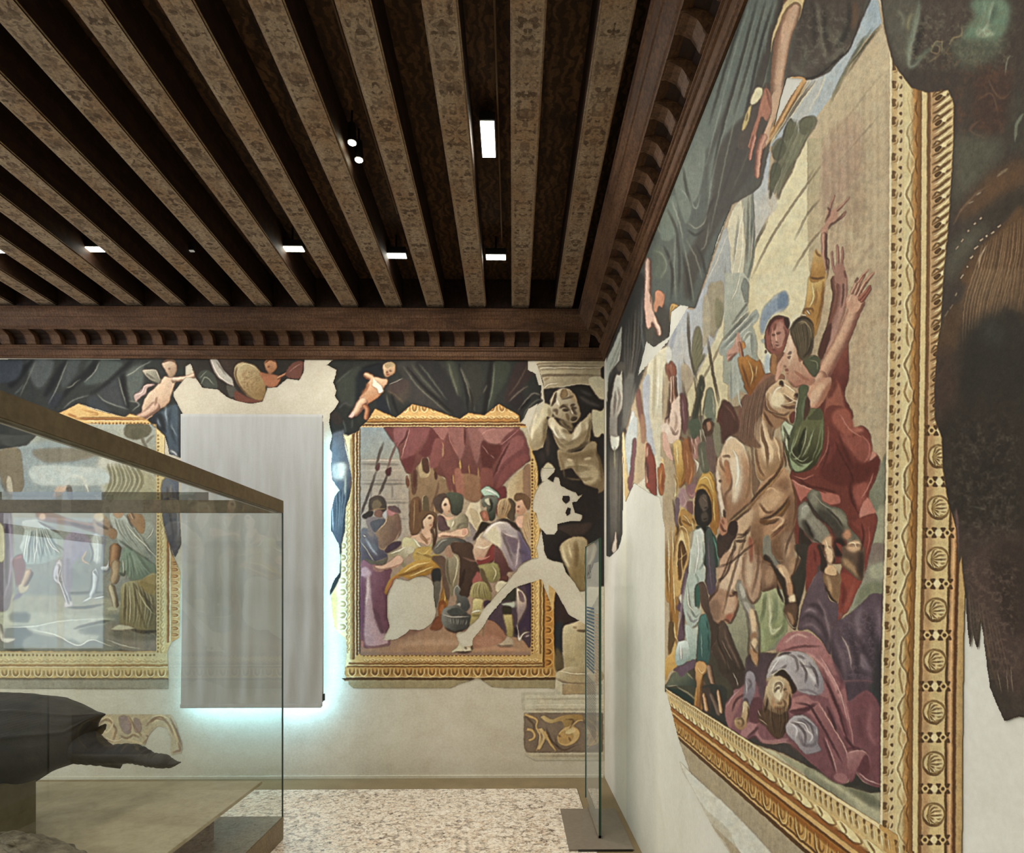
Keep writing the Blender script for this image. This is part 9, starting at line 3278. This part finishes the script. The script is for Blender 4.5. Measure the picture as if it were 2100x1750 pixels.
pxs=np.concatenate([np.arange(1241.,2156,1.2),np.array([2156.*1.0+40*1.25**i for i in range(1,18)])]); pys=np.concatenate([np.array([-60.-30*1.18**i for i in range(22,0,-1)]),np.arange(-60,1812,1.2)])
pu,pv=np.meshgrid(pxs,pys); r=(pu-CX)/F; XX=WX-off; Yg=XX*(c_-r*s_)/(r*c_+s_); Yg=np.clip(Yg,YB,WY-.002); zc=XX*s_+Yg*c_; Zg=EYE-(pv-CY)*zc/F
P=np.stack([np.full_like(Yg,XX),Yg,Zg],-1)
Pc=P.copy(); Pc[...,2]=np.clip(P[...,2],0,ZC+.01)
ok=(P[:-1,:-1,2]<ZC+.01)&(P[1:,1:,2]<ZC+.0101)|((P[1:,:-1,2]<ZC+.01)); 
plaster_skin(cvr,Pc,pu,pv,[dict(name='fresco',loc=(WX,2.2,1.2),label='large fresco on the right wall, rearing horses and fallen man, ornate gilded frame',parts=[(1,'painted_scene'),(2,'painted_frame'),(3,'painted_curtain'),(5,'painted_ledge')])],ok)
del cvr
# ---------------------------------------------------------------- hanging banner with light leaking round it
YBN=5.03
xa,zt=atY(370,849,YBN); xb,zbm=atY(661,1449,YBN); zt2=atY(661,852,YBN)[1]
t=thing('banner',((xa+xb)/2,YBN,zbm),'plain pale grey fabric banner hanging on the far wall between two frescoes','banner')
L0=Vector(t.location)
bm=bmesh.new(); nu,nv=150,90; vv=[]
rr=random.Random(11); wv=[(rr.uniform(14,70),rr.uniform(0,6.28),rr.uniform(.3,1)) for _ in range(9)]
for j in range(nv+1):
    v=j/nv; row=[]
    for i in range(nu+1):
        u=i/nu; x=xa+(xb-xa)*u; z=zt+(zbm-zt)*v
        a=min(1,max(0,(v-.12)/.35)); amp=.0085*a*(1-.55*max(0,(v-.93)/.07))
        y=sum(math.sin(f*(u*1.1)+p+1.3*math.sin(3*v+p))*k2 for f,p,k2 in wv)*amp*.55
        y+=.006*math.sin(u*math.pi)*math.sin(v*2)
        if u<.05: y+=(1-u/.05)*.004
        row.append(bm.verts.new((x-L0.x,y,z-L0.z)))
    vv.append(row)
for j in range(nv):
    for i in range(nu): bm.faces.new((vv[j][i],vv[j][i+1],vv[j+1][i+1],vv[j+1][i]))
f=obj('fabric',bm,M_FAB,t,smooth=True); sm=f.modifiers.new('s','SOLIDIFY'); sm.thickness=.002
obj('bottom_hem',B(xa-L0.x-.002,xb-L0.x-.006,-.008,.010,-.012,.022,bev=.005),M_FAB,t)
obj('top_bar',B(xa-L0.x,xb-L0.x,.0035,.02,zt-L0.z-.025,zt-L0.z-.002,bev=.003),M_FAB,t)
obj('side_clip',B(xb-L0.x+.001,xb-L0.x+.014,.004,.03,.045,.10),M_BLACK,t)
obj('backing_board',B(xa-L0.x+.03,xb-L0.x-.005,.03,.05,.03,zt-L0.z-.05),M_FAB,t)
LEAKW=.012
for (x0,x1,z0,z1) in ((xb-.03,xb-.012,zbm+.05,zt-.10),(xa+.035,xb-.03,zbm+.03,zbm+.05),(xa+.035,xa+.05,zbm+.06,zbm+1.0)):
    obj('added_glow_strip',B(x0-L0.x,x1-L0.x,.052,.056,z0-L0.z,z1-L0.z),M_LEAK,t)  # added glowing strips standing for daylight that leaks round the banner
for nm,cx_,cz_,sx,sz,en,rot in (('leak_fill_right',xb-.004,(zbm+zt)/2-.05,.03,zt-zbm-.2,38,(math.pi/2,0,-.62)),('leak_fill_bottom',(xa+xb)/2,zbm+.008,xb-xa-.05,.03,36,(math.pi/2-.6,0,0)),('leak_fill_left',xa+.01,zbm+.5,.03,1.1,11,(math.pi/2,0,.6))):
    l=bpy.data.lights.new(nm,'AREA'); l.shape='RECTANGLE'; l.size=sx; l.size_y=sz; l.energy=en*.13; l.color=(.36,.74,1.); o=bpy.data.objects.new(nm,l); COL.objects.link(o); o.location=(cx_,YBN+.062,cz_); o.rotation_euler=rot  # added area lights imitating the same leaking daylight
# ---------------------------------------------------------------- display case
GX,GY=-1.479,3.95; GL,GN=-4.4,.7; ZT=2.18; ZR=2.10
t=thing('display_case',(-2.9,2.3,0),'large glass display case with bronze top rails on the left holding a turtle','display case'); o3=Vector(t.location)
def CB(x0,x1,y0,y1,z0,z1,**k): return B(x0-o3.x,x1-o3.x,y0-o3.y,y1-o3.y,z0,z1,**k)
obj('plinth',CB(GL,GX,GN,GY,0,.146,bev=.003),M_PLINTH,t)
obj('shelf_block',CB(GL+.3,-1.75,GN+.3,3.59,.146,.376),M_BLOCK,t)
def sheet(ax,c,a0,a1,z0,z1,o=o3):
    bm=bmesh.new(); q=[(c,a0,z0),(c,a1,z0),(c,a1,z1),(c,a0,z1)] if ax=='x' else [(a0,c,z0),(a1,c,z0),(a1,c,z1),(a0,c,z1)]
    bm.faces.new([bm.verts.new(Vector(v)-o) for v in q]); return bm
obj('display_shelf',CB(GL+.1,-1.586,GN+.15,3.88,.376,.396,bev=.002),M_SLAB,t)
for nm,a in (('top_rail',(GX-.03,GX,GN,GY)),('top_rail',(GL,GL+.03,GN,GY)),('top_rail',(GL+.03,GX-.03,GY-.03,GY)),('top_rail',(GL+.03,GX-.03,GN,GN+.03))):
    obj(nm,CB(*a,ZR,ZT,bev=.002),M_RAIL,t)
g=obj('side_pane',sheet('x',GX-.004,GN+.01,GY-.009,.146,ZR),M_GLASS,t)
g=obj('end_pane',sheet('y',GY-.005,GL+.01,GX-.009,.146,ZR),M_GLASS,t)
obj('end_pane',sheet('y',GN+.006,GL+.01,GX-.01,.146,ZR),M_GLASS,t); obj('side_pane',sheet('x',GL+.006,GN+.01,GY-.01,.146,ZR),M_GLASS,t)
obj('corner_joint',CB(GX-.009,GX-.001,GY-.009,GY-.001,.05,ZR),mat('silicone_joint','2c3a38',.4)[0],t)
obj('tinted_strip',sheet('y',GY-.02,GL,-1.95,ZT,ZT+.052),M_TINT,t)  # translucent grey band standing above the far top rail
obj('inner_rail_lip',CB(GX-.045,GX-.03,GN+.03,GY-.03,ZR-.004,ZR+.006),mat('lip_metal','9a968c',.35)[0],t)
# ---------------------------------------------------------------- turtle (leathery, keeled) on its pedestal
TY=3.0
tpx=[215,205,190,178,165,137,116,85,40,0]
tx=[atY(p,1500,3.0)[0] for p in tpx]
tz=[atY(215,y,3.0)[1] for y in (1464,1461.5,1459,1455,1450,1443,1437,1429.5,1425,1423)]
bz=[atY(215,y,3.0)[1] for y in (1468,1475,1496,1530,1562,1571,1578,1592,1620,1643)]
tx+=[-2.75,-3.0,-3.3,-3.5,-3.62]; tz+=[1.105,1.09,1.03,.95,.86]; bz+=[.545,.55,.6,.68,.80]
hw=[.006,.02,.05,.085,.12,.17,.20,.25,.30,.33,.36,.36,.32,.22,.05]
tt=thing('turtle',(-2.75,TY,.7),'black leathery mounted turtle seen from behind on a pedestal in the glass case','turtle'); oo=Vector(tt.location)
ra=[math.radians(a) for a in (90,52,14,128,166)]
bm=bmesh.new(); rings=[]; na=160; rr=random.Random(2)
NS=70
def ip(arr,s): return float(np.interp(s,np.arange(len(arr)),arr))
for k in range(NS+1):
    s=k/NS*(len(tx)-1); x=ip(tx,s); zt_=ip(tz,s); zb_=ip(bz,s); w=ip(hw,s); mz=(zt_+zb_)/2; hz=(zt_-zb_)/2; ring=[]
    for j in range(na):
        a=2*math.pi*j/na; kk=1
        for q in ra: kk+=.09*math.exp(-abs(a-q)/.07)*min(1,s/2)-.05*math.exp(-((a-q)/.25)**2)*min(1,s/2)
        kk+=.006*math.sin(40*x+6*a)+.004*math.sin(90*x)*math.sin(7*a)
        ca,sa=math.cos(a),math.sin(a); e=.85
        ring.append(bm.verts.new((x-oo.x,-w*kk*math.copysign(abs(ca)**e,ca)+TY-oo.y,mz+hz*(kk if a<math.pi else 1)*math.copysign(abs(sa)**(.92 if sa>0 else .8),sa)-oo.z)))
    rings.append(ring)
for A,Bq in zip(rings,rings[1:]):
    for j in range(na): bm.faces.new((A[j],A[(j+1)%na],Bq[(j+1)%na],Bq[j]))
bm.faces.new(rings[0]); bm.faces.new(rings[-1][::-1]); obj('shell',bm,M_TURTLE,tt,smooth=True)
def limb(name,pts,ys=None,n=20,wob=.0):
    """pts: (px, py_centre, half_height_px, half_thick_m, Y)"""
    P=[];R=[]
    pts=np.array(pts,float); m=len(pts); ss=np.linspace(0,m-1,m*5)
    for s in ss:
        a,b_,c_2,d,Y_=[float(np.interp(s,np.arange(m),pts[:,i])) for i in range(5)]
        X_,Z_=atY(a,b_,Y_); P.append((X_-oo.x,Y_-oo.y,Z_-oo.z)); k2=1+wob*math.sin(s*9)*.5+wob*math.sin(s*23+1)*.35; R.append((d,c_2*.0024*k2))
    return obj(name,tubemesh(bmesh.new(),P,R,n),M_TURTLE,tt,smooth=True)
limb('hind_flipper',[(150,1530,34,.10,3.02),(175,1533,33,.09,2.98),(200,1545,23,.07,2.95),(225,1549,17,.055,2.92),(250,1546,19,.05,2.9),(272,1546,19,.05,2.88),(290,1551,16,.045,2.87),(305,1558,13,.04,2.86),(318,1560,13,.04,2.86),(336,1562,14,.035,2.85),(350,1566,9,.025,2.85),(360,1566,4,.015,2.84),(370,1564,1.2,.006,2.84)],wob=.17)
limb('tail',[(176,1512,9,.02,3.05),(190,1504,8,.018,3.05),(203,1500,9,.014,3.04),(212,1492,6,.01,3.04),(217,1486,2,.004,3.04)],wob=.1)
limb('hind_flipper',[(130,1520,26,.09,3.28),(170,1535,20,.07,3.34),(215,1560,14,.05,3.42),(250,1570,8,.03,3.46)])
for sg in (-1,1):
    P=[(-3.35-oo.x,TY+sg*.28-oo.y,.78-oo.z),(-3.3-oo.x,TY+sg*.5-oo.y,.7-oo.z),(-3.1-oo.x,TY+sg*.68-oo.y,.6-oo.z),(-2.85-oo.x,TY+sg*.72-oo.y,.56-oo.z)]
    if sg>0: P=[(-3.35-oo.x,TY+.28-oo.y,.78-oo.z),(-3.4-oo.x,TY+.42-oo.y,.7-oo.z),(-3.5-oo.x,TY+.55-oo.y,.6-oo.z),(-3.6-oo.x,TY+.6-oo.y,.55-oo.z)]
    obj('front_flipper',tubemesh(bmesh.new(),P,[(.09,.05),(.09,.035),(.06,.025),(.01,.01)],16),M_TURTLE,tt,smooth=True)
obj('head',tubemesh(bmesh.new(),[(-3.55-oo.x,TY-oo.y,.82-oo.z),(-3.72-oo.x,TY-oo.y,.86-oo.z),(-3.84-oo.x,TY-oo.y,.88-oo.z),(-3.95-oo.x,TY-oo.y,.86-oo.z),(-4.02-oo.x,TY-oo.y,.84-oo.z)],[.11,.10,.12,.09,.03],16),M_TURTLE,tt,smooth=True)
xr_=atY(75,1650,3.0)[0]
tag(obj('pedestal',B(-2.95,xr_,2.76,3.0,.396,.72,bev=.004),M_PED),'olive grey box pedestal carrying the turtle inside the glass case','pedestal')
# rough dried specimen low in the near corner
bm=bmesh.new(); rr=random.Random(9)
ts=thing('shell_specimen',(-2.15,2.45,.396),'rough brown dried shell specimen at the bottom left edge in the case','specimen')
X0,Z0=-2.2,.396; n1,n2=90,44; rows=[]
from mathutils import noise as mn
for j in range(n2+1):
    v=j/n2; row=[]
    for i in range(n1):
        a=2*math.pi*i/n1; ph=v*math.pi/2
        r_=math.cos(ph); x=.44*r_*math.cos(a); y=.25*r_*math.sin(a); z=.215*math.sin(ph)**.7
        d=mn.noise(Vector((x*9,y*9,z*9)))*.022+mn.noise(Vector((x*26,y*26,z*26)))*.014
        row.append(bm.verts.new((x*(1+d*2),y*(1+d*2),max(0,z+d*.9))))
    rows.append(row)
for A,Bq in zip(rows,rows[1:]):
    for i in range(n1): bm.faces.new((A[i],A[(i+1)%n1],Bq[(i+1)%n1],Bq[i]))
bm.faces.new(rows[-1][::-1]); bm.faces.new(rows[0]); obj('shell',bm,M_SPEC,ts,smooth=True)
for k2 in range(16):
    x=rr.uniform(-.1,.36); y=rr.uniform(-.2,.1); r0=math.sqrt(max(0,1-(x/.45)**2-(y/.26)**2)); 
    P=[]; dx,dy=rr.uniform(.02,.05),rr.uniform(-.02,.02)
    for i in range(5):
        xx=x+dx*(i-2)*.7; yy=y+dy*(i-2)*.7; q=max(0,1-(xx/.45)**2-(yy/.26)**2); P.append((xx,yy,.215*q**.35+.006*math.sin(i*1.9+k2)))
    obj('ridge',tubemesh(bmesh.new(),P,[.004,.010,.013,.010,.004],8),M_SPEC,ts,smooth=True)
# ---------------------------------------------------------------- glass text panel on a steel foot
tp=thing('text_panel',(.56,4.28,0),'upright glass text panel on a steel foot beside the right wall','text panel'); 
def PB(x0,x1,y0,y1,z0,z1,**k): return B(x0-.56,x1-.56,y0-4.28,y1-4.28,z0,z1,**k)
obj('base_plate',PB(.345,.745,3.735,4.44,0,.012,bev=.002),M_STEEL,tp); obj('base_edge',PB(.40,.735,3.728,3.735,0,.011),M_BLACK,tp)
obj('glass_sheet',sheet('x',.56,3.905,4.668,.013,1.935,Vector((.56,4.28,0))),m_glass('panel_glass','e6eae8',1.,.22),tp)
obj('glass_edge',PB(.550,.566,3.9,3.905,.013,1.94),M_GREEN,tp); obj('glass_edge',PB(.5535,.5665,3.905,4.67,1.936,1.94),M_GREEN,tp); obj('glass_edge',PB(.5535,.5665,4.668,4.672,.013,1.94),M_GREEN,tp)
obj('foot_rail',PB(.545,.575,3.9,4.44,.012,.03),M_STEEL,tp)
bm=bmesh.new(); rr=random.Random(4); z=1.47
for ln in range(19):
    y=4.60
    while y>4.18:
        w=rr.uniform(.02,.06); bx(bm,-.0045,-.0035,max(y-w,4.17)-4.28,y-4.28,z,z+.011); y-=w+.010
    z-=.0245
obj('printed_text',bm,M_INK,tp)
bm=bmesh.new(); z=1.44
for ln in range(24):
    y=4.13
    while y>3.98:
        w=rr.uniform(.015,.04); bx(bm,-.0045,-.0035,max(y-w,3.97)-4.28,y-4.28,z,z+.006); y-=w+.009
    z-=.02
obj('printed_text',bm,mat('printed_ink_warm','a88468',.7)[0],tp)
bm=bmesh.new(); z=.96
for ln in range(22):
    y=4.60
    while y>4.1:
        w=rr.uniform(.015,.04); bx(bm,-.0045,-.0035,max(y-w,4.09)-4.28,y-4.28,z,z+.005); y-=w+.009
    z-=.018
obj('printed_text',bm,M_INK2,tp)
cu=bpy.data.curves.new('title','FONT'); cu.body='LES'; cu.size=.15; cu.extrude=.0005; to=bpy.data.objects.new('printed_title',cu); COL.objects.link(to)
bpy.context.view_layer.update(); dg=bpy.context.evaluated_depsgraph_get(); me=bpy.data.meshes.new_from_object(to.evaluated_get(dg)); bpy.data.objects.remove(to)
me.materials.clear(); me.materials.append(M_INK2); o=bpy.data.objects.new('printed_title',me); link(o,tp); o.rotation_euler=(math.pi/2,0,-math.pi/2); o.location=(-.005,4.60-4.28,1.69)
# ---------------------------------------------------------------- light from windows and lamps, with added fill lights
def area(nm,loc,rot,sx,sy,en,col):
    l=bpy.data.lights.new(nm,'AREA'); l.shape='RECTANGLE'; l.size=sx; l.size_y=sy; l.energy=en; l.color=col; o=bpy.data.objects.new(nm,l); COL.objects.link(o); o.location=loc; o.rotation_euler=rot; return o
for (a,b2,z0,z1) in WB: area('daylight_back',((a+b2)/2,YB+.02,(z0+z1)/2),(-math.pi/2+math.pi,0,0),b2-a,z1-z0,E_WIN,(.97,.97,.95))
for (a,b2,z0,z1) in WL: area('added_daylight_left',(XL+.02,(a+b2)/2,(z0+z1)/2),(math.pi/2,0,-math.pi/2),b2-a,z1-z0,E_WIN*1.2,(.97,.97,.95))  # area lights at the unseen left windows, added to brighten the room
def lamp_light(px,py,z,en,target,size=.12,cone=100):
    zc=F*(z-EYE)/(CY-py); X,_=atY(px,py,zc); l=bpy.data.lights.new('lamp','SPOT'); l.energy=en; l.color=(1.,.95,.86); l.shadow_soft_size=size; l.spot_size=math.radians(cone); l.spot_blend=.9
    o=bpy.data.objects.new('lamp',l); COL.objects.link(o); o.location=(X,zc,z-.06); d=Vector(target)-o.location; o.rotation_euler=d.to_track_quat('-Z','Y').to_euler()
for (px_,py_,*_r) in LAMPS: 
    X_=atY(px_,py_,4.4)[0]; lamp_light(px_,py_,3.98,E_LAMP,(X_,5.2,1.3),cone=150)
lamp_light(1001,288,4.0,E_LAMP*1.6,(.7,2.6,1.2),cone=160); lamp_light(736,331,3.95,E_LAMP*.8,(-2.3,2.6,.4),.03,90); lamp_light(722,296,3.95,E_LAMP*.8,(-.2,4.4,0),.03,100)
for (x_,y_,e_) in ((-.6,.4,.7),(-2.4,.6,.9),(-4.6,1.2,1.),(-2.2,-.6,.6),(-6.5,3.2,.9)): area('overhead_fill',(x_,y_,3.9),(0,0,0),.5,.3,E_TOP*e_,(1.,.97,.91))  # unseen fill lights without fixtures, added to even out the room
lamp_light(1017,528.5,3.96,E_LAMP*2.4,(WX,4.2,.5),cone=75)  # extra spot at this lamp, added to brighten the dim corner wall
w=bpy.data.worlds.new('w'); C.world=w; w.use_nodes=True; w.node_tree.nodes['Background'].inputs[0].default_value=(.6,.75,.9,1); w.node_tree.nodes['Background'].inputs[1].default_value=.5
# ---------------------------------------------------------------- camera
cd=bpy.data.cameras.new('cam'); cam=bpy.data.objects.new('cam',cd); COL.objects.link(cam); C.camera=cam
cd.sensor_width=36; cd.sensor_fit='HORIZONTAL'; cd.lens=36*F/2100; cd.shift_x=-(CX-1050)/2100; cd.shift_y=(CY-875)/2100; cd.clip_start=.02
cam.location=(0,0,EYE); cam.rotation_euler=(math.pi/2,0,-YAW)
C.view_settings.view_transform='Standard'; C.view_settings.look='None'; C.view_settings.gamma=1; C.view_settings.exposure=EXPO; C.view_settings.use_curve_mapping=False
C.cycles.light_sampling_threshold=.03; C.cycles.max_bounces=6; C.cycles.diffuse_bounces=3; C.cycles.glossy_bounces=2; C.cycles.transparent_max_bounces=24; C.cycles.caustics_reflective=False; C.cycles.caustics_refractive=False; C.cycles.use_denoising=True; C.cycles.use_adaptive_sampling=True; C.cycles.adaptive_threshold=.05
